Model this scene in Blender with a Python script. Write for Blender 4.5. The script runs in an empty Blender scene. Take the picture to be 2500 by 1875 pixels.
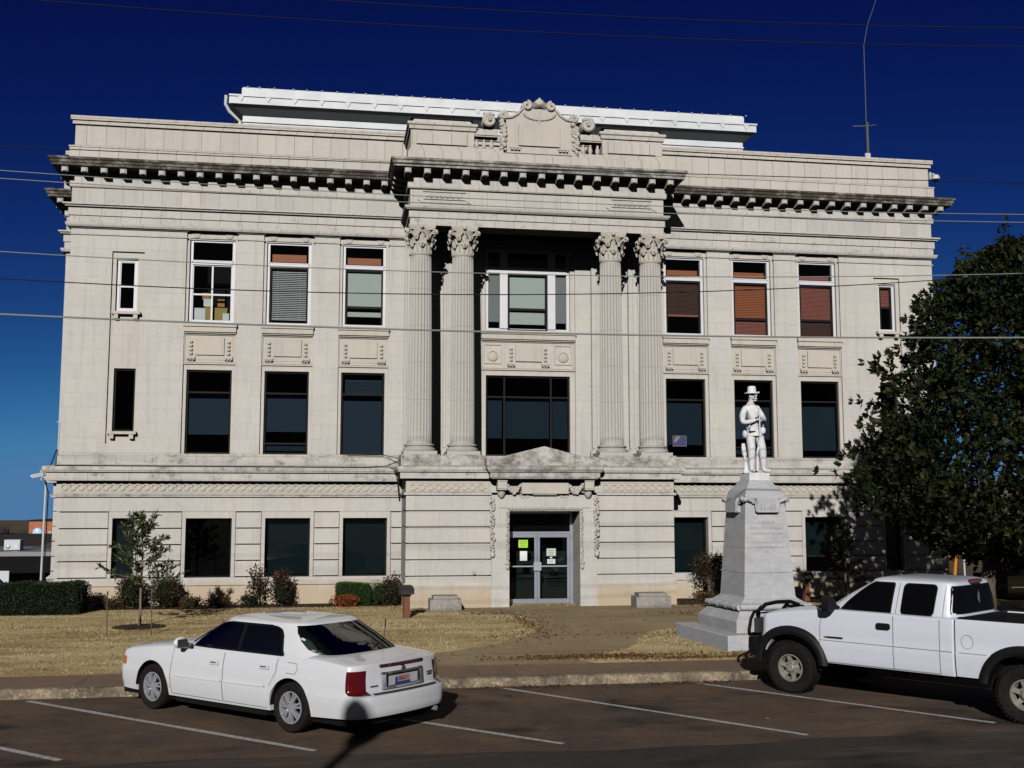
import bpy, bmesh, math, random
from math import sin, cos, pi, radians, sqrt
from mathutils import Vector, Matrix
R = random.Random(7)
scn = bpy.context.scene
COL = scn.collection

# ------------------------------------------------------------------ camera
cd = bpy.data.cameras.new('camera'); cam = bpy.data.objects.new('camera', cd); COL.objects.link(cam)
cam.location = (-5.89, -33.0, 3.08)
cam.rotation_euler = (radians(90 + 6.154), 0, radians(-9.263))
cd.sensor_width = 36; cd.lens = 39.06; cd.clip_start = 0.1; cd.clip_end = 2000
scn.camera = cam
# ------------------------------------------------------------------ light
SUN_AZ, SUN_EL = 15.0, 22.5            # degrees left of the camera-side facade normal, above horizon
w = bpy.data.worlds.new('World'); scn.world = w; w.use_nodes = True
nt = w.node_tree; nt.nodes.clear()
sky = nt.nodes.new('ShaderNodeTexSky'); sky.sky_type = 'NISHITA'; sky.sun_disc = False
sky.sun_elevation = radians(SUN_EL); sky.sun_rotation = radians(180 + SUN_AZ)
sky.air_density = 1.0; sky.dust_density = 0.3; sky.ozone_density = 3.0; sky.altitude = 300
bg = nt.nodes.new('ShaderNodeBackground'); bg.inputs[1].default_value = 0.05
wo = nt.nodes.new('ShaderNodeOutputWorld')
_sp = nt.nodes.new('ShaderNodeSeparateColor'); _cb = nt.nodes.new('ShaderNodeCombineColor'); nt.links.new(sky.outputs[0], _sp.inputs[0])
_rx = nt.nodes.new('ShaderNodeMath'); _rx.operation = 'MULTIPLY'; _rx.inputs[1].default_value = 0.93; nt.links.new(_sp.outputs[0], _rx.inputs[0])
_gx = nt.nodes.new('ShaderNodeMath'); _gx.operation = 'MAXIMUM'; nt.links.new(_rx.outputs[0], _gx.inputs[0]); nt.links.new(_sp.outputs[1], _gx.inputs[1])
def _tone(src, expo, scale, dst):     # the camera's steep, saturated rendering of a clear winter sky
    n = [nt.nodes.new('ShaderNodeMath') for _ in range(3)]
    n[0].operation = 'MINIMUM'; n[0].inputs[1].default_value = 8.0; n[1].operation = 'POWER'; n[1].inputs[1].default_value = expo
    n[2].operation = 'MULTIPLY'; n[2].inputs[1].default_value = scale*20
    nt.links.new(src, n[0].inputs[0]); nt.links.new(n[0].outputs[0], n[1].inputs[0]); nt.links.new(n[1].outputs[0], n[2].inputs[0]); nt.links.new(n[2].outputs[0], _cb.inputs[dst])
_tone(_sp.outputs[0], 2.15, 0.00092, 0); _tone(_gx.outputs[0], 2.75, 0.00062, 1); _tone(_gx.outputs[0], 1.38, 0.0215, 2)
_tc = nt.nodes.new('ShaderNodeTexCoord'); _sv = nt.nodes.new('ShaderNodeSeparateXYZ'); _cv = nt.nodes.new('ShaderNodeCombineXYZ'); _mz = nt.nodes.new('ShaderNodeMath')
_mz.operation = 'MAXIMUM'; _mz.inputs[1].default_value = 0.02      # keep the horizon colour below the horizon line too
nt.links.new(_tc.outputs['Generated'], _sv.inputs[0]); nt.links.new(_sv.outputs[2], _mz.inputs[0]); nt.links.new(_sv.outputs[0], _cv.inputs[0]); nt.links.new(_sv.outputs[1], _cv.inputs[1]); nt.links.new(_mz.outputs[0], _cv.inputs[2]); nt.links.new(_cv.outputs[0], sky.inputs[0])
_dt = nt.nodes.new('ShaderNodeVectorMath'); _dt.operation = 'DOT_PRODUCT'    # dim neutral zone added on the sun's side, keeps shadow fill colourless
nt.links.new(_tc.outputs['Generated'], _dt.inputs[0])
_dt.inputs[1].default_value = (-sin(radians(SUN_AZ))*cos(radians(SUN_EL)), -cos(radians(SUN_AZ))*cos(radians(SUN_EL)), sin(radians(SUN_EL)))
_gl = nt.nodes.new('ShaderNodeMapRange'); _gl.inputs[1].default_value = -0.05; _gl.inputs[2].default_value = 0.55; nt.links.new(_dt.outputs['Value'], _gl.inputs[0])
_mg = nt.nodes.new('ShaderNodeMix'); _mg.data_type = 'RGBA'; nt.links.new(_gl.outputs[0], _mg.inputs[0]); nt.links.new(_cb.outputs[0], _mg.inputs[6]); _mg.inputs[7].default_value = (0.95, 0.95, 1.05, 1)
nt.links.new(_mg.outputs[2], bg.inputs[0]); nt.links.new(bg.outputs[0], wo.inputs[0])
sd = bpy.data.lights.new('sun', 'SUN'); sun = bpy.data.objects.new('sun', sd); COL.objects.link(sun)
sd.energy = 4.0; sd.angle = radians(0.5); sd.color = (1.0, 0.975, 0.935)
_d = Vector((-sin(radians(SUN_AZ))*cos(radians(SUN_EL)), -cos(radians(SUN_AZ))*cos(radians(SUN_EL)), sin(radians(SUN_EL))))
sun.rotation_euler = _d.to_track_quat('Z', 'Y').to_euler()
vs = scn.view_settings
vs.view_transform = 'Standard'; vs.look = 'None'; vs.exposure = 0.0; vs.gamma = 1.0; vs.use_curve_mapping = False
scn.cycles.max_bounces = 6; scn.cycles.diffuse_bounces = 0; scn.cycles.transparent_max_bounces = 12

# ------------------------------------------------------------------ object helpers
def tag(o, label=None, cat=None, group=None, kind=None):
    if label: o['label'] = label
    if cat: o['category'] = cat
    if group: o['group'] = group
    if kind: o['kind'] = kind
    return o
def thing(name, label, cat, loc=(0, 0, 0), rz=0.0, group=None):
    o = bpy.data.objects.new(name, None); COL.objects.link(o)
    o.location = loc; o.rotation_euler = (0, 0, rz); o.empty_display_size = 0.2
    return tag(o, label, cat, group)
def copytree(o, parent=None):
    c = o.copy(); COL.objects.link(c); c.parent = parent
    for ch in list(o.children): copytree(ch, c)
    return c
class MB:
    def __init__(s): s.v = []; s.f = []; s.mi = []; s.m = 0; s.c = []
    def add(s, vs, fs):
        n = len(s.v); s.v += [tuple(p) for p in vs]; s.c.append((n, len(s.v), len(s.f), len(s.f)+len(fs)))
        for f in fs: s.f.append(tuple(i + n for i in f)); s.mi.append(s.m)
        return s
    def box(s, x0, x1, y0, y1, z0, z1, c=0.0):
        if c:   # chamfered top front edges: simple inset ring
            pass
        return s.add([(x0,y0,z0),(x1,y0,z0),(x1,y1,z0),(x0,y1,z0),(x0,y0,z1),(x1,y0,z1),(x1,y1,z1),(x0,y1,z1)],
                     [(0,3,2,1),(4,5,6,7),(0,1,5,4),(1,2,6,5),(2,3,7,6),(3,0,4,7)])
    def obox(s, c, ax, ay, az):
        c, ax, ay, az = map(Vector, (c, ax, ay, az)); P = []
        for k in (-1, 1):
            for (i, j) in ((-1,-1),(1,-1),(1,1),(-1,1)): P.append(c + ax*i + ay*j + az*k)
        return s.add(P, [(0,3,2,1),(4,5,6,7),(0,1,5,4),(1,2,6,5),(2,3,7,6),(3,0,4,7)])
    def loft(s, rings, closed=True, cap0=False, cap1=False):
        n = len(rings[0]); V = [p for r in rings for p in r]; F = []
        for k in range(len(rings) - 1):
            a = k*n; b = a + n
            for i in range(n if closed else n - 1):
                j = (i + 1) % n; F.append((a+i, a+j, b+j, b+i))
        if cap0: F.append(tuple(range(n))[::-1])
        if cap1: F.append(tuple(range(len(V)-n, len(V))))
        return s.add(V, F)
    def lathe(s, c, prof, n=16, axis='z', cap=True):
        rings = []
        for r, h in prof:
            ring = []
            for i in range(n):
                a = 2*pi*i/n; u, v = r*cos(a), r*sin(a)
                if axis == 'z': ring.append((c[0]+u, c[1]+v, c[2]+h))
                elif axis == 'y': ring.append((c[0]+v, c[1]+h, c[2]+u))
                else: ring.append((c[0]+h, c[1]+u, c[2]+v))
            rings.append(ring)
        return s.loft(rings, True, cap, cap)
    def tube(s, pts, rad, n=6, cap=True):
        pts = [Vector(p) for p in pts]; rings = []
        if not hasattr(rad, '__len__'): rad = [rad]*len(pts)
        up = None
        for i, p in enumerate(pts):
            d = (pts[min(i+1, len(pts)-1)] - pts[max(i-1, 0)]).normalized()
            if up is None: up = d.orthogonal().normalized()
            up = (up - d*up.dot(d))
            up = up.normalized() if up.length > 1e-6 else d.orthogonal().normalized()
            q = d.cross(up)
            rings.append([p + (up*cos(2*pi*k/n) + q*sin(2*pi*k/n))*rad[i] for k in range(n)])
        return s.loft(rings, True, cap, cap)
    def ball(s, c, r, n=8, m=6):
        if not hasattr(r, '__len__'): r = (r, r, r)
        rings = []
        for k in range(m + 1):
            t = pi*k/m; rr = max(sin(t), 1e-3)
            rings.append([(c[0]+r[0]*rr*cos(2*pi*i/n), c[1]+r[1]*rr*sin(2*pi*i/n), c[2]-r[2]*cos(t)) for i in range(n)])
        return s.loft(rings, True, True, True)
    def prism(s, poly, y0, y1):   # poly in xz, counter-clockwise seen from -y
        n = len(poly); V = [(x, y0, z) for x, z in poly] + [(x, y1, z) for x, z in poly]
        F = [tuple(range(n)), tuple(range(2*n-1, n-1, -1))]
        F += [((i+1) % n, i, i+n, (i+1) % n + n) for i in range(n)]
        return s.add(V, F)
    def prismz(s, poly, z0, z1):
        n = len(poly); V = [(x, y, z0) for x, y in poly] + [(x, y, z1) for x, y in poly]
        F = [tuple(range(n))[::-1], tuple(range(n, 2*n))]
        F += [(i, (i+1) % n, (i+1) % n + n, i+n) for i in range(n)]
        return s.add(V, F)
    def xform(s, M):
        s.v = [tuple(M @ Vector(p)) for p in s.v]; return s
    def build(s, name, mat, parent=None, smooth=False, angle=35, loc=None, fix=False):
        me = bpy.data.meshes.new(name); me.from_pydata(s.v, [], s.f)
        mats = mat if isinstance(mat, (list, tuple)) else [mat]
        for m in mats: me.materials.append(m)
        if len(mats) > 1: me.polygons.foreach_set('material_index', s.mi)
        if fix:
            bm = bmesh.new(); bm.from_mesh(me); bmesh.ops.remove_doubles(bm, verts=bm.verts, dist=1e-5)
            bmesh.ops.recalc_face_normals(bm, faces=bm.faces); bm.to_mesh(me); bm.free()
        if smooth:
            me.polygons.foreach_set('use_smooth', [True]*len(me.polygons))
            if angle < 180: me.set_sharp_from_angle(angle=radians(angle))
        me.update()
        o = bpy.data.objects.new(name, me); COL.objects.link(o)
        if parent is not None: o.parent = parent
        if loc is not None: o.location = loc
        return o
def build_split(mb, key, mat, parent, **kw):
    """each group of solids becomes a mesh of its own; key(centroid) -> (name, index)"""
    G = {}
    for v0, v1, f0, f1 in mb.c:
        P = mb.v[v0:v1]; c = [(min(p[i] for p in P)+max(p[i] for p in P))/2 for i in range(3)]
        k = key(*c); g = G.setdefault(k, MB()); g.add(P, [tuple(i-v0 for i in f) for f in mb.f[f0:f1]])
    return {k: g.build(k[0], mat, parent, **kw) for k, g in G.items()}
def nearest(x, L): return min(range(len(L)), key=lambda i: abs(L[i]-x))
def text_mesh(txt, size, extrude, mat, name, parent, M, align='CENTER', bold=False, label=None):
    cu = bpy.data.curves.new('t', 'FONT'); cu.body = txt; cu.size = size; cu.extrude = extrude; cu.align_x = align; cu.align_y = 'CENTER'
    if bold: cu.offset = size*0.02
    to = bpy.data.objects.new('t', cu); COL.objects.link(to)
    dg = bpy.context.evaluated_depsgraph_get(); me = bpy.data.meshes.new_from_object(to.evaluated_get(dg))
    bpy.data.objects.remove(to); me.transform(M); me.materials.clear(); me.materials.append(mat); me.name = name
    o = bpy.data.objects.new(name, me); COL.objects.link(o); o.parent = parent
    if label: o['label'] = label
    return o
def front_text_M(x, y, z, rz=0.0):   # text lying in the xz plane, facing -y
    return Matrix.Translation((x, y, z)) @ Matrix.Rotation(rz, 4, 'Z') @ Matrix.Rotation(pi/2, 4, 'X')
# ------------------------------------------------------------------ materials
def new_mat(name):
    m = bpy.data.materials.new(name); m.use_nodes = True; t = m.node_tree
    return m, t, t.nodes['Principled BSDF']
def node(t, typ, **kw):
    n = t.nodes.new(typ)
    for k, v in kw.items(): setattr(n, k, v)
    return n
def noise(t, scale, detail=4, rough=0.55, vec=None, dist=0.0):
    n = t.nodes.new('ShaderNodeTexNoise'); n.inputs['Scale'].default_value = scale
    n.inputs['Detail'].default_value = detail; n.inputs['Roughness'].default_value = rough; n.inputs['Distortion'].default_value = dist
    if vec is not None: t.links.new(vec, n.inputs['Vector'])
    return n.outputs['Fac']
def ramp(t, fac, stops):
    r = t.nodes.new('ShaderNodeValToRGB'); t.links.new(fac, r.inputs[0]); e = r.color_ramp.elements
    while len(e) < len(stops): e.new(0.5)
    for i, (p, c) in enumerate(stops):
        e[i].position = p; e[i].color = (c, c, c, 1) if not hasattr(c, '__len__') else (*c, 1)
    return r.outputs[0]
def mix(t, fac, a, b, blend='MIX'):
    m = t.nodes.new('ShaderNodeMix'); m.data_type = 'RGBA'; m.blend_type = blend
    for sock, v in ((m.inputs[0], fac), (m.inputs[6], a), (m.inputs[7], b)):
        if isinstance(v, bpy.types.NodeSocket): t.links.new(v, sock)
        elif hasattr(v, '__len__'): sock.default_value = (*v, 1)
        else: sock.default_value = v
    return m.outputs[2]
def bump(t, b, h, strength=0.3, dist=0.01):
    n = t.nodes.new('ShaderNodeBump'); n.inputs['Strength'].default_value = strength; n.inputs['Distance'].default_value = dist
    t.links.new(h, n.inputs['Height']); t.links.new(n.outputs[0], b.inputs['Normal'])
def objco(t, scale=(1, 1, 1)):
    tc = t.nodes.new('ShaderNodeTexCoord'); mp = t.nodes.new('ShaderNodeMapping'); mp.inputs['Scale'].default_value = scale
    t.links.new(tc.outputs['Object'], mp.inputs[0]); return mp.outputs[0]
def wallco(t, ox=0.0, oz=0.0):   # (x+y, z, 0) so that courses run level on every face
    tc = t.nodes.new('ShaderNodeTexCoord'); sp = t.nodes.new('ShaderNodeSeparateXYZ'); t.links.new(tc.outputs['Object'], sp.inputs[0])
    a = node(t, 'ShaderNodeMath', operation='ADD'); t.links.new(sp.outputs[0], a.inputs[0]); t.links.new(sp.outputs[1], a.inputs[1])
    a2 = node(t, 'ShaderNodeMath', operation='ADD'); t.links.new(a.outputs[0], a2.inputs[0]); a2.inputs[1].default_value = ox + 100
    z2 = node(t, 'ShaderNodeMath', operation='ADD'); t.links.new(sp.outputs[2], z2.inputs[0]); z2.inputs[1].default_value = oz
    cb = t.nodes.new('ShaderNodeCombineXYZ'); t.links.new(a2.outputs[0], cb.inputs[0]); t.links.new(z2.outputs[0], cb.inputs[1])
    return cb.outputs[0], sp.outputs[2]
def stone(name, bw=1.5, bh=0.435, mortar=0.010, oz=0.0, off=0.5, c1=(0.545,0.51,0.465), c2=(0.50,0.48,0.455), joint=(0.28,0.25,0.215), stain=0.35, splash=False, dirt=0.0, ox=0.0):
    m, t, b = new_mat(name); co, z = wallco(t, ox, oz)
    br = t.nodes.new('ShaderNodeTexBrick'); t.links.new(co, br.inputs['Vector'])
    br.offset = off; br.squash = 1.0
    for k, v in (('Scale', 1.0), ('Mortar Size', mortar), ('Mortar Smooth', 0.3), ('Bias', 0.0), ('Brick Width', bw), ('Row Height', bh)): br.inputs[k].default_value = v
    br.inputs['Color1'].default_value = (*c1, 1); br.inputs['Color2'].default_value = (*c2, 1); br.inputs['Mortar'].default_value = (*joint, 1)
    oc = objco(t)
    big = noise(t, 0.55, 5, 0.62, oc); fine = noise(t, 9.0, 5, 0.6, oc)
    st = noise(t, 1.4, 6, 0.7, objco(t, (1.0, 1.0, 0.55)))
    c = mix(t, ramp(t, big, [(0.35, 0.0), (0.7, 0.55)]), br.outputs[0], (0.43, 0.41, 0.385))
    c = mix(t, ramp(t, st, [(0.56, 0.0), (0.78, stain)]), c, (0.27, 0.245, 0.22))
    streak = noise(t, 1.0, 5, 0.6, objco(t, (5.0, 5.0, 0.35)))
    c = mix(t, ramp(t, streak, [(0.52, 0.0), (0.8, 0.30 + dirt*0.4)]), c, (0.22, 0.20, 0.17))
    c = mix(t, 0.22, c, ramp(t, fine, [(0.25, 0.62), (0.75, 1.12)]), 'MULTIPLY')
    if dirt:
        dn = noise(t, 2.6, 6, 0.75, objco(t, (1.0, 1.0, 1.6)))
        c = mix(t, ramp(t, dn, [(0.62 - dirt*0.5, 0.0), (0.72 - dirt*0.22, min(1.0, 0.5 + dirt*0.5))]), c, (0.045, 0.036, 0.028))
    if splash:
        zn = node(t, 'ShaderNodeMath', operation='ADD'); t.links.new(z, zn.inputs[0])
        sc = node(t, 'ShaderNodeMath', operation='MULTIPLY'); t.links.new(noise(t, 1.1, 4, 0.6, oc), sc.inputs[0]); sc.inputs[1].default_value = -1.25
        t.links.new(sc.outputs[0], zn.inputs[1])
        c = mix(t, ramp(t, zn.outputs[0], [(0.0, 0.6), (0.42, 0.0)]), c, (0.44, 0.31, 0.16))
    t.links.new(c, b.inputs['Base Color']); b.inputs['Roughness'].default_value = 0.85; b.inputs['Specular IOR Level'].default_value = 0.25
    bump(t, b, fine, 0.25, 0.006)
    return m
def plain(name, col, rough=0.6, metal=0.0, nz=0.0, nscale=8.0, col2=None, spec=0.5, bmp=0.0, coat=0.0):
    m, t, b = new_mat(name); b.inputs['Roughness'].default_value = rough; b.inputs['Metallic'].default_value = metal
    b.inputs['Specular IOR Level'].default_value = spec; b.inputs['Coat Weight'].default_value = coat; b.inputs['Coat Roughness'].default_value = 0.04
    oc = objco(t); n = noise(t, nscale, 5, 0.6, oc)
    c2 = col2 or tuple(x*0.72 for x in col)
    c = mix(t, ramp(t, n, [(0.35, 0.0), (0.7, nz or 0.15)]), col, c2)
    t.links.new(c, b.inputs['Base Color'])
    if bmp: bump(t, b, n, bmp, 0.01)
    return m
def glass(name, tint, gloss=1.0, rough=0.02, ior=1.45):
    m, t, b = new_mat(name); t.nodes.remove(b); out = t.nodes['Material Output']
    tr = t.nodes.new('ShaderNodeBsdfTransparent'); tr.inputs[0].default_value = (*tint, 1)
    gl = t.nodes.new('ShaderNodeBsdfGlossy'); gl.inputs['Roughness'].default_value = rough; gl.inputs[0].default_value = (gloss, gloss, gloss, 1)
    lw = t.nodes.new('ShaderNodeFresnel'); lw.inputs[0].default_value = ior
    n = noise(t, 0.8, 2, 0.5, objco(t)); bp = t.nodes.new('ShaderNodeBump'); bp.inputs['Strength'].default_value = 0.04; bp.inputs['Distance'].default_value = 0.02
    t.links.new(n, bp.inputs['Height']); t.links.new(bp.outputs[0], gl.inputs['Normal'])
    mx = t.nodes.new('ShaderNodeMixShader'); t.links.new(lw.outputs[0], mx.inputs[0]); t.links.new(tr.outputs[0], mx.inputs[1]); t.links.new(gl.outputs[0], mx.inputs[2])
    t.links.new(mx.outputs[0], out.inputs[0]); return m
def leafmat(name, c1, c2, c3, rough=0.4, spec=0.5, trans=0.0):
    m, t, b = new_mat(name); b.inputs['Roughness'].default_value = rough; b.inputs['Specular IOR Level'].default_value = spec
    a = t.nodes.new('ShaderNodeAttribute'); a.attribute_name = 'tint'
    c = ramp(t, a.outputs['Fac'], [(0.0, c1), (0.55, c2), (1.0, c3)])
    t.links.new(c, b.inputs['Base Color']); return m
S_WALL = stone('wall_stone', 1.35, 0.42, 0.006, oz=0.08, stain=0.30, joint=(0.40,0.37,0.33), c1=(0.55,0.52,0.475), c2=(0.515,0.50,0.475))
S_BAY = stone('bay_stone', 0.9, 0.42, 0.006, oz=0.08, stain=0.22, c1=(0.555,0.515,0.455), c2=(0.54,0.505,0.45), joint=(0.42,0.385,0.34))
S_BASE = stone('base_stone', 1.3, 0.455, 0.006, joint=(0.36,0.325,0.28), oz=3.52, stain=0.22, off=0.5)
S_PLINTH = stone('plinth_stone', 1.4, 2.0, 0.007, oz=0.5, stain=0.25, splash=True, off=0.0)
S_PARAPET = stone('parapet_stone', 0.54, 0.82, 0.011, oz=-13.42+0.82*17, stain=0.25, off=0.5, c2=(0.52,0.47,0.42), joint=(0.25,0.20,0.13))
S_FRIEZE = stone('frieze_stone', 0.54, 0.8, 0.009, oz=-11.6, stain=0.45, off=0.0, c2=(0.43,0.42,0.40))
S_MOULD = stone('moulding_stone', 0.56, 4.0, 0.010, stain=0.4, off=0.0, dirt=0.10)
S_BELT = stone('belt_stone', 1.1, 4.0, 0.010, stain=0.5, off=0.0, dirt=0.22)
S_CORN = stone('cornice_stone', 0.6, 4.0, 0.008, stain=0.6, off=0.0, dirt=0.95)
S_CORN2 = stone('cornice_stone_lighter', 0.6, 4.0, 0.008, stain=0.6, off=0.0, dirt=0.62)
S_CARVE = stone('carved_stone', 3.0, 4.0, 0.0, stain=0.35, off=0.0, c1=(0.52,0.475,0.41), c2=(0.52,0.475,0.41))
S_COL = stone('column_stone', 3.0, 1.06, 0.008, oz=0.35, stain=0.3, off=0.0, c1=(0.47,0.445,0.41), c2=(0.45,0.43,0.395))
S_PED = stone('pedestal_stone', 1.2, 4.0, 0.008, stain=0.8, off=0.0, dirt=0.42)
M_WHITEFRAME = plain('white_window_paint', (0.60,0.60,0.63), 0.5, nz=0.25, nscale=6)
M_DARKFRAME = plain('bronze_window_frame', (0.010,0.008,0.008), 0.7, spec=0.2)
M_BLACK = plain('interior_dark', (0.008,0.008,0.009), 0.9, spec=0.1)
G_CLEAR = glass('clear_window_glass', (0.88,0.90,0.90), 0.5)
G_TINT = glass('tinted_window_glass', (0.44,0.49,0.53), 0.35)
G_DARK = glass('dark_window_glass', (0.38,0.43,0.44), 0.40)
M_SHADE = plain('pale_roller_shade', (0.50,0.55,0.52), 0.8)
M_SHADEG = plain('grey_roller_shade', (0.40,0.45,0.50), 0.8)
M_SHADED = plain('grey_green_sun_screen', (0.26,0.32,0.34), 0.8)
M_SLATW = plain('grey_blind_slats', (0.50,0.52,0.52), 0.6)
M_SLATO = plain('orange_brown_blind_slats', (0.40,0.12,0.045), 0.6)
M_SLATR = plain('red_brown_blind_slats', (0.33,0.11,0.085), 0.6)
M_SLATD = plain('dark_brown_blind_slats', (0.09,0.04,0.03), 0.6)
M_ROOFW = plain('white_roof_metal', (0.66,0.68,0.70), 0.6, nz=0.7, nscale=1.2, col2=(0.48,0.50,0.53))
M_GREENSHADE = plain('shaded_soffit', (0.20,0.23,0.24), 0.6)  # grey-green shadow under the eave, put into the soffit colour
M_ALU = plain('brushed_aluminium', (0.42,0.45,0.52), 0.35, metal=0.7)
M_TYRE = plain('tyre_rubber', (0.010,0.009,0.009), 0.9, nz=0.8, nscale=20, col2=(0.020,0.016,0.013), spec=0.1)
M_PAINT = plain('white_car_paint', (0.62,0.63,0.66), 0.32, coat=0.8, nz=0.05)
M_PAINT2 = plain('white_truck_paint', (0.60,0.62,0.70), 0.35, coat=0.7, nz=0.05)
M_SEAM = plain('panel_gap', (0.20,0.20,0.19), 0.7)
M_SEAMD = plain('dark_gap', (0.03,0.03,0.03), 0.7)
M_PLASTIC = plain('black_plastic', (0.006,0.006,0.007), 0.55, nz=0.3, spec=0.25)
M_UNDER = plain('underbody_dark', (0.008,0.008,0.008), 0.9, spec=0.1)
M_CHROME = plain('chrome', (0.75,0.76,0.78), 0.12, metal=1.0)
M_WHEEL = plain('silver_wheel', (0.55,0.57,0.62), 0.22, metal=0.6, nz=0.3)
M_WHEEL2 = plain('dull_alloy_wheel', (0.36,0.34,0.30), 0.38, metal=0.4, nz=0.5, col2=(0.25,0.23,0.19))
M_REDLAMP = plain('red_lamp_lens', (0.085,0.002,0.004), 0.12, coat=1.0)
M_REDDARK = plain('dark_red_lens', (0.06,0.004,0.006), 0.15, coat=1.0)
M_AMBER = plain('amber_lens', (0.45,0.12,0.03), 0.15, coat=1.0)
G_CAR = glass('tinted_car_glass', (0.20,0.28,0.25), 0.16)
G_TRUCK = plain('black_car_glass', (0.003,0.003,0.004), 0.10, spec=0.10)
M_SEAT = plain('grey_blue_leather', (0.10,0.12,0.15), 0.5)
M_MARBLE = plain('white_marble', (0.74,0.74,0.76), 0.7, nz=0.75, nscale=5, col2=(0.46,0.47,0.50), bmp=0.2, spec=0.2)
M_BARK = plain('bark', (0.10,0.075,0.055), 0.9, nz=0.8, nscale=14, bmp=0.6)
M_BARKG = plain('grey_sapling_bark', (0.17,0.14,0.12), 0.9, nz=0.7, nscale=20, bmp=0.4)
M_STEEL = plain('galvanised_steel', (0.40,0.42,0.44), 0.45, metal=0.6, nz=0.4)
M_WHITEPL = plain('white_plastic', (0.50,0.52,0.55), 0.45)
M_CABLE = plain('weathered_cable', (0.015,0.016,0.018), 0.8, spec=0.1)
M_CABLEL = plain('bare_aluminium_cable', (0.20,0.22,0.21), 0.6)
M_BRICK, _t, _b = new_mat('red_brick')
_co, _z = wallco(_t); _br = _t.nodes.new('ShaderNodeTexBrick'); _t.links.new(_co, _br.inputs[0])
for _k, _v in (('Scale', 1.0), ('Mortar Size', 0.008), ('Brick Width', 0.22), ('Row Height', 0.075)): _br.inputs[_k].default_value = _v
_br.inputs['Color1'].default_value = (0.42,0.13,0.045,1); _br.inputs['Color2'].default_value = (0.33,0.10,0.04,1); _br.inputs['Mortar'].default_value = (0.30,0.2,0.14,1)
_t.links.new(_br.outputs[0], _b.inputs[0]); _b.inputs['Roughness'].default_value = 0.9
def granite():
    m, t, b = new_mat('grey_marble'); oc = objco(t)
    v = noise(t, 2.2, 7, 0.7, objco(t, (1, 1, 2.2)), 0.6); f = noise(t, 30, 4, 0.6, oc)
    c = mix(t, ramp(t, v, [(0.38, 0.0), (0.66, 0.8)]), (0.47,0.47,0.485), (0.33,0.34,0.365))
    c = mix(t, ramp(t, noise(t, 0.9, 4, 0.6, oc), [(0.5, 0.0), (0.75, 0.4)]), c, (0.52,0.46,0.41))
    c = mix(t, 0.5, c, ramp(t, f, [(0.3, 0.7), (0.7, 1.1)]), 'MULTIPLY')
    t.links.new(c, b.inputs[0]); b.inputs['Roughness'].default_value = 0.6; bump(t, b, f, 0.25, 0.005); return m
M_GRANITE = granite()
def ground_mat(name, cols, s1, s2, fine=40, b_=0.4, extra=None, rough=0.9, stretch=(1,1,1)):
    m, t, b = new_mat(name); oc = objco(t)
    ol = objco(t, stretch); n1 = noise(t, s1, 6, 0.65, ol, 0.3); n2 = noise(t, s2, 6, 0.7, ol); n3 = noise(t, fine, 5, 0.7, oc)
    c = mix(t, ramp(t, n1, [(0.38, 0.0), (0.62, 1.0)]), cols[0], cols[1])
    c = mix(t, ramp(t, n2, [(0.52, 0.0), (0.70, 0.85)]), c, cols[2])
    c = mix(t, 0.8, c, ramp(t, n3, [(0.25, 0.45), (0.75, 1.45)]), 'MULTIPLY')
    if extra: c = extra(t, c, oc)
    t.links.new(c, b.inputs[0]); b.inputs['Roughness'].default_value = rough; b.inputs['Specular IOR Level'].default_value = 0.2
    bump(t, b, n3, b_, 0.02); return m
def oil(t, c, oc):
    v = t.nodes.new('ShaderNodeTexVoronoi'); v.feature = 'DISTANCE_TO_EDGE'; v.inputs['Scale'].default_value = 0.45
    wv = noise(t, 1.3, 4, 0.6, oc); av = t.nodes.new('ShaderNodeVectorMath'); av.operation = 'ADD'
    t.links.new(oc, av.inputs[0]); t.links.new(wv, av.inputs[1]); t.links.new(av.outputs[0], v.inputs['Vector'])
    c = mix(t, ramp(t, v.outputs['Distance'], [(0.0, 0.6), (0.005, 0.0)]), c, (0.02,0.017,0.015))
    o = noise(t, 0.42, 3, 0.5, objco(t, (1.0, 1.6, 1.0)))
    c = mix(t, ramp(t, o, [(0.56, 0.0), (0.66, 0.85)]), c, (0.016,0.015,0.015))
    p = noise(t, 3.2, 3, 0.6, oc, 0.6); c = mix(t, ramp(t, p, [(0.64, 0.0), (0.70, 0.6)]), c, (0.02,0.018,0.017))
    q = noise(t, 0.9, 5, 0.7, objco(t, (0.25, 1.2, 1))); return mix(t, ramp(t, q, [(0.5, 0.0), (0.72, 0.5)]), c, (0.17,0.125,0.09))
M_LOT = ground_mat('old_asphalt', ((0.135,0.090,0.060),(0.075,0.057,0.046),(0.165,0.110,0.072)), 0.5, 1.8, 60, 0.6, oil)
M_ROAD = ground_mat('road_asphalt', ((0.055,0.046,0.040),(0.042,0.036,0.033),(0.070,0.056,0.046)), 0.3, 1.2, 60, 0.6, oil)
M_WALK = ground_mat('worn_concrete', ((0.36,0.275,0.165),(0.28,0.215,0.13),(0.42,0.30,0.17)), 0.5, 1.6, 30, 0.3)
M_SIDEWALK = ground_mat('brown_concrete', ((0.235,0.16,0.105),(0.18,0.127,0.092),(0.30,0.195,0.115)), 0.6, 2.2, 30, 0.3)
M_KERB = ground_mat('stained_kerb_concrete', ((0.30,0.235,0.16),(0.10,0.082,0.062),(0.42,0.34,0.24)), 1.6, 5.5, 22, 0.7)
M_LAWN = ground_mat('dry_lawn', ((0.64,0.50,0.27),(0.38,0.28,0.125),(0.25,0.14,0.055)), 0.9, 1.3, 14, 0.9, stretch=(0.35,1.3,1))
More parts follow.
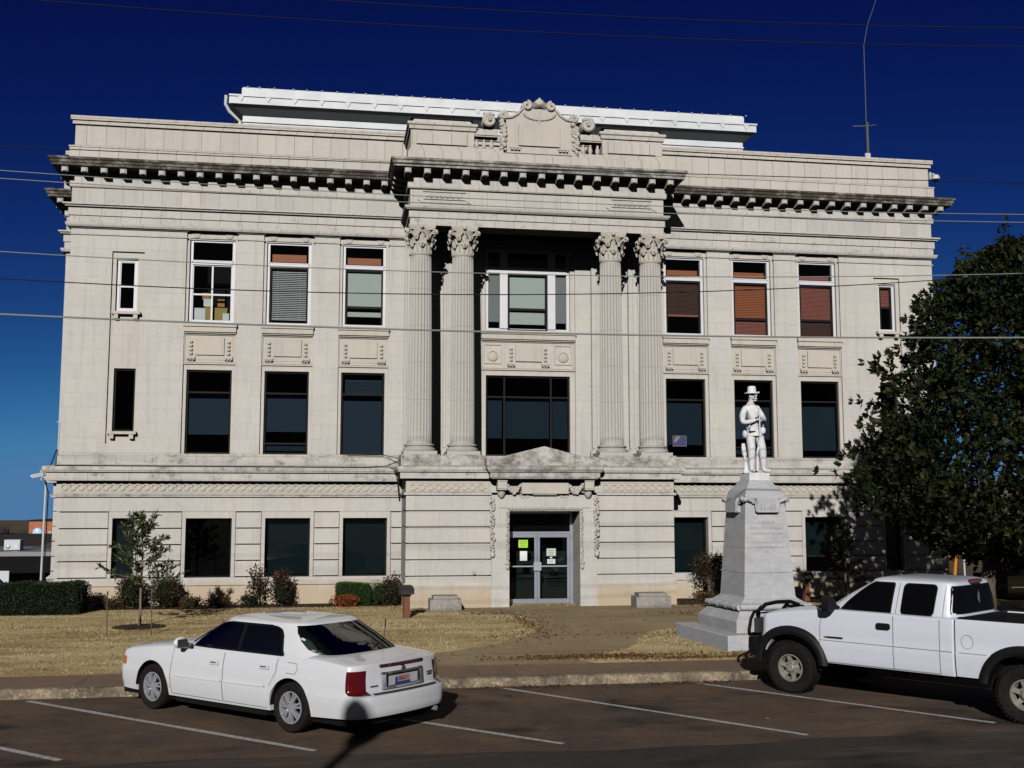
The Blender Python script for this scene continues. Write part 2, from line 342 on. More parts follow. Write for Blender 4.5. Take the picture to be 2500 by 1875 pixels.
M_EARTH = ground_mat('earth', ((0.14,0.10,0.06),(0.10,0.08,0.05),(0.08,0.06,0.04)), 0.05, 0.3, 3, 0.5)
M_MULCH = ground_mat('dark_mulch', ((0.05,0.032,0.02),(0.03,0.02,0.014),(0.09,0.05,0.03)), 3, 9, 30, 1.0)
M_CONC = ground_mat('rough_concrete', ((0.33,0.30,0.27),(0.24,0.22,0.20),(0.40,0.37,0.33)), 2.5, 6, 30, 0.5)
def stripe_mat():
    m, t, b = new_mat('worn_white_paint'); n = noise(t, 14, 6, 0.75, objco(t))
    c = mix(t, ramp(t, n, [(0.42, 0.0), (0.66, 0.8)]), (0.47,0.46,0.45), (0.12,0.10,0.085)); t.links.new(c, b.inputs[0]); b.inputs['Roughness'].default_value = 0.8; return m
M_STRIPE = stripe_mat()
# ------------------------------------------------------------------ courthouse
CH = thing('courthouse', 'three storey pale limestone courthouse with four fluted columns over its entrance', 'building')
def wall_holes(mb, x0, x1, z0, z1, yf, depth, holes, ends=True):
    xs = sorted({x0, x1, *[h[0] for h in holes], *[h[1] for h in holes]}); zs = sorted({z0, z1, *[h[2] for h in holes], *[h[3] for h in holes]})
    xs = [x for x in xs if x0 <= x <= x1]; zs = [z for z in zs if z0 <= z <= z1]
    for i in range(len(xs)-1):
        for k in range(len(zs)-1):
            a, b, c, d = xs[i], xs[i+1], zs[k], zs[k+1]
            if any(h[0] <= a + 1e-6 and b <= h[1] + 1e-6 and h[2] <= c + 1e-6 and d <= h[3] + 1e-6 for h in holes): continue
            mb.add([(a,yf,c),(b,yf,c),(b,yf,d),(a,yf,d)], [(0,1,2,3)])
    for a, b, c, d in holes:
        y2 = yf + depth
        mb.add([(a,yf,c),(a,y2,c),(a,y2,d),(a,yf,d)], [(0,1,2,3)]); mb.add([(b,yf,c),(b,y2,c),(b,y2,d),(b,yf,d)], [(3,2,1,0)])
        if d < z1: mb.add([(a,yf,d),(b,yf,d),(b,y2,d),(a,y2,d)], [(3,2,1,0)])
        if c > z0: mb.add([(a,yf,c),(b,yf,c),(b,y2,c),(a,y2,c)], [(0,1,2,3)])
    if ends:
        y2 = yf + depth
        for x in (x0, x1): mb.add([(x,yf,z0),(x,y2,z0),(x,y2,z1),(x,yf,z1)], [(0,1,2,3)])
        mb.add([(x0,yf,z1),(x1,yf,z1),(x1,y2,z1),(x0,y2,z1)], [(0,1,2,3)]); mb.add([(x0,yf,z0),(x1,yf,z0),(x1,y2,z0),(x0,y2,z0)], [(0,1,2,3)])
def band(mb, hw, yf, yb, prof, cx=0.0):
    mb.loft([[(cx-hw-p, yb, z), (cx-hw-p, yf-p, z), (cx+hw+p, yf-p, z), (cx+hw+p, yb, z)] for p, z in prof], closed=False)
YB = 28.0
HW, HB = 13.38, 13.38
CORN_P = [(0.0,12.19),(0.06,12.195),(0.08,12.23),(0.08,12.36),(0.05,12.365),(0.05,12.69),(0.51,12.70),(0.51,12.77),(0.54,12.785),(0.55,12.85),(0.59,12.88),(0.59,12.94),(-0.1,12.97)]
ARCH_P = [(-0.02,11.03),(0.11,11.03),(0.14,11.08),(0.15,11.14),(0.05,11.16),(0.05,11.36),(0.085,11.362),(0.085,11.60),(0.16,11.605),(0.17,11.63),(0.22,11.655),(0.22,11.70),(0.03,11.72)]
BELT_P = [(0.0,3.27),(0.07,3.275),(0.07,3.325),(0.10,3.328),(0.10,3.35),(0.02,3.36),(0.02,3.72),(0.25,3.722),(0.26,3.78),(0.26,3.955),(0.33,3.96),(0.35,4.02),(0.35,4.115),(0.0,4.18)]
def block(hw, yf, base_hw, modillions=True, upper=True):
    """the stone shell levels shared by the front block and the wider rear block"""
    a = MB(); band(a, hw, yf, YB, ARCH_P); a.build('architrave', S_MOULD, CH)
    a = MB(); band(a, hw, yf, YB, [(0.02,11.70),(0.02,12.21)]); a.build('frieze', S_FRIEZE, CH)
    a = MB(); band(a, hw, yf, YB, CORN_P[:6]); a.build('bed_moulding', S_MOULD, CH)
    a = MB(); band(a, hw, yf, YB, CORN_P[5:]); a.build('cornice', S_CORN, CH)
    a = MB(); band(a, hw, yf, YB, [(0.0,12.95),(0.12,12.96),(0.12,13.36),(0.14,13.365),(0.14,13.40),(0.05,13.44),(0.0,13.46),(0.0,14.07),(0.07,14.072),(0.07,14.18),(0.12,14.185),(0.12,14.31),(-0.25,14.33),(-0.35,14.2),(-0.35,13.6)]); a.build('parapet', S_PARAPET, CH)
    a = MB(); band(a, base_hw, yf-0.30, YB, BELT_P); a.build('belt_course', S_BELT, CH)
    a = MB(); band(a, base_hw, yf-0.30, YB, [(0.08,-0.6),(0.08,0.78),(0.06,0.785),(0.06,0.80),(0.10,0.802),(0.10,0.84),(0.0,0.93)]); a.build('plinth', S_PLINTH, CH)
block(HW, 0.0, HB)
block(14.30, 3.5, 14.28)
# sub-band over the belt course and side walls
a = MB(); band(a, HW, 0.0, YB, [(0.0,4.10),(0.12,4.12),(0.12,4.42),(0.05,4.45),(0.05,4.50),(0.0,4.51)]); a.build('sill_course', S_BELT, CH)
C2, C3, C4, BH = 9.41, 7.20, 4.98, 0.74
# upper wall with recessed window bays
bays = [(s*c - BH, s*c + BH, 4.51, 11.04) for s in (-1, 1) for c in (C2, C3, C4)] + [(s*11.77 - 0.45, s*11.77 + 0.45, 4.78, 10.35) for s in (-1, 1)] + [(-1.46, 1.46, 4.51, 11.04)]
a = MB(); wall_holes(a, -HW, HW, 4.50, 11.20, 0.0, 0.07, bays, ends=False)
for s in (-1, 1):      # side walls of the block
    a.add([(s*HW,0,4.4),(s*HW,YB,4.4),(s*HW,YB,11.2),(s*HW,0,11.2)], [(0,1,2,3)])
a.build('wall', S_WALL, CH)
mids = [(s*c - 0.64, s*c + 0.64, 4.51, 6.95) for s in (-1, 1) for c in (C2, C3, C4)] + [(s*11.765 - 0.30, s*11.765 + 0.30, 5.14, 6.95) for s in (-1, 1)] + [(-1.30, 1.30, 4.51, 6.95)]
ups = [(s*c - 0.65, s*c + 0.65, 8.31, 10.83) for s in (-1, 1) for c in (C2, C3, C4)] + [(s*11.80 - 0.30, s*11.80 + 0.30, 8.60, 10.17) for s in (-1, 1)] + [(-1.31, 1.31, 8.31, 10.86)]
a = MB(); wall_holes(a, -HW + 0.1, HW - 0.1, 4.45, 11.2, 0.07, 0.30, mids + ups, ends=False); a.build('bay_wall', S_BAY, CH)
# pier capital returns, thin astragal lines, bay heads with discs, spandrels
a = MB()
edges = [-HW] + sorted([b[0] for b in bays if b[1]-b[0] > 1.2] + [b[1] for b in bays if b[1]-b[0] > 1.2]) + [HW]
for i in range(0, len(edges), 2):
    x0, x1 = edges[i], edges[i+1]
    if x0 == -HW: x0 += 0
    cx, h = (x0+x1)/2, (x1-x0)/2
    a.loft([[(cx-h-p, 0.08, z), (cx-h-p, -p, z), (cx+h+p, -p, z), (cx+h+p, 0.08, z)] for p, z in [(0.0,10.995),(0.05,11.00),(0.07,11.05),(0.10,11.08),(0.13,11.10)]], closed=False)
    a.loft([[(cx-h-p, 0.08, z), (cx-h-p, -p, z), (cx+h+p, -p, z), (cx+h+p, 0.08, z)] for p, z in [(0.0,10.80),(0.035,10.805),(0.035,10.835),(0.0,10.85)]], closed=False)
build_split(a, lambda x, y, z: ('pier_moulding', round(x)), S_MOULD, CH)
a = MB()
for s in (-1, 1):
    for c in (C2, C3, C4):
        for q in (-1, 1):
            a.lathe((s*c + q*0.47, 0.068, 10.95), [(0.11,0.0),(0.11,-0.02),(0.08,-0.028),(0.075,-0.012),(0.03,-0.02)], 16, 'y')
build_split(a, lambda x, y, z: ('rosette', round(x*10)), S_CARVE, CH, smooth=True)
def spandrel(cx, half, centre=False):
    a = MB(); y = 0.07
    a.box(cx-half-0.02, cx+half+0.02, y-0.19, y, 8.20, 8.31); a.box(cx-half, cx+half, y-0.15, y, 8.05, 8.205)
    a.box(cx-half+0.01, cx+half-0.01, y-0.10, y, 8.01, 8.055); 
    for (x0, x1, z0, z1, p) in ((cx-half, cx+half, 7.11, 7.15, 0.05), (cx-half, cx+half, 7.16, 7.185, 0.03), (cx-half, cx-half+0.035, 7.18, 8.01, 0.03), (cx+half-0.035, cx+half, 7.18, 8.01, 0.03), (cx-half, cx+half, 7.97, 8.01, 0.04)):
        a.box(x0, x1, y-p, y, z0, z1)
    if not centre: a.box(cx-half+0.08, cx+half-0.08, y-0.012, y, 7.24, 7.93)
    w_ = 0.53
    a.box(cx-0.40, cx+0.40, y-0.06, y, 7.385, 7.90)
    for q in (-1, 1):
        x = cx + q*w_
        a.box(x-0.045, x+0.045, y-0.03, y, 7.30, 7.80)
        for k in range(4): a.ball((x, y-0.035, 7.76-k*0.115), (0.055, 0.055, 0.045), 8, 5)
        a.box(x-0.12, x+0.12, y-0.07, y, 7.28, 7.345)
        for k in (-1, 0, 1): a.box(x+k*0.085-0.028, x+k*0.085+0.028, y-0.10, y, 7.235, 7.27)
        for k in (-0.5, 0.5): a.box(x+k*0.085-0.025, x+k*0.085+0.025, y-0.06, y, 7.20, 7.232)
    if centre:
        for q in (-1, 1):
            x = cx + q*1.09
            for (x0, x1, z0, z1) in ((x-0.27, x+0.27, 7.30, 7.33), (x-0.27, x+0.27, 7.87, 7.89), (x-0.27, x-0.25, 7.33, 7.87), (x+0.25, x+0.27, 7.33, 7.87)): a.box(x0, x1, y-0.03, y, z0, z1)
            a.lathe((x, y, 7.55), [(0.17,0.0),(0.17,-0.035),(0.13,-0.05),(0.12,-0.02),(0.05,-0.035)], 20, 'y')
    a.build('spandrel_panel', S_CARVE, CH)
for s in (-1, 1):
    for c in (C2, C3, C4): spandrel(s*c, BH)
spandrel(0.0, 1.45, True)
# narrow window surrounds and bracketed sills
a = MB()
for s in (-1, 1):
    cx = s*11.78
    for zt, zc in ((8.60, 0), (5.14, 0)):
        a.box(cx-0.40, cx+0.40, -0.09, 0.08, zt-0.09, zt-0.01)
        for q in (-1, 1): a.box(cx+q*0.27-0.06, cx+q*0.27+0.06, -0.07, 0.07, zt-0.22, zt-0.09)
build_split(a, lambda x, y, z: ('bracketed_sill', (x > 0, z > 7)), S_CARVE, CH)
a = MB(); band(a, HB, -0.30, YB, [(0.026,3.362),(0.026,3.718)]); a.build('belt_frieze', S_CARVE, CH)
# raised frieze of linked rings along the belt course
a = MB()
def rings(x0, x1, y):
    n = int((x1-x0)/0.43*2); st = (x1-x0)/n
    for i in range(n):
        x = x0 + st*(i+0.5); z = 3.545; seg = 14
        ro, ri = 0.10, 0.066; V = []; F = []
        for k in range(seg):
            t = 2*pi*k/seg
            V += [(x+ro*cos(t), y, z+ro*sin(t)), (x+ro*cos(t), y-0.030, z+ro*sin(t)), (x+ri*cos(t), y-0.030, z+ri*sin(t)), (x+ri*cos(t), y, z+ri*sin(t))]
        for k in range(seg):
            b = 4*k; c = 4*((k+1) % seg)
            for q in range(3): F.append((b+q, c+q, c+q+1, b+q+1))
        a.add(V, F)
        a.box(x+ro-0.01, x+st-ro+0.01, y-0.026, y, z-0.014+(0.03 if i % 2 else -0.03), z+0.014+(0.03 if i % 2 else -0.03))
    a.box(x0, x1, y-0.012, y, 3.43-0.02, 3.435); a.box(x0, x1, y-0.012, y, 3.655, 3.67)
rings(-13.3, -3.9, -0.328); rings(3.9, 13.3, -0.328)
build_split(a, lambda x, y, z: ('ring_frieze', x > 0), S_CARVE, CH)
# rusticated base
bw = [(s*11.585 - 0.30, s*11.585 + 0.30, 0.99, 2.68) for s in (-1, 1)] + [(s*c - 0.635, s*c + 0.635, 0.99, 2.675) for s in (-1, 1) for c in (9.265, 7.07, 4.87)]
a = MB(); wall_holes(a, -HB+0.07, HB-0.07, 0.6, 3.3, -0.22, 0.26, bw, ends=False)
for s in (-1, 1): a.add([(s*(HB-0.07),-0.22,0.4),(s*(HB-0.07),YB,0.4),(s*(HB-0.07),YB,3.4),(s*(HB-0.07),-0.22,3.4)], [(0,1,2,3)])
a.build('base_core_wall', S_BASE, CH)
a = MB()
COURSES = [(1.045,1.465),(1.50,1.92),(1.955,2.375),(2.41,2.83)]
hl = sorted(bw)
for z0, z1 in COURSES:
    x = -HB
    for h in hl + [(HB+0.12, 0, 0, 0)]:
        if h[0]-0.115 - x > 0.1:
            x1 = min(h[0]-0.115, HB)
            a.box(x, x1, -0.30, -0.21, z0, z1)
        x = h[1] + 0.115
    for s in (-1, 1): a.box(HB-0.07, HB-0.001, -0.21, YB, z0, z1) if s > 0 else a.box(-HB+0.001, -HB+0.07, -0.21, YB, z0, z1)
a.box(-HB, HB, -0.30, -0.21, 2.87, 3.30); a.box(-HB, HB, -0.30, -0.21, 0.90, 1.01)
for h in hl:   # plain margins round each opening
    for (x0, x1, z0, z1) in ((h[0]-0.10, h[0], 1.015, 2.865), (h[1], h[1]+0.10, 1.015, 2.865), (h[0], h[1], h[3], 2.865)):
        a.box(x0, x1, -0.292, -0.2, z0, z1)
_pc = sorted([s*c for s in (-1,1) for c in (12.75,10.6,8.17,5.97,4.0)]); _wc = [(h[0]+h[1])/2 for h in hl]; _wh = [(h[1]-h[0])/2 for h in hl]
def _k(x, y, z):
    if abs(x) < 0.1: return ('band_course', int(z > 2))
    i = nearest(x, _wc)
    return ('window_margin', i) if abs(x-_wc[i]) < _wh[i]+0.11 else ('rusticated_pier', nearest(x, _pc))
build_split(a, _k, S_BASE, CH)
# lower courses of the wider rear block
a = MB()
for z0, z1 in COURSES + [(2.865,3.32),(0.9,1.015)]: a.box(-14.28, -13.0, 3.20, 3.7, z0, z1)
a.box(-14.22, 14.22, 3.26, YB, 0.5, 3.4); a.box(-14.30, 14.30, 3.5, YB, 3.3, 13.4); a.build('rear_block_wall', S_WALL, CH)
# modillions, one mesh shared by every copy
def modillion_mesh():
    a = MB(); a.loft([[(-0.09,y,zb),(0.09,y,zb),(0.09,y,0),(-0.09,y,0)] for y, zb in [(0.06,-0.21),(-0.10,-0.20),(-0.25,-0.175),(-0.33,-0.165)]], True, True, True)
    a.box(-0.10, 0.10, -0.345, 0.0, -0.035, 0.003); a.box(-0.065, 0.065, -0.36, -0.32, -0.15, -0.04)
    return a
m0 = modillion_mesh().build('modillion', S_MOULD, CH); mod_me = m0.data; bpy.data.objects.remove(m0)
def modillion(x, y, z, rz=0.0):
    o = bpy.data.objects.new('modillion', mod_me); COL.objects.link(o); o.parent = CH; o.location = (x, y, z); o.rotation_euler = (0, 0, rz)
for s in (-1, 1):
    for k in range(18):
        x = 13.53 - 0.535*k
        if x > 4.2: modillion(s*x, -0.10, 12.70)
for k in range(5): modillion(-13.46, 0.45 + 0.6*k, 12.70, -pi/2)
for k in range(2): modillion(-14.30 - 0.15 + k*0.53, 3.40, 12.70)
for k in range(3): modillion(-14.38, 3.9 + 0.6*k, 12.70, -pi/2)
# roof deck
a = MB(); a.box(-13.3, 13.3, 0.3, YB, 13.6, 13.7); a.build('roof', M_ROOFW, CH)
# ------------------------------------------------------------------ portico
PX, PY = 3.76, -1.82
a = MB()
def sl(mb, prof): mb.loft([[(-PX-p, 0.02, z), (-PX-p, PY-p, z), (PX+p, PY-p, z), (PX+p, 0.02, z)] for p, z in prof], closed=False)
sl(a, [(0.0,11.03),(0.0,11.24),(0.035,11.242),(0.035,11.45),(0.10,11.452),(0.15,11.50),(0.17,11.56),(0.0,11.585)])
a.box(-PX+0.01, PX-0.01, PY+0.01, PY+0.75, 11.03, 11.5)     # architrave beam
a.box(-PX+0.02, PX-0.02, PY+0.05, 0.0, 11.40, 11.5)         # soffit
for s in (-1, 1): a.box(min(s*(PX-0.02), s*(PX-0.72)), max(s*(PX-0.02), s*(PX-0.72)), PY+0.7, 0.0, 11.035, 11.45)
a.build('portico_architrave', S_MOULD, CH)
a = MB(); sl(a, [(0.0,11.58),(0.0,12.12)]); 
a.build('portico_frieze', S_FRIEZE, CH)
a = MB()   # carved panels on the portico frieze
for cx in (-2.78, 2.78):
    for z, h, w_ in ((12.02, 0.022, 0.62), (11.80, 0.022, 0.60), (11.70, 0.03, 0.70)): a.box(cx-w_, cx+w_, PY-0.035, PY, z-h/2, z+h/2)
    for k in range(20):
        x = cx - 0.5 + k*1.0/19; a.ball((x, PY-0.01, 11.875 + 0.02*sin(k*2.1)), (0.035, 0.028, 0.03), 6, 4)
    for q in (-1, 1): a.obox((cx+q*0.70, PY-0.01, 11.74), (0.07, 0, -0.04*q*q), (0, 0.02, 0), (0.008, 0, 0.012))
build_split(a, lambda x, y, z: ('carved_panel', x > 0), S_CARVE, CH)
PC = [(p, z-0.11) for p, z in CORN_P]
a = MB(); sl(a, PC[:6]); a.build('portico_bed_moulding', S_MOULD, CH)
a = MB(); sl(a, PC[5:]); a.box(-PX-0.4, PX+0.4, PY-0.4, 0, 12.80, 12.84); a.build('portico_cornice', S_CORN2, CH)
for k in range(15): modillion(-3.86 + 7.72*k/14, PY-0.10, 12.59)
for s in (-1, 1):
    for k in range(3): modillion(s*(PX+0.10), PY+0.35+0.5*k, 12.59, s*pi/2 if s > 0 else -pi/2)
# attic over the portico
a = MB()
a.box(-3.84, 3.84, -1.86, 0.4, 12.80, 13.20); a.box(-3.80, 3.80, -1.83, 0.4, 13.20, 13.28)
for s in (-1, 1):
    x0, x1 = sorted((s*1.92, s*3.76)); a.box(x0, x1, -1.78, 0.4, 13.28, 13.86)
    a.box(x0+0.17, x1-0.22, -1.835, -1.70, 13.43, 13.78)
    a.loft([[(x0-p, 0.5, z), (x0-p, -1.78-p, z), (x1+p, -1.78-p, z), (x1+p, 0.5, z)] for p, z in [(0.0,13.85),(0.05,13.87),(0.06,13.97),(0.10,14.0),(0.10,14.07),(-0.04,14.10),(-0.10,14.20),(-0.16,14.23),(-0.4,14.24)]], closed=False)
    a.add([(x0,-1.7,14.235),(x1,-1.7,14.235),(x1,0.45,14.235),(x0,0.45,14.235)], [(0,1,2,3)])
    x0, x1 = sorted((s*1.20, s*1.94)); a.box(x0, x1, -1.74, -1.42, 13.76, 13.98); a.box(x0, x1, -1.77, -1.40, 13.80, 13.86)
    a.box(x0, x1, -1.76, -1.35, 13.28, 13.38)
build_split(a, lambda x, y, z: ('attic_pedestal', x > 0) if abs(x) > 2 else ('balustrade_rail' if z > 13.6 else 'balustrade_base', x > 0) if abs(x) > 1 else ('portico_attic', 0), S_PARAPET, CH)
bal = MB(); bal.box(-0.07,0.07,-0.07,0.07,0,0.04).lathe((0,0,0), [(0.07,0.0),(0.07,0.05),(0.045,0.06),(0.075,0.14),(0.06,0.2),(0.035,0.28),(0.045,0.33),(0.065,0.34),(0.065,0.385)], 12)
b0 = bal.build('baluster', S_CARVE, CH, smooth=True, loc=(-1.82, -1.58, 13.38)); 
for x in (-1.60, -1.38, 1.38, 1.60, 1.82):
    o = b0.copy(); COL.objects.link(o); o.location.x = x
# cartouche with scrolls
a = MB(); pts = [(-1.0,13.28),(1.0,13.28),(0.98,14.30),(0.82,14.34),(0.66,14.42),(0.52,14.60),(0.42,14.74),(0.20,14.80),(-0.20,14.80),(-0.42,14.74),(-0.52,14.60),(-0.66,14.42),(-0.82,14.34),(-0.98,14.30)]
a.prism(pts, -1.86, -1.40)
a.box(-0.62, 0.62, -1.915, -1.85, 13.50, 14.14)
for x in (-0.78, 0.78):
    for k in (-1, 0, 1): a.box(x*0.92+k*0.10-0.035, x*0.92+k*0.10+0.035, -1.93, -1.85, 13.36, 13.40)
    a.box(x*0.92-0.16, x*0.92+0.16, -1.90, -1.85, 13.42, 13.47)
def scroll(mb, cx, cz, r, d=1, y=-1.9, th=0.08, turns=1.6):
    P = []; n = int(26*turns)
    for i in range(n):
        t = i/(n-1); rr = r*(1-0.82*t); an = t*turns*2*pi*d
        P.append((cx + rr*sin(an), y, cz + rr*cos(an)))
    mb.tube(P, [th*(1-0.55*i/(n-1)) for i in range(n)], 6)
for s in (-1, 1):
    scroll(a, s*1.47, 14.22, 0.17, s, -1.86, 0.075, 1.9); a.lathe((s*1.47, -1.62, 14.22), [(0.16,-0.22),(0.20,-0.12),(0.21,0.15)], 18, 'y'); a.ball((s*1.47,-1.92,14.22), 0.05, 8, 6)
    scroll(a, s*1.06, 14.40, 0.11, -s, -1.86, 0.05); a.lathe((s*1.06, -1.7, 14.40), [(0.14,-0.15),(0.15,0.0),(0.15,0.15)], 14, 'y')
    scroll(a, s*0.36, 14.72, 0.12, -s, -1.90, 0.06); a.lathe((s*0.36, -1.7, 14.72), [(0.15,-0.15),(0.16,0.0),(0.16,0.15)], 14, 'y')
    a.tube([(s*0.98,-1.88,14.33),(s*0.80,-1.88,14.36),(s*0.64,-1.88,14.46),(s*0.50,-1.88,14.63)], [0.05,0.045,0.04,0.04], 6)
    for k in range(5): a.ball((s*(1.36+0.06*k), -1.76, 14.42+0.03*sin(k*1.7)), (0.055,0.07,0.065), 6, 5)
    for k in range(46):                                        # fruit drop
        z = 14.22 - 0.86*k/45; wv = 0.075 + 0.025*sin(k*0.9)
        a.ball((s*1.07 + R.uniform(-wv, wv), -1.86 - R.uniform(0, 0.05), z), R.uniform(0.045, 0.075), 6, 4)
for k in range(-3, 4): a.loft([[(k*0.05+0.06*sin(t)*cos(q), -1.92-0.07*sin(t)+0.02*abs(k), 14.78-0.012*abs(k)-0.11*cos(t)+0.0*q) for q in (0, pi/2, pi, 3*pi/2)] for t in (0.1,0.6,1.2,1.8,2.4,3.0)], True, True, True)
a.ball((0, -1.90, 14.80), (0.15, 0.10, 0.13), 10, 8); a.ball((0,-1.92,14.92), 0.045, 8, 6)
for k in range(15):
    t = pi*(k+0.5)/15; a.ball((0.46*cos(t)*1.0, -1.88, 14.50-0.20*sin(t)), (0.045, 0.035, 0.032), 6, 4)
a.ball((0, -1.87, 14.03), (0.06, 0.03, 0.06), 6, 5); a.tube([(0,-1.88,14.35),(0,-1.88,14.05)], [0.03,0.02], 5)
a.build('cartouche', S_CARVE, CH, smooth=True, angle=50)
# columns
def fluted(n_fl=24):
    a = MB(); rings = []; N = n_fl*6
    for k in range(24):
        t = k/23; z = 4.77 + 5.44*t; r = 0.352 - 0.047*(t**1.7)
        ring = []
        for i in range(N):
            an = 2*pi*i/N; ph = (i % 6)/6.0
            dep = 0.026*sqrt(max(0, 1-((ph-0.5)/0.42)**2)) if abs(ph-0.5) < 0.42 else 0
            if k in (0, 23): dep *= 0.2
            ring.append(((r-dep)*cos(an), (r-dep)*sin(an), z))
        rings.append(ring)
    a.loft(rings, True, True, True); return a
def capital():
    a = MB(); a.lathe((0,0,0), [(0.31,-0.03),(0.335,0.0),(0.335,0.03),(0.30,0.05),(0.30,0.40),(0.33,0.55),(0.39,0.68),(0.40,0.70)], 24)
    def leaf(an, h, r0, r1, wd, out):
        ca, sa = cos(an), sin(an); rows = []
        for k in range(9):
            t = k/8
            if t < 0.72: u = t/0.72; r = r0 + (r1-r0)*u*u; z = 0.05 + h*u
            else: u = (t-0.72)/0.28; r = r1 + out*sin(u*pi*0.75); z = 0.05 + h + 0.03*sin(u*pi) - 0.10*u*u
            ww = wd*(0.75 + 0.35*sin(t*pi*0.9))*(1 if t < 0.8 else 1-(t-0.8)*2.2)*(1.0 if k % 2 else 0.82)
            rows.append([(ca*(r-0.03 if q else r+0.012) - sa*q*ww, sa*(r-0.03 if q else r+0.012) + ca*q*ww, z) for q in (-1, -0.5, 0, 0.5, 1)])
        V = [p for rw in rows for p in rw]; n = 5; F = []
        for k in range(8):
            for q in range(4): F.append((k*n+q, k*n+q+1, (k+1)*n+q+1, (k+1)*n+q))
        a.add(V, F)
    for k in range(8): leaf(2*pi*k/8, 0.24, 0.315, 0.34, 0.105, 0.10)
    for k in range(8): leaf(2*pi*(k+0.5)/8, 0.44, 0.315, 0.36, 0.10, 0.12)
    for k in range(4):
        an = pi/4 + k*pi/2
        for q in (-1, 1):
            P = []
            for i in range(22):
                t = i/21
                if t < 0.45: u = t/0.45; r = 0.34 + 0.20*u**1.5; z = 0.42 + 0.26*u; off = 0.12*(1-u)
                else:
                    u = (t-0.45)/0.55; th = u*3.0*pi/1.3; rr = 0.075*(1-0.7*u); r = 0.50 + rr*sin(th) + 0.03; z = 0.605 + rr*cos(th); off = 0.025
                P.append((cos(an)*r - sin(an)*off*q, sin(an)*r + cos(an)*off*q, z))
            a.tube(P, [0.026]*22, 5)
        an2 = k*pi/2
        for q in (-1, 1):
            P = [(cos(an2)*(0.36+0.05*t) - sin(an2)*q*(0.13*(1-t)+0.045), sin(an2)*(0.36+0.05*t) + cos(an2)*q*(0.13*(1-t)+0.045), 0.45+0.2*t) for t in (0,0.3,0.6,0.85,1)]
            a.tube(P, [0.022,0.02,0.02,0.03,0.035], 5)
        a.ball((cos(an2)*0.43, sin(an2)*0.43, 0.76), (0.06,0.06,0.06), 8, 6)
    ab = []; M = 10
    for k in range(4):
        p0 = Vector((cos(pi/4+k*pi/2)*0.575, sin(pi/4+k*pi/2)*0.575)); p1 = Vector((cos(pi/4+(k+1)*pi/2)*0.575, sin(pi/4+(k+1)*pi/2)*0.575))
        nrm = -(p0+p1).normalized()
        for i in range(M):
            t = i/M; p = p0.lerp(p1, 0.04+0.92*t) + nrm*0.075*sin(pi*(0.04+0.92*t)); ab.append((p.x, p.y))
    a.loft([[(x*f, y*f, z) for x, y in ab] for f, z in ((0.93,0.69),(0.94,0.73),(0.99,0.755),(1.0,0.82))], True, True, True)
    return a
cm = MB(); 
col0 = fluted().build('column', S_COL, CH, smooth=True, angle=40, loc=(-3.42, -1.5, 0))
cp = capital().build('capital', S_CARVE, col0, smooth=True, angle=45, loc=(0,0,10.20))
bs = MB().lathe((0,0,0), [(0.40,4.545),(0.455,4.56),(0.465,4.60),(0.455,4.64),(0.41,4.655),(0.395,4.68),(0.41,4.70),(0.43,4.715),(0.43,4.745),(0.39,4.765),(0.36,4.775),(0.355,4.80)], 40).box(-0.47,0.47,-0.47,0.47,4.455,4.552)
bs.build('column_base', S_COL, col0, smooth=True)
for x in (-2.20, 2.20, 3.42):
    o = copytree(col0, CH); o.location.x = x
# responding pilasters on the back wall
a = MB()
for x in (-2.28, 2.28, -3.45, 3.45):
    a.box(x-0.33, x+0.33, -0.10, 0.02, 4.3, 11.05)
    for k in range(5): a.box(x-0.29+k*0.145-0.035, x-0.29+k*0.145+0.035, -0.125, -0.10, 4.75, 10.9)
    a.box(x-0.38, x+0.38, -0.15, 0.02, 4.5, 4.66)
build_split(a, lambda x, y, z: ('pilaster', nearest(x, [-3.45,-2.28,2.28,3.45])), S_WALL, CH)
# portico base
a = MB(); PB = 3.82; PBY = -2.20
for x0, x1 in ((-PB, -1.45), (1.55, PB)):
    for z0, z1 in [(1.125,1.535),(1.57,1.98),(2.015,2.425),(2.46,2.87),(2.905,3.35),(0.93,1.09)]: a.box(x0, x1, PBY, -0.20, z0, z1)
    a.box(x0+0.07, x1-0.07, PBY+0.07, -0.21, 0.5, 3.4)
build_split(a, lambda x, y, z: ('portico_base', x > 0), S_BASE, CH)
a = MB(); 
for x0, x1 in ((-PB-0.03, -1.45), (1.55, PB+0.03)):
    a.box(x0, x1, PBY-0.05, -0.3, 0.0, 0.84)
    a.add([(x0,PBY-0.05,0.84),(x1,PBY-0.05,0.84),(x1,PBY,0.93),(x0,PBY,0.93)], [(0,1,2,3)])
a.box(-PB-0.032, -PB, PBY-0.05, -0.3, 0.83, 0.88); a.box(PB, PB+0.032, PBY-0.05, -0.3, 0.83, 0.88)
build_split(a, lambda x, y, z: ('portico_plinth', x > 0), S_PLINTH, CH)
a = MB(); a.loft([[(-PB-p, -0.1, z), (-PB-p, PBY-p, z), (PB+p, PBY-p, z), (PB+p, -0.1, z)] for p, z in [(0.0,3.32),(0.06,3.325),(0.06,3.39),(0.0,3.40),(0.0,3.77),(0.18,3.775),(0.18,3.95),(0.24,3.955),(0.26,4.02),(0.26,4.10),(0.0,4.14)]], closed=False)
a.box(-PB, PB, PBY, 0, 4.02, 4.12); a.build('portico_belt_course', S_BELT, CH)
a = MB(); a.box(-PB-0.005, -1.5, PBY-0.006, -0.3, 3.402, 3.765); a.box(1.6, PB+0.005, PBY-0.006, -0.3, 3.402, 3.765); build_split(a, lambda x, y, z: ('belt_frieze', x > 0), S_CARVE, CH)
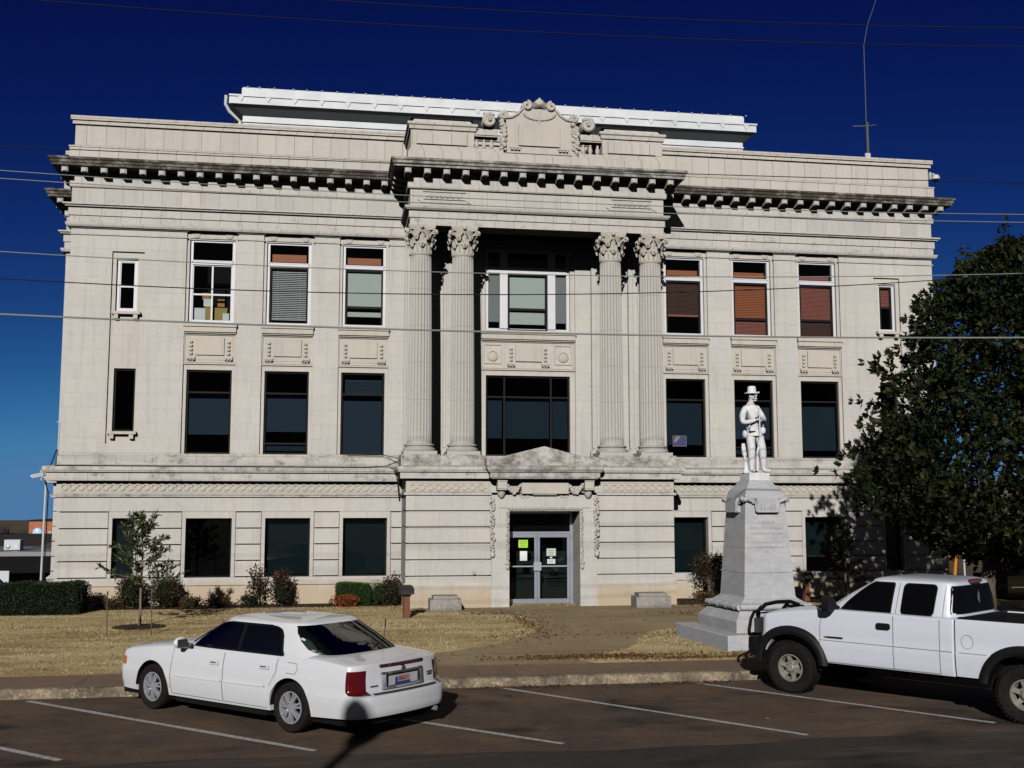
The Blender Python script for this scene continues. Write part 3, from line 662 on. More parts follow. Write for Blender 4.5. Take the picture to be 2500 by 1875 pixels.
a = MB(); rings(-3.75, -1.62, PBY-0.006); rings(1.72, 3.75, PBY-0.006); 
build_split(a, lambda x, y, z: ('ring_frieze', x > 0), S_CARVE, CH)
a = MB(); a.box(-3.90, -1.5, -2.02, -0.02, 4.10, 4.42); a.box(1.5, 3.90, -2.02, -0.02, 4.10, 4.42); a.box(-1.5, 1.5, -1.92, -0.02, 4.10, 4.36)
for x in (-3.42, -2.20, 2.20, 3.42): a.box(x-0.54, x+0.54, -2.06, -0.9, 4.12, 4.455)
a.build('column_pedestal_course', S_PED, CH)
# entrance surround
DX0, DX1 = -0.95, 1.06
a = MB(); wall_holes(a, -1.45, 1.55, -0.3, 3.40, PBY-0.06, 0.96, [(DX0, DX1, 0.235, 2.88)]); a.box(-1.25, 1.35, PBY-0.09, PBY-0.05, 2.97, 3.30)
a.box(DX0, DX1, PBY-0.02, -1.0, 0.0, 0.232)
a.build('door_surround', S_WALL, CH)
a = MB()
def garland(x, z0, z1, w_, y=PBY-0.08, n=40, r=(0.025,0.045)):
    for k in range(n): a.ball((x + R.uniform(-w_, w_), y - R.uniform(0, 0.03), z0 + (z1-z0)*k/(n-1)), R.uniform(*r), 6, 4)
for x in (-1.43, 1.53):
    garland(x, 1.72, 3.25, 0.055, n=70); a.ball((x, PBY-0.10, 1.68), (0.075,0.06,0.085), 8, 6)
for x in (-1.005, 1.115):
    garland(x, 1.40, 2.86, 0.022, n=44, r=(0.022,0.034)); a.ball((x, PBY-0.09, 1.33), (0.05,0.05,0.07), 8, 6); a.box(x-0.07, x+0.07, PBY-0.10, PBY-0.05, 1.42, 1.45)
for k in range(44): a.ball((DX0-0.03 + (DX1-DX0+0.06)*k/43, PBY-0.085, 2.935+0.01*sin(k*2.4)), R.uniform(0.026,0.038), 6, 4)
build_split(a, lambda x, y, z: ('garland', 9 if z > 2.90 and abs(x-0.05) < 1.05 else nearest(x, [-1.43,-1.005,1.115,1.53])), S_CARVE, CH, smooth=True, angle=180)
a = MB()     # hood, consoles, inscription panel
a.loft([[(-1.55-p, -1.9, z), (-1.55-p, -2.68-p, z), (1.55+p, -2.68-p, z), (1.55+p, -1.9, z)] for p, z in [(-0.05,3.78),(0.0,3.80),(0.0,3.93),(0.04,3.95),(0.09,4.03),(0.10,4.10),(0.0,4.14)]], closed=False, cap0=False)
a.box(-1.5, 1.5, -2.66, -2.0, 3.77, 3.80); a.box(-1.5, 1.5, -2.66, -1.9, 4.10, 4.15)
a.prism([(-1.62,4.14),(1.62,4.14),(1.62,4.34),(1.40,4.37),(1.12,4.40),(0.0,4.68),(-1.12,4.40),(-1.40,4.37),(-1.62,4.34)], -2.48, -1.95)
a.build('entrance_hood', S_PED, CH)
a = MB(); a.box(-0.63, 0.70, PBY-0.24, PBY-0.05, 3.36, 3.66); a.box(-0.30, 0.37, PBY-0.20, PBY-0.05, 3.325, 3.36)
for x in (-0.52, 0.59):
    a.box(x-0.15, x+0.15, PBY-0.13, PBY-0.05, 3.31, 3.35)
    for q in (-1, 1): a.box(x+q*0.07-0.035, x+q*0.07+0.035, PBY-0.12, PBY-0.05, 3.25, 3.31)
for x in (-1.19, 1.28):
    a.box(x-0.13, x+0.13, PBY-0.34, PBY-0.02, 3.46, 3.78); a.box(x-0.14, x+0.14, PBY-0.36, PBY-0.2, 3.50, 3.53)
    a.box(x-0.14, x+0.14, PBY-0.36, PBY-0.2, 3.70, 3.73)
    a.lathe((x, PBY-0.13, 3.25), [(0.02,-0.02),(0.07,0.02),(0.11,0.10),(0.13,0.2)], 12)
for cx in (-0.84, 0.92):
    for k in range(26):
        t = k/25; x = cx-0.2+0.4*t; z = 3.60 - 0.20*sin(pi*t); a.ball((x, PBY-0.13-R.uniform(0,0.05), z+R.uniform(-0.03,0.04)), R.uniform(0.04,0.065), 6, 4)
build_split(a, lambda x, y, z: ('inscription_panel', 0) if abs(x-0.035) < 0.67 else ('console', x > 0) if abs(x-0.04) > 1.09 else ('swag', x > 0), S_CARVE, CH, smooth=True, angle=30)
# aluminium double door
dy = -1.32
a = MB(); 
for (x0, x1, z0, z1) in ((DX0+0.003, DX0+0.06, 0.235, 2.87), (0.97, DX1-0.003, 0.235, 2.87), (DX0+0.06, 0.97, 2.225, 2.285), (DX0+0.06, 0.97, 2.80, 2.87), (DX0+0.06, 0.97, 0.233, 0.25)): a.box(x0, x1, dy, dy+0.10, z0, z1)
df = a.build('door_frame', M_ALU, CH)
MB().box(DX0+0.06, 0.97, dy+0.05, dy+0.056, 2.285, 2.80).build('transom_pane', G_TRUCK, df)
def leaf(x0, x1, hs):
    a = MB(); y0, y1 = dy+0.02, dy+0.07; sw = 0.075
    a.box(x0, x0+sw, y0, y1, 0.26, 2.22); a.box(x1-sw, x1, y0, y1, 0.26, 2.22); a.box(x0+sw, x1-sw, y0, y1, 0.26, 0.38); a.box(x0+sw, x1-sw, y0, y1, 2.12, 2.22)
    o = a.build('entrance_door', M_ALU, CH)
    MB().box(x0+sw, x1-sw, dy+0.04, dy+0.046, 0.38, 2.12).build('glass', G_DARK, o)
    b = MB(); b.box(x0+sw-0.01, x1-sw+0.01, dy-0.03, dy-0.005, 1.285, 1.32)
    hx = x1-0.05 if hs > 0 else x0+0.05; b.box(hx-0.055, hx+0.055, dy-0.05, dy+0.02, 1.18, 1.42); b.build('push_bar', M_STEEL, o)
    return o
d1 = leaf(DX0+0.065, 0.005, 1); d2 = leaf(0.015, 0.965, -1)
def note(x0, x1, z0, z1, mat, parent, lines, lc, nm='paper_notice', label=None):
    o = MB().box(x0, x1, dy+0.028, dy+0.036, z0, z1).build(nm, mat, parent)
    if label: o['label'] = label
    if lines:
        b = MB(); dz = (z1-z0)/(lines+1)
        for k in range(lines):
            zz = z1 - dz*(k+1); wd = (x1-x0)*(0.36 - 0.1*((k*37) % 3)/3); c = (x0+x1)/2; n = 7
            for q in range(n):
                xa = c - wd + 2*wd*q/n; b.box(xa, xa + 2*wd/n*0.72, dy+0.0255, dy+0.0285, zz-dz*0.18, zz+dz*0.18)
        o2 = MB().box(x0, x1, dy+0.028, dy+0.036, z0, z1); n0 = len(o2.f); o2.add(b.v, b.f); o2.mi[n0:] = [1]*len(b.f)
        me = o.data; p_ = o.parent; bpy.data.objects.remove(o); o = o2.build(nm, [mat, lc], p_)
        if label: o['label'] = label
M_LIME = plain('lime_paper', (0.42,0.72,0.05), 0.8); M_PAPER = plain('white_paper', (0.72,0.76,0.76), 0.8); M_PAPERG = plain('pale_green_paper', (0.50,0.60,0.50), 0.8); M_INK = plain('ink', (0.10,0.12,0.10), 0.8)
note(-0.53, -0.26, 1.83, 2.05, M_LIME, d1, 3, M_INK, label='lime green paper notice'); note(-0.49, -0.28, 1.46, 1.73, M_PAPER, d1, 0, M_INK)
note(0.29, 0.56, 1.59, 1.80, M_PAPERG, d2, 3, M_INK); note(0.385, 0.455, 1.525, 1.565, M_PAPER, d2, 0, M_INK); note(0.31, 0.54, 1.37, 1.50, M_PAPER, d2, 3, M_INK, label='black and white sticker')
# dark interior so that panes look into rooms
a = MB(); 
a.box(-13.0, 13.0, 1.3, 1.5, -0.2, 12.9)
for z in (0.3, 3.9, 7.6, 11.0): a.box(-13.0, 13.0, 0.40, 1.3, z, z+0.2)
for x in (-12.7, -10.7, -8.3, -6.1, -3.9, -1.8, 1.8, 3.9, 6.1, 8.3, 10.7, 12.7): a.box(x-0.05, x+0.05, 0.42, 1.3, 0.5, 11.0)
a.box(-0.99, -0.955, -1.2, 1.3, 0.2, 3.0); a.box(1.07, 1.1, -1.2, 1.3, 0.2, 3.0); a.box(-1, 1.1, -1.2, 1.3, 2.95, 3.0); a.box(-1, 1.1, -0.999, 1.3, 0.1, 0.2)
a.build('interior_partition', M_BLACK, CH)
# ------------------------------------------------------------------ windows
def frame_boxes(mb, x0, x1, z0, z1, y, t, d, bars_z=(), bars_x=(), bt=None):
    bt = bt or t
    mb.box(x0, x0+t, y, y+d, z0, z1); mb.box(x1-t, x1, y, y+d, z0, z1); mb.box(x0+t, x1-t, y, y+d, z0, z0+t); mb.box(x0+t, x1-t, y, y+d, z1-t, z1)
    for zb in bars_z: mb.box(x0+t, x1-t, y+0.003, y+d-0.003, zb-bt/2, zb+bt/2)
    for (xb, za, zc) in bars_x: mb.box(xb-bt/2, xb+bt/2, y+0.005, y+d-0.005, za, zc)
def shade(par, x0, x1, z0, z1, y, mat, nm='roller_shade', label=None):
    o = MB().box(x0, x1, y, y+0.006, z0, z1).build(nm, mat, par)
    if label: o['label'] = label
def slats(par, x0, x1, z0, z1, y, mat, n, label=None, cov=0.40):
    a = MB(); dz = (z1-z0)/n
    for k in range(n):
        z = z0 + dz*(k+0.5); a.add([(x0, y-0.008, z-dz*cov),(x1, y-0.008, z-dz*cov),(x1, y+0.012, z+dz*cov),(x0, y+0.012, z+dz*cov)], [(0,1,2,3)])
    a.box(x0, x1, y+0.004, y+0.012, z1-0.01, z1+0.03); a.box(x0, x1, y-0.004, y+0.008, z0-0.02, z0)
    for xx in (x0+(x1-x0)*0.2, x0+(x1-x0)*0.8): a.box(xx-0.004, xx+0.004, y-0.012, y-0.009, z0, z1)
    o = a.build('venetian_blind', mat, par)
    if label: o['label'] = label
def mid_window(cx, hw, z0=4.51, z1=6.95, bars=(6.30,), lower=True, label=None, y=0.15, g=None, barx=()):
    a = MB(); frame_boxes(a, cx-hw+0.002, cx+hw-0.002, z0+0.002, z1-0.002, y, 0.05, 0.10, bars, barx)
    o = a.build('window', M_DARKFRAME, CH)
    if label: o['label'] = label
    MB().box(cx-hw+0.03, cx+hw-0.03, y+0.04, y+0.046, z0+0.03, z1-0.03).build('pane', g or G_TINT, o)
    return o
wn = {}
for s in (-1, 1):
    for i, c in ((2, C2), (3, C3), (4, C4)):
        cx = s*c; extra = (4.83,) if (s, i) in ((-1, 3), (1, 3)) else ()
        o = mid_window(cx, 0.64, bars=(6.30,)+extra); wn[(s, i)] = o
        x0, x1 = cx-0.57, cx+0.57
        if (s, i) == (-1, 2): shade(o, x0, x1, 5.08, 6.13, 0.25, M_SHADEG)
        elif (s, i) == (-1, 3): shade(o, x0, x1, 5.18, 6.16, 0.25, M_SHADEG); shade(o, x0, x1, 4.62, 4.80, 0.25, M_SHADED)
        elif (s, i) == (-1, 4):
            shade(o, x0, x1, 4.55, 6.12, 0.25, M_SHADEG); slats(o, x0+0.05, x1, 6.36, 6.72, 0.26, M_SLATW, 9)
        elif (s, i) == (1, 4): shade(o, x0, x1, 4.9, 6.2, 0.27, M_SHADED)
        elif (s, i) == (1, 3): shade(o, x0, x1, 5.1, 6.1, 0.25, M_SHADEG); shade(o, x0, x1, 4.62, 4.78, 0.25, M_SHADED)
        else: shade(o, x0, x1, 4.75, 6.15, 0.25, M_SHADED)
    o = mid_window(s*11.765, 0.30, 5.14, 6.95, bars=()); 
o = mid_window(0.0, 1.30, bars=(6.30,), barx=((-0.72, 4.55, 6.90), (0.72, 4.55, 6.90))); shade(o, -0.68, 0.68, 5.05, 6.18, 0.26, M_SHADED); shade(o, -1.25, -0.78, 5.05, 6.2, 0.26, M_SHADED); shade(o, 0.78, 1.25, 5.05, 6.2, 0.26, M_SHADED)
# poster in a first floor window right of the columns
po = MB().box(4.98-0.40, 4.98+0.02, 0.175, 0.183, 4.86, 5.17).build('poster', plain('dark_blue_poster', (0.03,0.035,0.12), 0.6), wn[(1, 4)], ); po['label'] = 'blue and red poster with a pale border'
b = MB(); frame_boxes(b, 4.57, 5.01, 4.85, 5.18, 0.168, 0.012, 0.006); b.prism([(4.60,5.0),(4.66,4.96),(4.80,5.12),(4.80,5.16),(4.68,5.16)], 0.170, 0.173); b.build('poster_border', plain('poster_pink', (0.20,0.15,0.17), 0.6), wn[(1, 4)])
# base windows
for s in (-1, 1):
    for k, (c, h) in enumerate(((9.265, 0.635), (7.07, 0.635), (4.87, 0.635), (11.585, 0.30))):
        cx = s*c; o = mid_window(cx, h, 0.99, 2.675 if h > 0.5 else 2.68, bars=(1.47,) if (s, k) == (1, 0) else (), y=-0.10, g=G_DARK)
        if not (s == -1 and k == 0): shade(o, cx-h+0.06, cx+h-0.06, 1.06 if (s, k) != (1, 0) else 1.5, 2.50, 0.02, M_SHADED, 'sun_screen')
# upper windows, white painted frames
def upper(cx, hw, style, z0=8.31, z1=10.83, y=0.16):
    a = MB(); frame_boxes(a, cx-hw+0.002, cx+hw-0.002, z0+0.002, z1-0.002, y, 0.085, 0.12)
    a.box(cx-hw-0.0, cx+hw, y-0.05, y+0.05, z1-0.035, z1-0.003)
    if z1-z0 > 2: a.box(cx-hw+0.08, cx+hw-0.08, y-0.025, y+0.10, 10.07, 10.19); a.box(cx-hw+0.05, cx+hw-0.05, y-0.035, y+0.02, 10.17, 10.20)
    if style == 'sash4': frame_boxes(a, cx-hw+0.086, cx+hw-0.086, 8.40, 10.068, y+0.02, 0.03, 0.06, (9.19,), ((cx, 8.43, 9.17), (cx, 9.21, 10.04)), 0.05)
    if style == 'narrow': frame_boxes(a, cx-hw+0.086, cx+hw-0.086, z0+0.086, z1-0.086, y+0.02, 0.03, 0.06, (9.36,), (), 0.06)
    o = a.build('window', M_WHITEFRAME, CH)
    MB().box(cx-hw+0.06, cx+hw-0.06, y+0.055, y+0.061, z0+0.06, z1-0.06).build('pane', G_CLEAR, o)
    if style not in ('sash4', 'narrow'):
        b = MB(); zt = 10.069 if z1-z0 > 2 else z1-0.086
        frame_boxes(b, cx-hw+0.086, cx+hw-0.086, z0+0.02, zt, y+0.01, 0.055, 0.05, (style,) if style else (), (), 0.07)
        b.build('storm_sash', M_DARKFRAME, o)
    return o
Y2 = 0.26
M_GREYPANE = plain('mid_grey_shade', (0.24,0.25,0.25), 0.8)
o = upper(-C2, 0.65, 'sash4')
o = upper(-C3, 0.65, None); slats(o, -C3-0.54, -C3+0.54, 8.52, 10.03, Y2, M_SLATW, 27, 'grey striped venetian blind', 0.27); shade(o, -C3-0.5, -C3+0.5, 10.25, 10.48, Y2, M_SLATO, 'valance')
o = upper(-C4, 0.65, 8.93); shade(o, -C4-0.53, -C4+0.53, 8.95, 10.0, Y2, M_SHADE); shade(o, -C4-0.53, -C4+0.53, 8.66, 8.80, Y2+0.01, M_SHADE); shade(o, -C4-0.5, -C4+0.5, 10.25, 10.45, Y2, M_SLATO, 'valance')
o = upper(C4, 0.65, None); slats(o, C4-0.52, C4+0.52, 8.98, 10.03, Y2, M_SLATD, 26, 'dark brown blind'); shade(o, C4-0.5, C4+0.5, 8.94, 9.0, Y2-0.02, M_SLATR, 'bottom_rail'); shade(o, C4-0.5, C4+0.5, 10.25, 10.42, Y2, M_SLATO, 'valance')
o = upper(C3, 0.65, 8.90); slats(o, C3-0.53, C3+0.53, 8.98, 10.0, Y2, M_SLATO, 19, 'orange brown blind'); slats(o, C3-0.53, C3+0.53, 8.40, 8.82, Y2, M_SLATR, 10); shade(o, C3-0.5, C3+0.5, 10.25, 10.42, Y2, M_SLATO, 'valance')
o = upper(C2, 0.65, 8.92); slats(o, C2-0.53, C2+0.53, 8.98, 9.98, Y2, M_SLATR, 24, 'red brown blind'); slats(o, C2-0.53, C2+0.53, 8.42, 8.84, Y2, M_SLATD, 10); shade(o, C2-0.5, C2+0.5, 10.25, 10.36, Y2, M_SLATR, 'valance')
o = upper(-11.80, 0.30, 'narrow', 8.60, 10.17)
o = upper(11.80, 0.30, 9.40, 8.60, 10.17); slats(o, 11.60, 12.0, 9.46, 10.05, Y2, M_SLATR, 12)
# three-part window between the columns
a = MB(); y = 0.15
frame_boxes(a, -1.308, 1.308, 8.312, 10.858, y, 0.09, 0.12)
a.box(-1.22, 1.22, y-0.03, y+0.10, 10.12, 10.30); 
for s in (-1, 1): a.box(s*0.745-0.12, s*0.745+0.12, y-0.04, y+0.11, 8.40, 10.12); a.box(s*0.745-0.12, s*0.745+0.12, y-0.02, y+0.10, 10.30, 10.76)
o = a.build('window', M_WHITEFRAME, CH); o['label'] = 'three part white window between the columns'
MB().box(-1.23, 1.23, y+0.055, y+0.061, 8.39, 10.78).build('pane', G_CLEAR, o)
b = MB(); frame_boxes(b, -0.623, 0.623, 8.33, 10.118, y+0.0, 0.055, 0.05, (9.01,), (), 0.07); b.build('storm_sash', M_DARKFRAME, o)
shade(o, -0.56, 0.56, 9.05, 10.08, Y2, M_SHADE); shade(o, -0.55, 0.55, 8.56, 8.93, Y2+0.01, M_SHADE)
for s in (-1, 1): shade(o, s*1.05-0.18, s*1.05+0.18, 8.62, 10.1, Y2, M_GREYPANE)
# objects on the sills of the top floor
def sillbox(nm, label, cat, x0, x1, z0, z1, mat, y0=0.30, tilt=0.0):
    a = MB(); a.box(x0, x1, y0, y0+0.18, z0, z1); a.box(x0+0.01, x1-0.01, y0-0.004, y0, (z0+z1)/2-0.004, (z0+z1)/2+0.004); a.box(x0-0.004, x1+0.004, y0-0.006, y0+0.186, z1-0.03, z1+0.004)
    return tag(a.build(nm, mat), label, cat)
M_CARD = plain('cardboard', (0.38,0.27,0.08), 0.8); M_CARD2 = plain('orange_cardboard', (0.45,0.20,0.07), 0.8)
sillbox('paper_bundle', 'white paper bundle at the left of the cluttered top floor window', 'papers', -9.98, -9.60, 8.25, 8.80, M_PAPER)
sillbox('storage_box', 'tall tan box left of the mullion in the cluttered window', 'box', -9.62, -9.44, 8.25, 8.86, M_CARD, 0.32)
sillbox('storage_box', 'wide yellowish box right of the mullion in the cluttered window', 'box', -9.38, -8.98, 8.25, 8.83, M_CARD, 0.36)
sillbox('storage_box', 'small orange box at the top of the pile in the cluttered window', 'box', -9.28, -9.08, 8.90, 9.12, M_CARD2, 0.55)
sillbox('storage_box', 'orange box behind the meeting rail in the cluttered window', 'box', -9.72, -9.50, 9.10, 9.30, M_CARD2, 0.55)
sillbox('paper_bundle', 'white papers on top of the tan box in the cluttered window', 'papers', -9.66, -9.42, 8.87, 9.08, M_PAPER, 0.34)
sillbox('paper_bundle', 'white papers at the right edge of the cluttered window', 'papers', -9.10, -8.92, 8.25, 8.66, M_PAPER, 0.30)
# ------------------------------------------------------------------ roof penthouse, camera, antenna
a = MB(); a.box(-9.07, 8.95, 5.0, 24, 13.7, 16.55); a.box(-9.09, 8.97, 4.95, 5.0, 16.12, 16.17); a.build('penthouse_wall', M_ROOFW, CH)
a = MB(); a.loft([[(-9.12+p, 24, z), (-9.12+p, 4.95+p, z), (9.0-p, 4.95+p, z), (9.0-p, 24, z)] for p, z in [(0.0,16.9),(0.0,17.30),(0.04,17.36),(0.4,17.37)]], closed=False)
for k in range(36): a.ball((-9.0+0.515*k+R.uniform(-.1,.1), 4.97, 17.37), (0.05,0.04,0.02), 5, 4)
a.build('penthouse_parapet', M_ROOFW, CH)
a = MB(); a.box(-9.5, 9.32, 4.46, 5.2, 16.85, 16.91); a.box(-9.47, 9.29, 4.50, 4.54, 16.60, 16.85); a.box(-9.5, -9.46, 4.54, 24, 16.60, 16.85); a.box(9.25, 9.3, 4.54, 24, 16.60, 16.85)
for k in range(37):
    x = -9.1+0.9*k
    if x < 9.2: a.prism([(x-0.10,16.85),(x,16.67),(x+0.10,16.85)], 4.47, 4.50)
a.build('eave', M_ROOFW, CH)
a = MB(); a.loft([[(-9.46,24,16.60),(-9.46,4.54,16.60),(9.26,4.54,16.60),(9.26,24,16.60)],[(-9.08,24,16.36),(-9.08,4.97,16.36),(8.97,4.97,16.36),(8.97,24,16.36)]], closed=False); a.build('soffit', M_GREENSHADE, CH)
a = MB(); a.tube([(-9.6,4.6,16.9),(-9.62,4.7,16.6),(-9.5,4.8,16.4),(-9.15,4.93,16.1),(-9.15,4.93,14)], 0.06, 8); a.build('downspout', M_ROOFW, CH)
t = thing('antenna_mast', 'thin grey whip antenna mast on the right end of the roof', 'antenna', (12.86, 3.0, 13.7))
MB().tube([(0,0,0),(0,0,2.95)], 0.055, 8).build('mast', plain('dark_mast', (0.06,0.065,0.07), 0.7), t)
MB().tube([(-0.03,0,2.8),(-0.02,0,5.8),(0.15,0,6.6),(0.45,0,7.4),(0.8,0,8.4),(0.95,0,8.9)], [0.014,0.012,0.010,0.008,0.007,0.006], 6).build('whip', plain('grey_whip', (0.12,0.13,0.15), 0.7, spec=0.1), t)
MB().tube([(-0.6,-0.1,2.75),(0,0,2.83),(0.5,0.3,3.0)], 0.012, 5).build('radial_rod', M_STEEL, t)
MB().box(-0.17,0.02,-0.14,-0.06,1.42,1.78).build('junction_box', M_WHITEPL, t)
t = thing('dome_camera', 'white dome security camera on the right end of the parapet', 'security camera', (13.38, -0.05, 13.70))
MB().box(0.0,0.05,-0.07,0.07,-0.02,0.22).tube([(0.05,0,0.1),(0.09,0,0.16),(0.17,0,0.19),(0.22,0,0.15)],0.025,8).build('bracket', M_WHITEPL, t, smooth=True)
MB().lathe((0.24,0,0.0),[(0.02,0.16),(0.10,0.14),(0.135,0.07),(0.135,0.0)],16).build('housing', M_WHITEPL, t, smooth=True)
MB().ball((0.24,0,0.0),(0.105,0.105,0.10),14,10).build('dome', M_PLASTIC, t, smooth=True)
t = thing('security_camera', 'grey bullet security camera on the left end of the stone belt course', 'security camera', (-13.73, -0.62, 3.86))
MB().obox((-0.10,-0.05,0.0),(0.13,0.05,0.03),(-0.02,0.05,0),(0,0,0.055)).lathe((-0.24,-0.1,-0.03),[(0.04,-0.02),(0.045,0.03)],10,'x').build('housing', M_WHITEPL, t)
MB().tube([(-0.05,0,-0.05),(0.0,0.0,-0.13),(0.12,0.1,-0.13)],0.02,6).build('bracket', M_WHITEPL, t)
t = tag(MB().tube([(-13.68,-0.45,0.1),(-13.66,-0.42,3.66),(-13.72,-0.66,3.80)],0.03,8).tube([(-13.50,-0.1,4.12),(-13.47,-0.06,4.3),(-13.45,-0.06,5.36),(-13.52,-0.06,5.38)],0.022,8).build('conduit', M_WHITEPL), 'white vertical conduit pipe at the left corner of the stone building', 'pipe')
t = tag(MB().tube([(-13.62,-0.4,0.1),(-13.6,-0.38,3.4),(-13.66,-0.55,3.7),(-13.75,-0.6,3.78),(-13.70,-0.55,3.95),(-13.56,-0.4,4.15),(-13.49,-0.1,4.6)],0.018,6).build('cable', M_PLASTIC), 'black cable looping up past the bullet camera at the left corner', 'cable')
t = tag(MB().tube([(-13.4,-0.66,4.135),(-9,-0.665,4.13),(-4.9,-0.66,4.12),(-4.3,-0.7,4.16),(-3.95,-1.3,4.3),(-3.92,-2.2,4.4)],0.013,6).tube([(-5.4,-0.14,4.48),(-4.4,-0.14,4.5),(-4.0,-0.5,4.42),(-3.93,-1.5,4.25)],0.012,6).tube([(-4.02,-2.40,4.12),(-4.05,-2.4,3.6),(-4.0,-2.3,3.15)],0.025,6).build('cable', M_CABLE), 'thin grey cable run along the belt course to the portico', 'cable')
# ------------------------------------------------------------------ ground, road, walks
def lawn_z(y): 
    t = min(1, max(0, (y + 12.5)/9.0)); return 0.15 + 0.09*t*t*(3-2*t)
def gz(x, y):
    z = -0.03
    k = max(0, y - 14)/50; kx = 1/(1+math.exp((x+2)/6)); z -= 4.2*(1-math.exp(-k*k*2.2))*kx
    sy = min(1, max(0, (y-4)/9)); sx = min(1, max(0, (-14.5-x)/3)); z -= 1.15*sy*sx*math.exp(-max(0, y-14)/14)
    return z
a = MB(); xs = [-500,-250,-140,-90]+[-60+5*i for i in range(25)]+[90,140,250,500]; ys = [-200,-120,-60,-30,0,8,12]+[16+4*i for i in range(24)]+[130,170,240,350,500]
a.add([(x,y,gz(x,y)) for y in ys for x in xs], [(j*len(xs)+i, j*len(xs)+i+1, (j+1)*len(xs)+i+1, (j+1)*len(xs)+i) for j in range(len(ys)-1) for i in range(len(xs)-1)])
tag(a.build('ground', M_EARTH, smooth=True), kind='structure')
tag(MB().add([(-60,-60,-0.004),(60,-60,-0.004),(60,-18.2,-0.004),(-60,-18.2,-0.004)], [(0,1,2,3)]).build('road', M_ROAD), kind='structure')
V = []; n = 120
for i in range(n+1):
    x = -30 + i*0.5; V += [(x, -18.85 + 0.14*sin(x*0.7) + 0.05*sin(x*3.1), 0.0), (x, -13.95, 0.0)]
tag(MB().add(V, [(2*i, 2*i+2, 2*i+3, 2*i+1) for i in range(n)]).build('parking_lot', M_LOT), kind='structure')
P2 = [(-10.51,-14.15,-6.02,-18.45),(-7.2,-14.1,-2.87,-18.55),(-3.04,-14.03,0.48,-18.54),(0.30,-13.98,3.44,-18.19),(-12.6,-15.2,-9.05,-18.49),(3.9,-14.0,7.1,-18.2)]
for x0,y0,x1,y1 in P2:
    d = Vector((x1-x0,y1-y0,0)).normalized(); q = Vector((-d.y,d.x,0))*0.052; A = Vector((x0,y0,0.004)); B = Vector((x1,y1,0.004)); V = []; n = 16
    for i in range(n+1):
        p = A.lerp(B, i/n); s = 1 + 0.12*R.uniform(-1,1); V += [p-q*s, p+q*s]
    tag(MB().add(V, [(2*i,2*i+2,2*i+3,2*i+1) for i in range(n)]).build('parking_line', M_STRIPE), kind='structure')
# kerb with a rough, broken face
a = MB(); xs = [-32+0.12*i for i in range(int(64/0.12))]; prof = [(0,-0.01),(0.0,0.05),(0.005,0.10),(0.02,0.138),(0.05,0.150),(0.16,0.153)]
rings_ = []
for x in xs:
    j = 0.010*sin(x*2.1)+0.008*sin(x*5.3)+R.uniform(-0.006,0.006); ch = (0.02 if R.random() < 0.06 else 0)
    rings_.append([(x, -13.97 + p + j*(1 if i < 4 else 0) + R.uniform(-.004,.004)+ch*(i in (3,4)), z + (R.uniform(-0.004,0.004) if 0 < i < 5 else 0)-ch*0.8*(i in (3,4))) for i, (p, z) in enumerate(prof)])
a.loft(rings_, closed=False); tag(a.build('kerb', M_KERB, smooth=True, angle=180), kind='structure')
tag(MB().box(-32, 32, -13.815, -12.52, 0.02, 0.150).build('sidewalk', M_SIDEWALK), kind='structure')
a = MB()
for x in (-26,-22,-18,-14,-9.9,-6.6,-3.3,0,3.3,6.6,10,14): a.box(x, x+0.012, -13.81, -12.52, 0.145, 0.1512)
a.box(-32, 32, -13.822, -13.812, 0.14, 0.1515); tag(a.build('sidewalk_joint', M_SEAMD), kind='structure')
ysl = [-12.52 + 0.6*i for i in range(24)]; a = MB(); xl = [-32, -20, -10, 0, 10, 20, 32]
a.add([(x, y, lawn_z(y)) for y in ysl for x in xl], [(j*7+i, j*7+i+1, (j+1)*7+i+1, (j+1)*7+i) for j in range(len(ysl)-1) for i in range(6)])
tag(a.build('lawn', M_LAWN, smooth=True), kind='structure')
WALKP = [(-6.6,-12.5),(-1.0,-12.5),(-1.25,-11.95),(-0.4,-11.2),(0.35,-10.3),(0.75,-9.3),(1.2,-8.2),(2.6,-7.2),(4.4,-6.5),(9,-5.9),(18,-5.6),(18,-4.2),(9,-4.3),(5.6,-4.0),(5.0,-3.2),(5.2,-2.62),(3.9,-2.28),(-3.9,-2.28),(-3.6,-2.6),(-2.3,-3.1),(-1.35,-3.9),(-0.95,-4.9),(-0.8,-6.0),(-1.0,-7.2),(-1.6,-8.6),(-2.6,-9.9),(-3.7,-10.7),(-4.7,-11.2),(-5.9,-11.7)]
def inpoly(x, y, P):
    c = False; j = len(P)-1
    for i in range(len(P)):
        if (P[i][1] > y) != (P[j][1] > y) and x < (P[j][0]-P[i][0])*(y-P[i][1])/(P[j][1]-P[i][1]) + P[i][0]: c = not c
        j = i
    return c
bm = bmesh.new(); N_ = len(WALKP); pts = []
for i in range(N_):      # jagged edges where the grass creeps over
    x0, y0 = WALKP[i]; x1, y1 = WALKP[(i+1) % N_]; L = sqrt((x1-x0)**2+(y1-y0)**2); m_ = max(1, int(L/0.18))
    for k in range(m_):
        t = k/m_; j = 0.05 if L < 4.5 and y0 < -2.5 else 0.0; pts.append((x0+(x1-x0)*t+R.uniform(-j,j), y0+(y1-y0)*t+R.uniform(-j,j)))
from mathutils.geometry import tessellate_polygon
vs_ = [bm.verts.new((x, y, lawn_z(y)+0.006)) for x, y in pts]
for tri in tessellate_polygon([[Vector((x, y, 0)) for x, y in pts]]): bm.faces.new([vs_[i] for i in tri])
for yy in [-12+0.5*i for i in range(21)]: bmesh.ops.bisect_plane(bm, geom=bm.verts[:]+bm.edges[:]+bm.faces[:], plane_co=(0,yy,0), plane_no=(0,1,0))
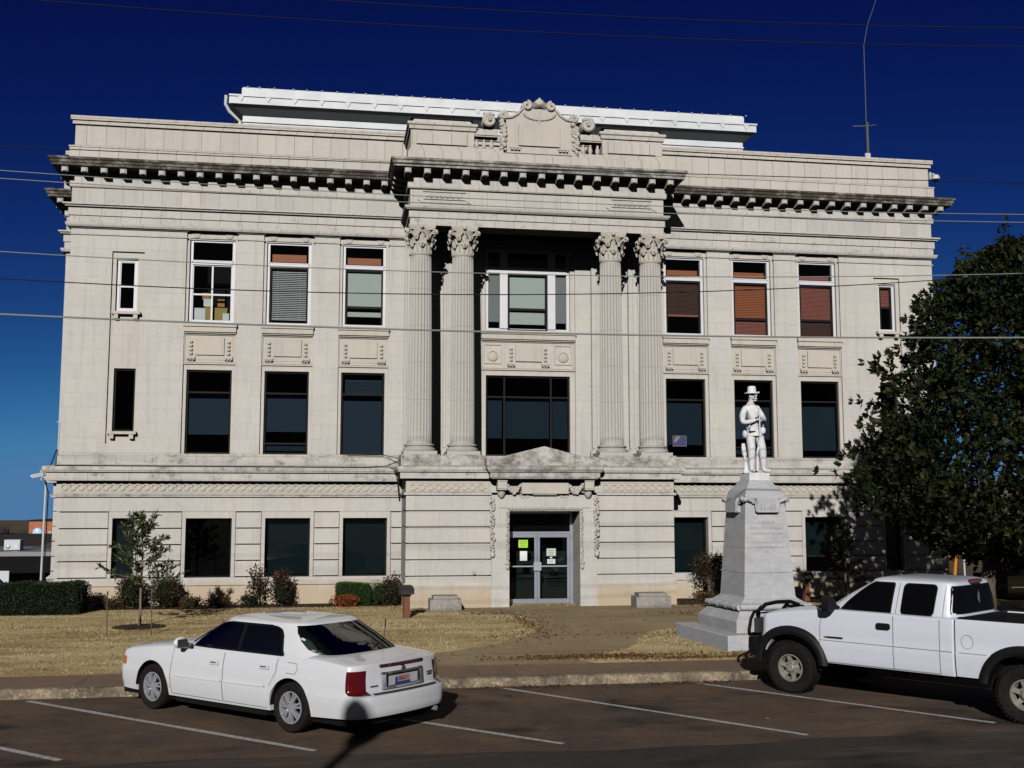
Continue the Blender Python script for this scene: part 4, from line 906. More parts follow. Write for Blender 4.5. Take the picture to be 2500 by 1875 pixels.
for v in bm.verts: v.co.z = lawn_z(v.co.y)+0.006
bmesh.ops.recalc_face_normals(bm, faces=bm.faces)
for f in bm.faces:
    if f.normal.z < 0: f.normal_flip()
me = bpy.data.meshes.new('walkway'); bm.to_mesh(me); bm.free(); me.materials.append(M_WALK)
o = bpy.data.objects.new('walkway', me); COL.objects.link(o); tag(o, kind='structure')
a = MB()
for (x0,y0,x1,y1) in ((-4.6,-11.3,-0.1,-10.9),(-1.5,-8.6,1.3,-8.4),(-0.9,-5.2,5.0,-5.2)):
    V = []
    for i in range(13):
        t = i/12; x = x0+(x1-x0)*t; y = y0+(y1-y0)*t; V += [(x,y,lawn_z(y)+0.009),(x,y+0.02,lawn_z(y+0.02)+0.009)]
    a.add(V, [(2*i,2*i+2,2*i+3,2*i+1) for i in range(12)])
tag(a.build('walkway_joint', M_SEAMD), kind='structure')
# planting bed along the wall
tag(MB().add([(-14.2,-1.35,0.252),(-3.95,-1.35,0.252),(-3.95,-0.3,0.256),(-14.2,-0.3,0.256)],[(0,1,2,3)]).add([(3.95,-2.3,0.255),(13.6,-1.9,0.255),(13.6,-0.3,0.256),(3.95,-0.3,0.256)],[(0,1,2,3)]).build('planting_bed', M_MULCH), kind='structure')
# dry grass and fallen leaves
def quick_mesh(name, V, F, mat, tint=None, smooth=False):
    me = bpy.data.meshes.new(name); me.from_pydata(V, [], F); me.materials.append(mat)
    if tint is not None:
        at = me.attributes.new('tint', 'FLOAT', 'FACE'); at.data.foreach_set('value', tint)
    if smooth: me.polygons.foreach_set('use_smooth', [True]*len(me.polygons))
    o = bpy.data.objects.new(name, me); COL.objects.link(o); return o
L_GRASS = leafmat('dry_grass_blades', (0.68,0.55,0.32), (0.48,0.37,0.19), (0.31,0.19,0.09), 0.9, 0.1)
V, F, T = [], [], []; rr = random.Random(3)
for i in range(95000):
    x = rr.uniform(-16, 10); y = -12.5 + 11.2*rr.random()**1.0
    if inpoly(x, y, WALKP) or (y > -1.4 and x < -3.9): continue
    if rr.random() > 0.35 + 0.65*abs(sin(x*1.3+0.7*sin(y*1.9))*cos(y*1.7+sin(x))): continue
    z = lawn_z(y); an = rr.uniform(0, 2*pi); h = rr.uniform(0.012, 0.038); ln = rr.uniform(0.02, 0.055); w_ = 0.006; n = len(V)
    dx, dy_ = cos(an), sin(an)
    V += [(x-dy_*w_, y+dx*w_, z), (x+dy_*w_, y-dx*w_, z), (x+dx*ln, y+dy_*ln, z+h)]; F.append((n, n+1, n+2)); T.append(min(1, max(0, rr.gauss(0.38+0.22*sin(x*0.9+y*1.6+sin(x*2.3))+0.20*sin(y*5.1+1.3*sin(x*0.8)), 0.20))))
tag(quick_mesh('dry_grass', V, F, L_GRASS, T), 'straw coloured winter grass over the courthouse lawn', 'grass', kind='stuff')
L_DEAD = leafmat('dead_leaves', (0.20,0.095,0.04), (0.13,0.06,0.03), (0.08,0.04,0.022), 0.8, 0.2)
V, F, T = [], [], []
def dead(x, y, s, base=None):
    z = (lawn_z(y) if y > -12.5 else (0.15 if y > -13.9 else 0.004)) + 0.012; an = rr.uniform(0, 2*pi); n = len(V); c, s_ = cos(an)*s, sin(an)*s
    V.extend([(x-c, y-s_, z), (x+s_*0.5, y-c*0.5, z+rr.uniform(0,0.03)), (x+c, y+s_, z+rr.uniform(0,0.02)), (x-s_*0.5, y+c*0.5, z+rr.uniform(0,0.03))]); F.append((n,n+1,n+2,n+3)); T.append(rr.random())
for (cx, cy, sx, sy, n) in ((-0.9,-11.75,0.9,0.16,1000),(1.1,-12.15,0.8,0.1,350),(-1.15,-6.3,0.12,0.9,160),(-1.6,-3.9,0.6,0.2,120),(-1.0,-5.5,0.35,1.0,170),(-1.4,-8.3,0.5,0.5,130),(4.3,-4.6,1.0,0.35,260),(2.0,-8.6,1.2,0.25,110),(2.4,-11.75,0.5,0.2,120),(0.2,-14.15,0.5,0.06,150),(-2.6,-14.12,0.7,0.05,110),(-3.4,-2.2,0.4,0.3,80),(-5,-1.5,4,0.25,180),(6,-2.5,2,0.3,160),(-6,-8,6,2.5,260),(-8.9,-4.6,0.8,0.4,60)):
    for i in range(n): dead(rr.gauss(cx, sx), min(rr.gauss(cy, sy), -1.2), rr.uniform(0.02, 0.045))
tag(quick_mesh('fallen_leaves', V, F, L_DEAD, T), 'brown dead leaves scattered along lawn edges and kerb', 'leaves', kind='stuff')
a = MB()     # open cracks in the old asphalt
for (x, y, an, L_) in ((2.4,-17.9,-0.75,3.6),(-1.5,-15.0,-1.2,2.6),(-4.2,-18.6,0.12,4.2),(-9.2,-16.6,-0.3,2.2),(0.3,-18.4,0.2,3.0),(-2.2,-16.8,-0.2,1.9),(1.4,-15.2,0.9,1.3)):
    V = []; n = int(L_/0.12)
    for i in range(n+1):
        an += rr.uniform(-0.35, 0.35); an *= 0.97; x += 0.12*cos(an); y += 0.12*sin(an); w_ = 0.008*(1-abs(2*i/n-1)**3)+0.002; V += [(x-sin(an)*w_, y+cos(an)*w_, 0.003), (x+sin(an)*w_, y-cos(an)*w_, 0.003)]
        if y > -14.3 or y < -19.6: break
    m_ = len(V)//2 - 1
    a.add(V, [(2*i, 2*i+1, 2*i+3, 2*i+2) for i in range(m_)])
tag(a.build('pavement_crack', M_SEAMD), kind='structure')
# ------------------------------------------------------------------ street furniture on the lawn
def lamp_post(x, y, label, h=0.98, group='hooded light posts beside the entrance walk'):
    t = thing('post_light', label, 'light post', (x, y, lawn_z(y)-0.02), radians(8), group)
    MB().box(-0.075,0.075,-0.075,0.075,0,h-0.22).build('post', plain('rusty_post', (0.17,0.06,0.035), 0.8, nz=0.5), t)
    a = MB(); pr = [(-0.17,0.0),(-0.17,0.13),(-0.12,0.22),(0.12,0.22),(0.17,0.13),(0.17,0.0)]
    a.prism([(-p[0], p[1]) for p in pr][::-1], -0.15, 0.15); a.xform(Matrix.Translation((0,0,h-0.25))); a.build('hood', plain('charcoal_hood', (0.018,0.017,0.018), 0.6), t)
    MB().box(-0.10,0.10,-0.10,0.10,h-0.30,h-0.252).build('socket', M_PLASTIC, t)
lamp_post(-3.95, -4.65, 'charcoal hooded light on a rusty brown post left of the entrance', 0.86)
lamp_post(7.95, -1.75, 'black hooded light on a brown post seen right of the statue pedestal', 0.90)
def bench(x, y, w_, label):
    t = thing('concrete_block_bench', label, 'concrete block', (x, y, 0.2), 0, 'stepped concrete blocks flanking the entrance')
    MB().box(-w_/2, w_/2, -0.28, 0.30, 0, 0.35).build('base_block', M_CONC, t); MB().box(-w_/2+0.09, w_/2-0.09, -0.20, 0.26, 0.353, 0.44).build('cap_block', M_CONC, t)
bench(-2.80, -2.86, 0.84, 'stepped concrete block left of the entrance doors'); bench(2.92, -2.86, 0.98, 'stepped concrete block right of the entrance doors')
tag(MB().lathe((-1.93,-2.22,1.19),[(0.045,-0.04),(0.05,0.0)],12,'y').build('wall_vent', M_STEEL), 'small round metal vent on the stone wall left of the door', 'vent')
# street lamp behind the camera whose head shades the sedan's bumper
t = thing('street_lamp', 'tall globe street lamp behind the viewer across the street', 'street lamp', (-9.63, -33.48, 0))
MB().lathe((0,0,0),[(0.16,0),(0.16,0.4),(0.085,0.6),(0.075,6.6)],12).build('pole', M_PLASTIC, t, smooth=True)
MB().lathe((0,0,6.55),[(0.10,-0.05),(0.18,0.10),(0.215,0.30),(0.18,0.48),(0.09,0.58),(0.03,0.62)],16).build('lamp_head', M_PLASTIC, t, smooth=True)
# overhead cables
def cable(pts, r, mat, label, y=-16.0):
    """a sagging span through three measured points, carried on past the edges of the view"""
    (x0, z0), (x1, z1), (x2, z2) = pts
    def f(x): return z0*(x-x1)*(x-x2)/((x0-x1)*(x0-x2)) + z1*(x-x0)*(x-x2)/((x1-x0)*(x1-x2)) + z2*(x-x0)*(x-x1)/((x2-x0)*(x2-x1))
    P = [(x, y, f(x)) for x in [-24 + 1.0*i for i in range(44)]]
    tag(MB().tube(P, r*0.72, 6).build('overhead_cable', mat), label, 'cable', 'overhead cables strung across the view')
cable([(-10.38, 10.64), (-3.16, 10.67), (5.95, 11.03)], 0.011, M_CABLE, 'dark overhead cable, the lower of the two crossing the top of the sky')
cable([(-6.12, 10.97), (-0.84, 11.06), (5.97, 11.37)], 0.011, M_CABLE, 'dark overhead cable, the uppermost of those crossing the top of the sky')
cable([(-10.8, 8.35), (-3.16, 8.4), (5.82, 8.58)], 0.01, M_CABLE, 'dark cable passing just above the cornice level at the left edge')
cable([(-10.79, 7.98), (-3.16, 7.87), (5.79, 8.02)], 0.009, M_CABLEL, 'pale thin cable across the cornice brackets, upper of a close pair')
cable([(-10.78, 7.86), (-3.16, 7.76), (5.78, 7.88)], 0.009, M_CABLEL, 'pale thin cable across the cornice brackets, lower of a close pair')
cable([(-10.73, 6.76), (-3.16, 6.68), (5.74, 6.99)], 0.01, M_CABLEL, 'pale cable crossing the heads of the top floor windows')
cable([(-10.71, 6.36), (-3.16, 6.35), (4.01, 6.81)], 0.011, M_CABLE, 'dark cable crossing the middle of the top floor windows')
cable([(-10.69, 5.83), (-3.16, 5.75), (5.68, 5.88)], 0.019, M_CABLEL, 'thick bright twisted cable passing below the top floor windows')
# ------------------------------------------------------------------ vehicles
def interp(tab, x):
    if x <= tab[0][0]: return tab[0][1]
    for (a, b), (c, d) in zip(tab, tab[1:]):
        if x <= c:
            t = (x-a)/(c-a); return b + (d-b)*t
    return tab[-1][1]
def sinterp(tab, x):   # smooth (Catmull-Rom) table lookup
    xs = [p[0] for p in tab]
    if x <= xs[0]: return tab[0][1]
    if x >= xs[-1]: return tab[-1][1]
    for i in range(len(tab)-1):
        if x <= xs[i+1]: break
    x0, y0 = tab[i]; x1, y1 = tab[i+1]; h = x1-x0
    m0 = (y1-y0)/h if i == 0 else (y1-tab[i-1][1])/(x1-tab[i-1][0]); m1 = (y1-y0)/h if i+2 >= len(tab) else (tab[i+2][1]-y0)/(tab[i+2][0]-x0)
    t = (x-x0)/h; return (2*t**3-3*t*t+1)*y0 + (t**3-2*t*t+t)*h*m0 + (-2*t**3+3*t*t)*y1 + (t**3-t*t)*h*m1
class Body:
    def __init__(s, xr, xf, W, rr_, rf, g, ztop, zsh, sill, arches, recR=None, recF=None, bowR=0.0, bowF=0.0, nTop=3.0, plan=None):
        s.__dict__.update(locals())
    def w(s, x):
        W = s.W * (interp(s.plan, x) if s.plan else 1)
        d = s.xf - x
        if d < s.rf: W -= s.rf - sqrt(max(0, s.rf**2 - (s.rf-d)**2))
        d = x - s.xr
        if d < s.rr_: W -= s.rr_ - sqrt(max(0, s.rr_**2 - (s.rr_-d)**2))
        return W
    def y(s, x, z): return s.w(x)*interp(s.g, z)
    def X(s, x, y, z):
        d = x - s.xr; o = 0
        if s.recR and d < 0.7: o += interp(s.recR, z)*(1-d/0.7)**2
        if d < 0.7: o += s.bowR*(y/s.W)**2*(1-d/0.7)**2
        d = s.xf - x
        if s.recF and d < 0.7: o -= interp(s.recF, z)*(1-d/0.7)**2
        if d < 0.7: o -= s.bowF*(y/s.W)**2*(1-d/0.7)**2
        return x + o
    def pt(s, x, z, side=-1, off=0.0):     # point on the flank (side -1: vehicle's left = +Y here)
        return (s.X(x, s.y(x, z), z), side*(s.y(x, z)+off), z)
    def section(s, x, zb):
        zs = sinterp(s.zsh, x); zt = sinterp(s.ztop, x); P = []
        P.append((s.y(x, zb)-0.14, zb)); NS = 14
        for k in range(NS+1):
            z = zb + (zs-zb)*k/NS; P.append((s.y(x, z), z))
        ys = s.y(x, zs)
        for k in range(1, 11):
            th = pi/2*k/10; P.append((ys*cos(th)**(2/s.nTop), zs + (zt-zs)*sin(th)**(2/s.nTop)))
        P[-1] = (0.0, zt)
        return P
    def build(s, name, mat, parent, open_top=False):
        xs = set(); n = 56
        for i in range(n+1): xs.add(round(s.xr + (s.xf-s.xr)*i/n, 4))
        for e, d, r in ((s.xr, 1, s.rr_), (s.xf, -1, s.rf)):
            for k in range(11): xs.add(round(e + d*r*(1-cos(pi/2*k/10)), 4))
        for (xa, za, ra) in s.arches:
            for k in range(25): xs.add(round(xa + ra*cos(pi*k/24), 4))
            xs.add(round(xa+ra+0.002, 4)); xs.add(round(xa-ra-0.002, 4))
        xs = sorted(x for x in xs if s.xr <= x <= s.xf); keep = []
        for x in xs:
            if not keep or x-keep[-1] > 0.0015: keep.append(x)
        xs = keep
        V, F = [], []; N = None
        for x in xs:
            zb = interp(s.sill, x)
            for (xa, za, ra) in s.arches:
                if abs(x-xa) <= ra: zb = max(zb, za + sqrt(max(0, ra*ra-(x-xa)**2)))
            P = s.section(x, zb); N = len(P)
            for q in (1, -1):
                for (y, z) in P: V.append((s.X(x, y, z), q*y, z))
        for i in range(len(xs)-1):
            for q in range(2):
                a0 = (2*i+q)*N; b0 = (2*i+2+q)*N
                for j in range(N-1): F.append((a0+j, b0+j, b0+j+1, a0+j+1) if q == 0 else (a0+j+1, b0+j+1, b0+j, a0+j))
        for e in (0, len(xs)-1):       # end caps
            M = 16; base = len(V); x = xs[e]; zb = interp(s.sill, x); P = s.section(x, zb)[1:]
            for (y, z) in P:
                for m in range(M+1):
                    yy = y*(1-2*m/M); V.append((s.X(x, yy, z), yy, z))
            for j in range(len(P)-1):
                for m in range(M):
                    q = (base+j*(M+1)+m, base+j*(M+1)+m+1, base+(j+1)*(M+1)+m+1, base+(j+1)*(M+1)+m); F.append(q if e == 0 else q[::-1])
        m_ = MB(); m_.v = V; m_.f = F; m_.mi = [0]*len(F)
        return m_.build(name, mat, parent, smooth=True, angle=40, fix=True)
def strip(b, pts, wd, mat, name, parent, side=1, off=0.003, n=14):
    """a thin line following the flank through (x,z) points"""
    a = MB(); Q = []
    for (x0, z0), (x1, z1) in zip(pts, pts[1:]):
        for k in range(n): Q.append((x0+(x1-x0)*k/n, z0+(z1-z0)*k/n))
    Q.append(pts[-1]); V = []
    for i, (x, z) in enumerate(Q):
        x2, z2 = Q[min(i+1, len(Q)-1)]; x1, z1 = Q[max(i-1, 0)]; dx, dz = x2-x1, z2-z1; L = sqrt(dx*dx+dz*dz) or 1; nx, nz = -dz/L*wd/2, dx/L*wd/2
        V += [b.pt(x+nx, z+nz, side, off), b.pt(x-nx, z-nz, side, off)]
    a.add(V, [(2*i, 2*i+2, 2*i+3, 2*i+1) for i in range(len(Q)-1)])
    return a
def side_patch(b, x0, x1, z0, z1, side, off=0.003, n=20, m=14, zt=None):
    V = []
    for i in range(n+1):
        x = x0 + (x1-x0)*i/n
        for k in range(m+1):
            zz0 = z0(x) if callable(z0) else z0; zz1 = z1(x) if callable(z1) else z1
            z = zz0 + (zz1-zz0)*k/m; V.append(b.pt(x, z, side, off))
    return MB().add(V, [(i*(m+1)+k, (i+1)*(m+1)+k, (i+1)*(m+1)+k+1, i*(m+1)+k+1) for i in range(n) for k in range(m)])
class House:   # the cab or greenhouse: stacked superellipse outlines
    def __init__(s, lev, top, n=5.0, npz=2.6): s.lev = lev; s.top = top; s.n = n; s.npz = npz     # lev: (z, xr, xf, w)
    def at(s, z):
        L = s.lev
        if z <= L[0][0]: return L[0][1:]
        for a, b in zip(L, L[1:]):
            if z <= b[0]:
                t = (z-a[0])/(b[0]-a[0]); return tuple(a[i]+(b[i]-a[i])*t for i in (1,2,3))
        return L[-1][1:]
    def ys(s, x, z):
        xr, xf, w_ = s.at(z); c, l = (xr+xf)/2, (xf-xr)/2; u = min(0.9999, abs((x-c)/l)); return w_*(1-u**s.n)**(1/s.n)
    def xe(s, y, z, end):
        xr, xf, w_ = s.at(z); c, l = (xr+xf)/2, (xf-xr)/2; u = min(0.9999, abs(y/w_)); return c + end*l*(1-u**s.n)**(1/s.n)
    def ring(s, xr, xf, w_, z, N=160):
        c, l = (xr+xf)/2, (xf-xr)/2; P = []
        for k in range(N):
            t = 2*pi*k/N; ct, st = cos(t), sin(t); P.append((c+l*math.copysign(abs(ct)**(2/s.n), ct), w_*math.copysign(abs(st)**(2/s.n), st), z))
        return P
    def build(s, name, mat, parent, hole=None):
        L = s.lev; z0, z1 = L[0][0], L[-1][0]; R_ = []
        zs = [z0 + (z1-z0)*k/30 for k in range(31)]
        for z in zs: R_.append(s.ring(*s.at(z), z))
        xr, xf, w_ = L[-1][1:]; c = (xr+xf)/2; l = (xf-xr)/2
        for k in range(1, 12):
            th = pi/2*k/12; f = cos(th)**(1.0/1.6) if k < 12 else 0; z = z1 + (s.top-z1)*sin(th)**(1/1.15)
            f = 1-(1-cos(th))**1.0 if False else cos(th)**0.75
            R_.append(s.ring(c-l*f, c+l*f, w_*f, z))
        a = MB(); a.loft(R_, True, False, True)
        if hole:
            keep = []
            for f in a.f:
                c_ = [sum(a.v[i][q] for i in f)/len(f) for q in range(3)]
                if len(f) > 4 or not hole(*c_): keep.append(f)
            a.f = keep; a.mi = [0]*len(keep)
        return a.build(name, mat, parent, smooth=True, angle=60, fix=True)
    def side_glass(s, rows, side, off=0.006, m=14, border=0):
        """rows: (z, xr, xf)"""
        V = []
        for z, a_, b_ in rows:
            for k in range(m+1):
                x = a_+(b_-a_)*k/m
                if border: x = a_ if k == 0 else b_ if k == m else a_+border+(b_-a_-2*border)*(k-1)/(m-2)
                V.append((x, side*(s.ys(x, z)+off), z))
        n = len(rows); return MB().add(V, [(i*(m+1)+k, i*(m+1)+k+1, (i+1)*(m+1)+k+1, (i+1)*(m+1)+k) for i in range(n-1) for k in range(m) if not border or k in (0, m-1) or i in (0, n-2)])
    def end_glass(s, rows, end, off=0.008, m=18, border=0):
        """rows: (z, halfwidth)"""
        V = []
        for z, h in rows:
            for k in range(m+1):
                y = -h+2*h*k/m
                if border: y = -h if k == 0 else h if k == m else -h+border+(2*h-2*border)*(k-1)/(m-2)
                V.append((s.xe(y, z, end)+end*off, y, z))
        n = len(rows); return MB().add(V, [(i*(m+1)+k, i*(m+1)+k+1, (i+1)*(m+1)+k+1, (i+1)*(m+1)+k) for i in range(n-1) for k in range(m) if not border or k in (0, m-1) or i in (0, n-2)])
def rounded_rows(z0, z1, xr0, xf0, xr1, xf1, r=0.07, n=18):
    rows = []
    for k in range(n+1):
        t = (1-cos(pi*k/n))/2; z = z0+(z1-z0)*t; d = min(z-z0, z1-z); ins = r - sqrt(max(0, r*r-(r-d)**2)) if d < r else 0
        rows.append((z, xr0+(xr1-xr0)*t+ins, xf0+(xf1-xf0)*t-ins))
    return rows
def wheel(parent, x, y, r, width, side, rim_r, rim_mat, style, name='wheel'):
    t = MB(); hw = width/2; prof = [(rim_r, -hw*0.8),(rim_r+0.02,-hw*0.95),(r*0.93,-hw),(r*0.985,-hw*0.82),(r,-hw*0.6),(r,hw*0.6),(r*0.985,hw*0.82),(r*0.93,hw),(rim_r+0.02,hw*0.95),(rim_r,hw*0.8)]
    t.lathe((0,0,0), prof, 48, 'y', cap=False)
    if style == 'truck':
        for k in range(44):
            an = 2*pi*k/44
            for q in (-1, 1): t.obox((r*cos(an), q*hw*0.72, r*sin(an)), (0.008*cos(an),0,0.008*sin(an)), (0,hw*0.22,0), (-0.018*sin(an),0,0.018*cos(an)))
    o = t.build(name, M_TYRE, parent, smooth=True, angle=50, loc=(x, y, r))
    a = MB(); s = side
    def L_(prof_): a.lathe((0,0,0), [(rr_, s*h) for rr_, h in prof_], 40, 'y', cap=False)
    L_([(rim_r+0.004, hw*0.80),(rim_r+0.004, hw*0.90),(rim_r-0.012, hw*0.92),(rim_r-0.02, hw*0.7),(rim_r-0.035, hw*0.1)])
    if style == 'sedan':
        for k in range(7):
            an = 2*pi*k/7 + 0.2
            for dq in (-0.11, 0.11):
                c_, s_ = cos(an+dq), sin(an+dq); c2, s2 = cos(an+dq*1.35), sin(an+dq*1.35)
                p0 = Vector((c_*rim_r*0.30, s*hw*0.80, s_*rim_r*0.30)); p1 = Vector((c2*(rim_r-0.01), s*hw*0.72, s2*(rim_r-0.01))); mid = (p0+p1)/2; ax = (p1-p0)/2; az = ax.cross(Vector((0,1,0))).normalized()*0.014
                a.obox(mid, ax, (0,0.018,0), az)
        L_([(0.001, hw*0.86),(rim_r*0.22, hw*0.86),(rim_r*0.36, hw*0.80),(rim_r*0.38, hw*0.5)])
    else:
        L_([(0.001, hw*0.98),(0.055, hw*0.98),(0.065, hw*0.90),(0.07, hw*0.6),(0.115, hw*0.5),(0.125,hw*0.35)])
        for k in range(6):
            an = 2*pi*k/6 + 0.3; c_, s_ = cos(an), sin(an)
            p0 = Vector((c_*0.10, s*hw*0.46, s_*0.10)); p1 = Vector((c_*(rim_r-0.01), s*hw*0.62, s_*(rim_r-0.01))); ax = (p1-p0)/2; az = ax.cross(Vector((0,1,0))).normalized()*0.034
            a.obox((p0+p1)/2, ax, (0,0.016,0), az)
        for k in range(8):
            an = 2*pi*k/8; a.lathe((0.085*cos(an), s*hw*0.5, 0.085*sin(an)), [(0.012,0),(0.012,s*0.03)], 6, 'y')
    a.build('rim', rim_mat, o, smooth=True, angle=35)
    wr = (0.388 if style == 'sedan' else 0.50); yy = (0.118 if style == 'sedan' else 0.10)
    MB().loft([[(wr*cos(pi*k/24), -s*0.12, wr*sin(pi*k/24)), (wr*cos(pi*k/24), s*yy, wr*sin(pi*k/24))] for k in range(25)], closed=False).build('wheel_well_liner', M_UNDER, o)
    MB().lathe((0,0,0),[(0.001,s*hw*0.02),(rim_r-0.02,s*hw*0.02)],24,'y',cap=False).build('brake_disc', M_UNDER, o)
    return o
# ---- sedan, nose towards +x, left side +y
SD = thing('parked_car', 'white four-door sedan parked nose-in at the kerb, red tail lamps', 'car', (-6.79, -15.59, 0), math.atan2(0.708, -0.706))
sb = Body(-2.86, 2.60, 0.95, 0.24, 0.34,
    g=[(0.15,0.93),(0.27,0.955),(0.40,0.985),(0.52,1.0),(0.57,1.0),(0.585,0.992),(0.75,0.985),(0.88,0.965),(1.0,0.93)],
    ztop=[(-2.86,0.965),(-2.74,0.985),(-2.4,1.01),(-2.0,1.05),(-1.80,1.05),(-1.62,0.93),(0.80,0.93),(0.98,1.02),(1.4,1.00),(1.9,0.945),(2.3,0.885),(2.52,0.80),(2.60,0.74)],
    zsh=[(-2.86,0.93),(-2.4,0.955),(-1.9,0.98),(-1.0,0.985),(0,0.965),(0.8,0.95),(1.4,0.905),(1.9,0.85),(2.3,0.79),(2.52,0.70),(2.60,0.66)],
    sill=[(-2.86,0.30),(-1.9,0.26),(2.0,0.25),(2.60,0.27)], arches=[(1.50,0.335,0.395),(-1.50,0.335,0.395)],
    recR=[(0.25,0.05),(0.33,0.0),(0.56,0.0),(0.60,0.03),(0.615,0.13),(0.80,0.15),(0.96,0.16)], recF=[(0.3,0.04),(0.4,0.0),(0.58,0.0),(0.62,0.06),(0.8,0.10)], bowR=0.10, bowF=0.16, nTop=3.2,
    plan=[(-2.86,0.975),(-1.8,0.995),(0,1.0),(1.5,0.99),(2.60,0.93)])
sb.build('body', M_PAINT, SD)
sh = House([(0.90,-2.30,1.20,0.83),(1.03,-2.12,0.98,0.805),(1.22,-1.76,0.62,0.735),(1.385,-1.42,0.27,0.655)], 1.475, 5.2)
def srow(n=18):
    rows = []
    for k in range(n+1):
        t = k/n; z = 0.985+0.005*t+(1.375-0.985)*t
        xf = interp([(0.985,0.74),(1.10,0.62),(1.20,0.49),(1.30,0.33),(1.345,0.24),(1.365,0.12),(1.375,-0.02)], z)
        xr = interp([(0.985,-1.24),(1.0,-1.25),(1.25,-1.16),(1.33,-1.09),(1.36,-1.0),(1.375,-0.85)], z); rows.append((z, xr, xf))
    return rows
BLW = [(1.065, 0.70), (1.10, 0.715), (1.2, 0.675), (1.3, 0.625), (1.37, 0.575)]
WSW = [(1.03, 0.72), (1.2, 0.66), (1.37, 0.57)]
_sr = srow(); _fr = [(z, f) for z, r_, f in _sr]; _rr = [(z, r_) for z, r_, f in _sr]
def _hole(x, y, z):
    if 1.0 < z < 1.362 and interp(_rr, z)+0.03 < x < interp(_fr, z)-0.03 and abs(y) > 0.45: return True
    if 1.09 < z < 1.35 and abs(y) < interp(BLW, z)-0.02 and x < -1.0: return True
    if 1.06 < z < 1.35 and abs(y) < interp(WSW, z)-0.02 and x > 0.1: return True
    return False
cabin = sh.build('roof', M_PAINT, SD, _hole)
sh2 = House([(z, a_+0.03, b_-0.03, c_-0.02) for z, a_, b_, c_ in sh.lev], 1.455, 5.2); sh2.build('headliner', M_UNDER, SD, _hole)
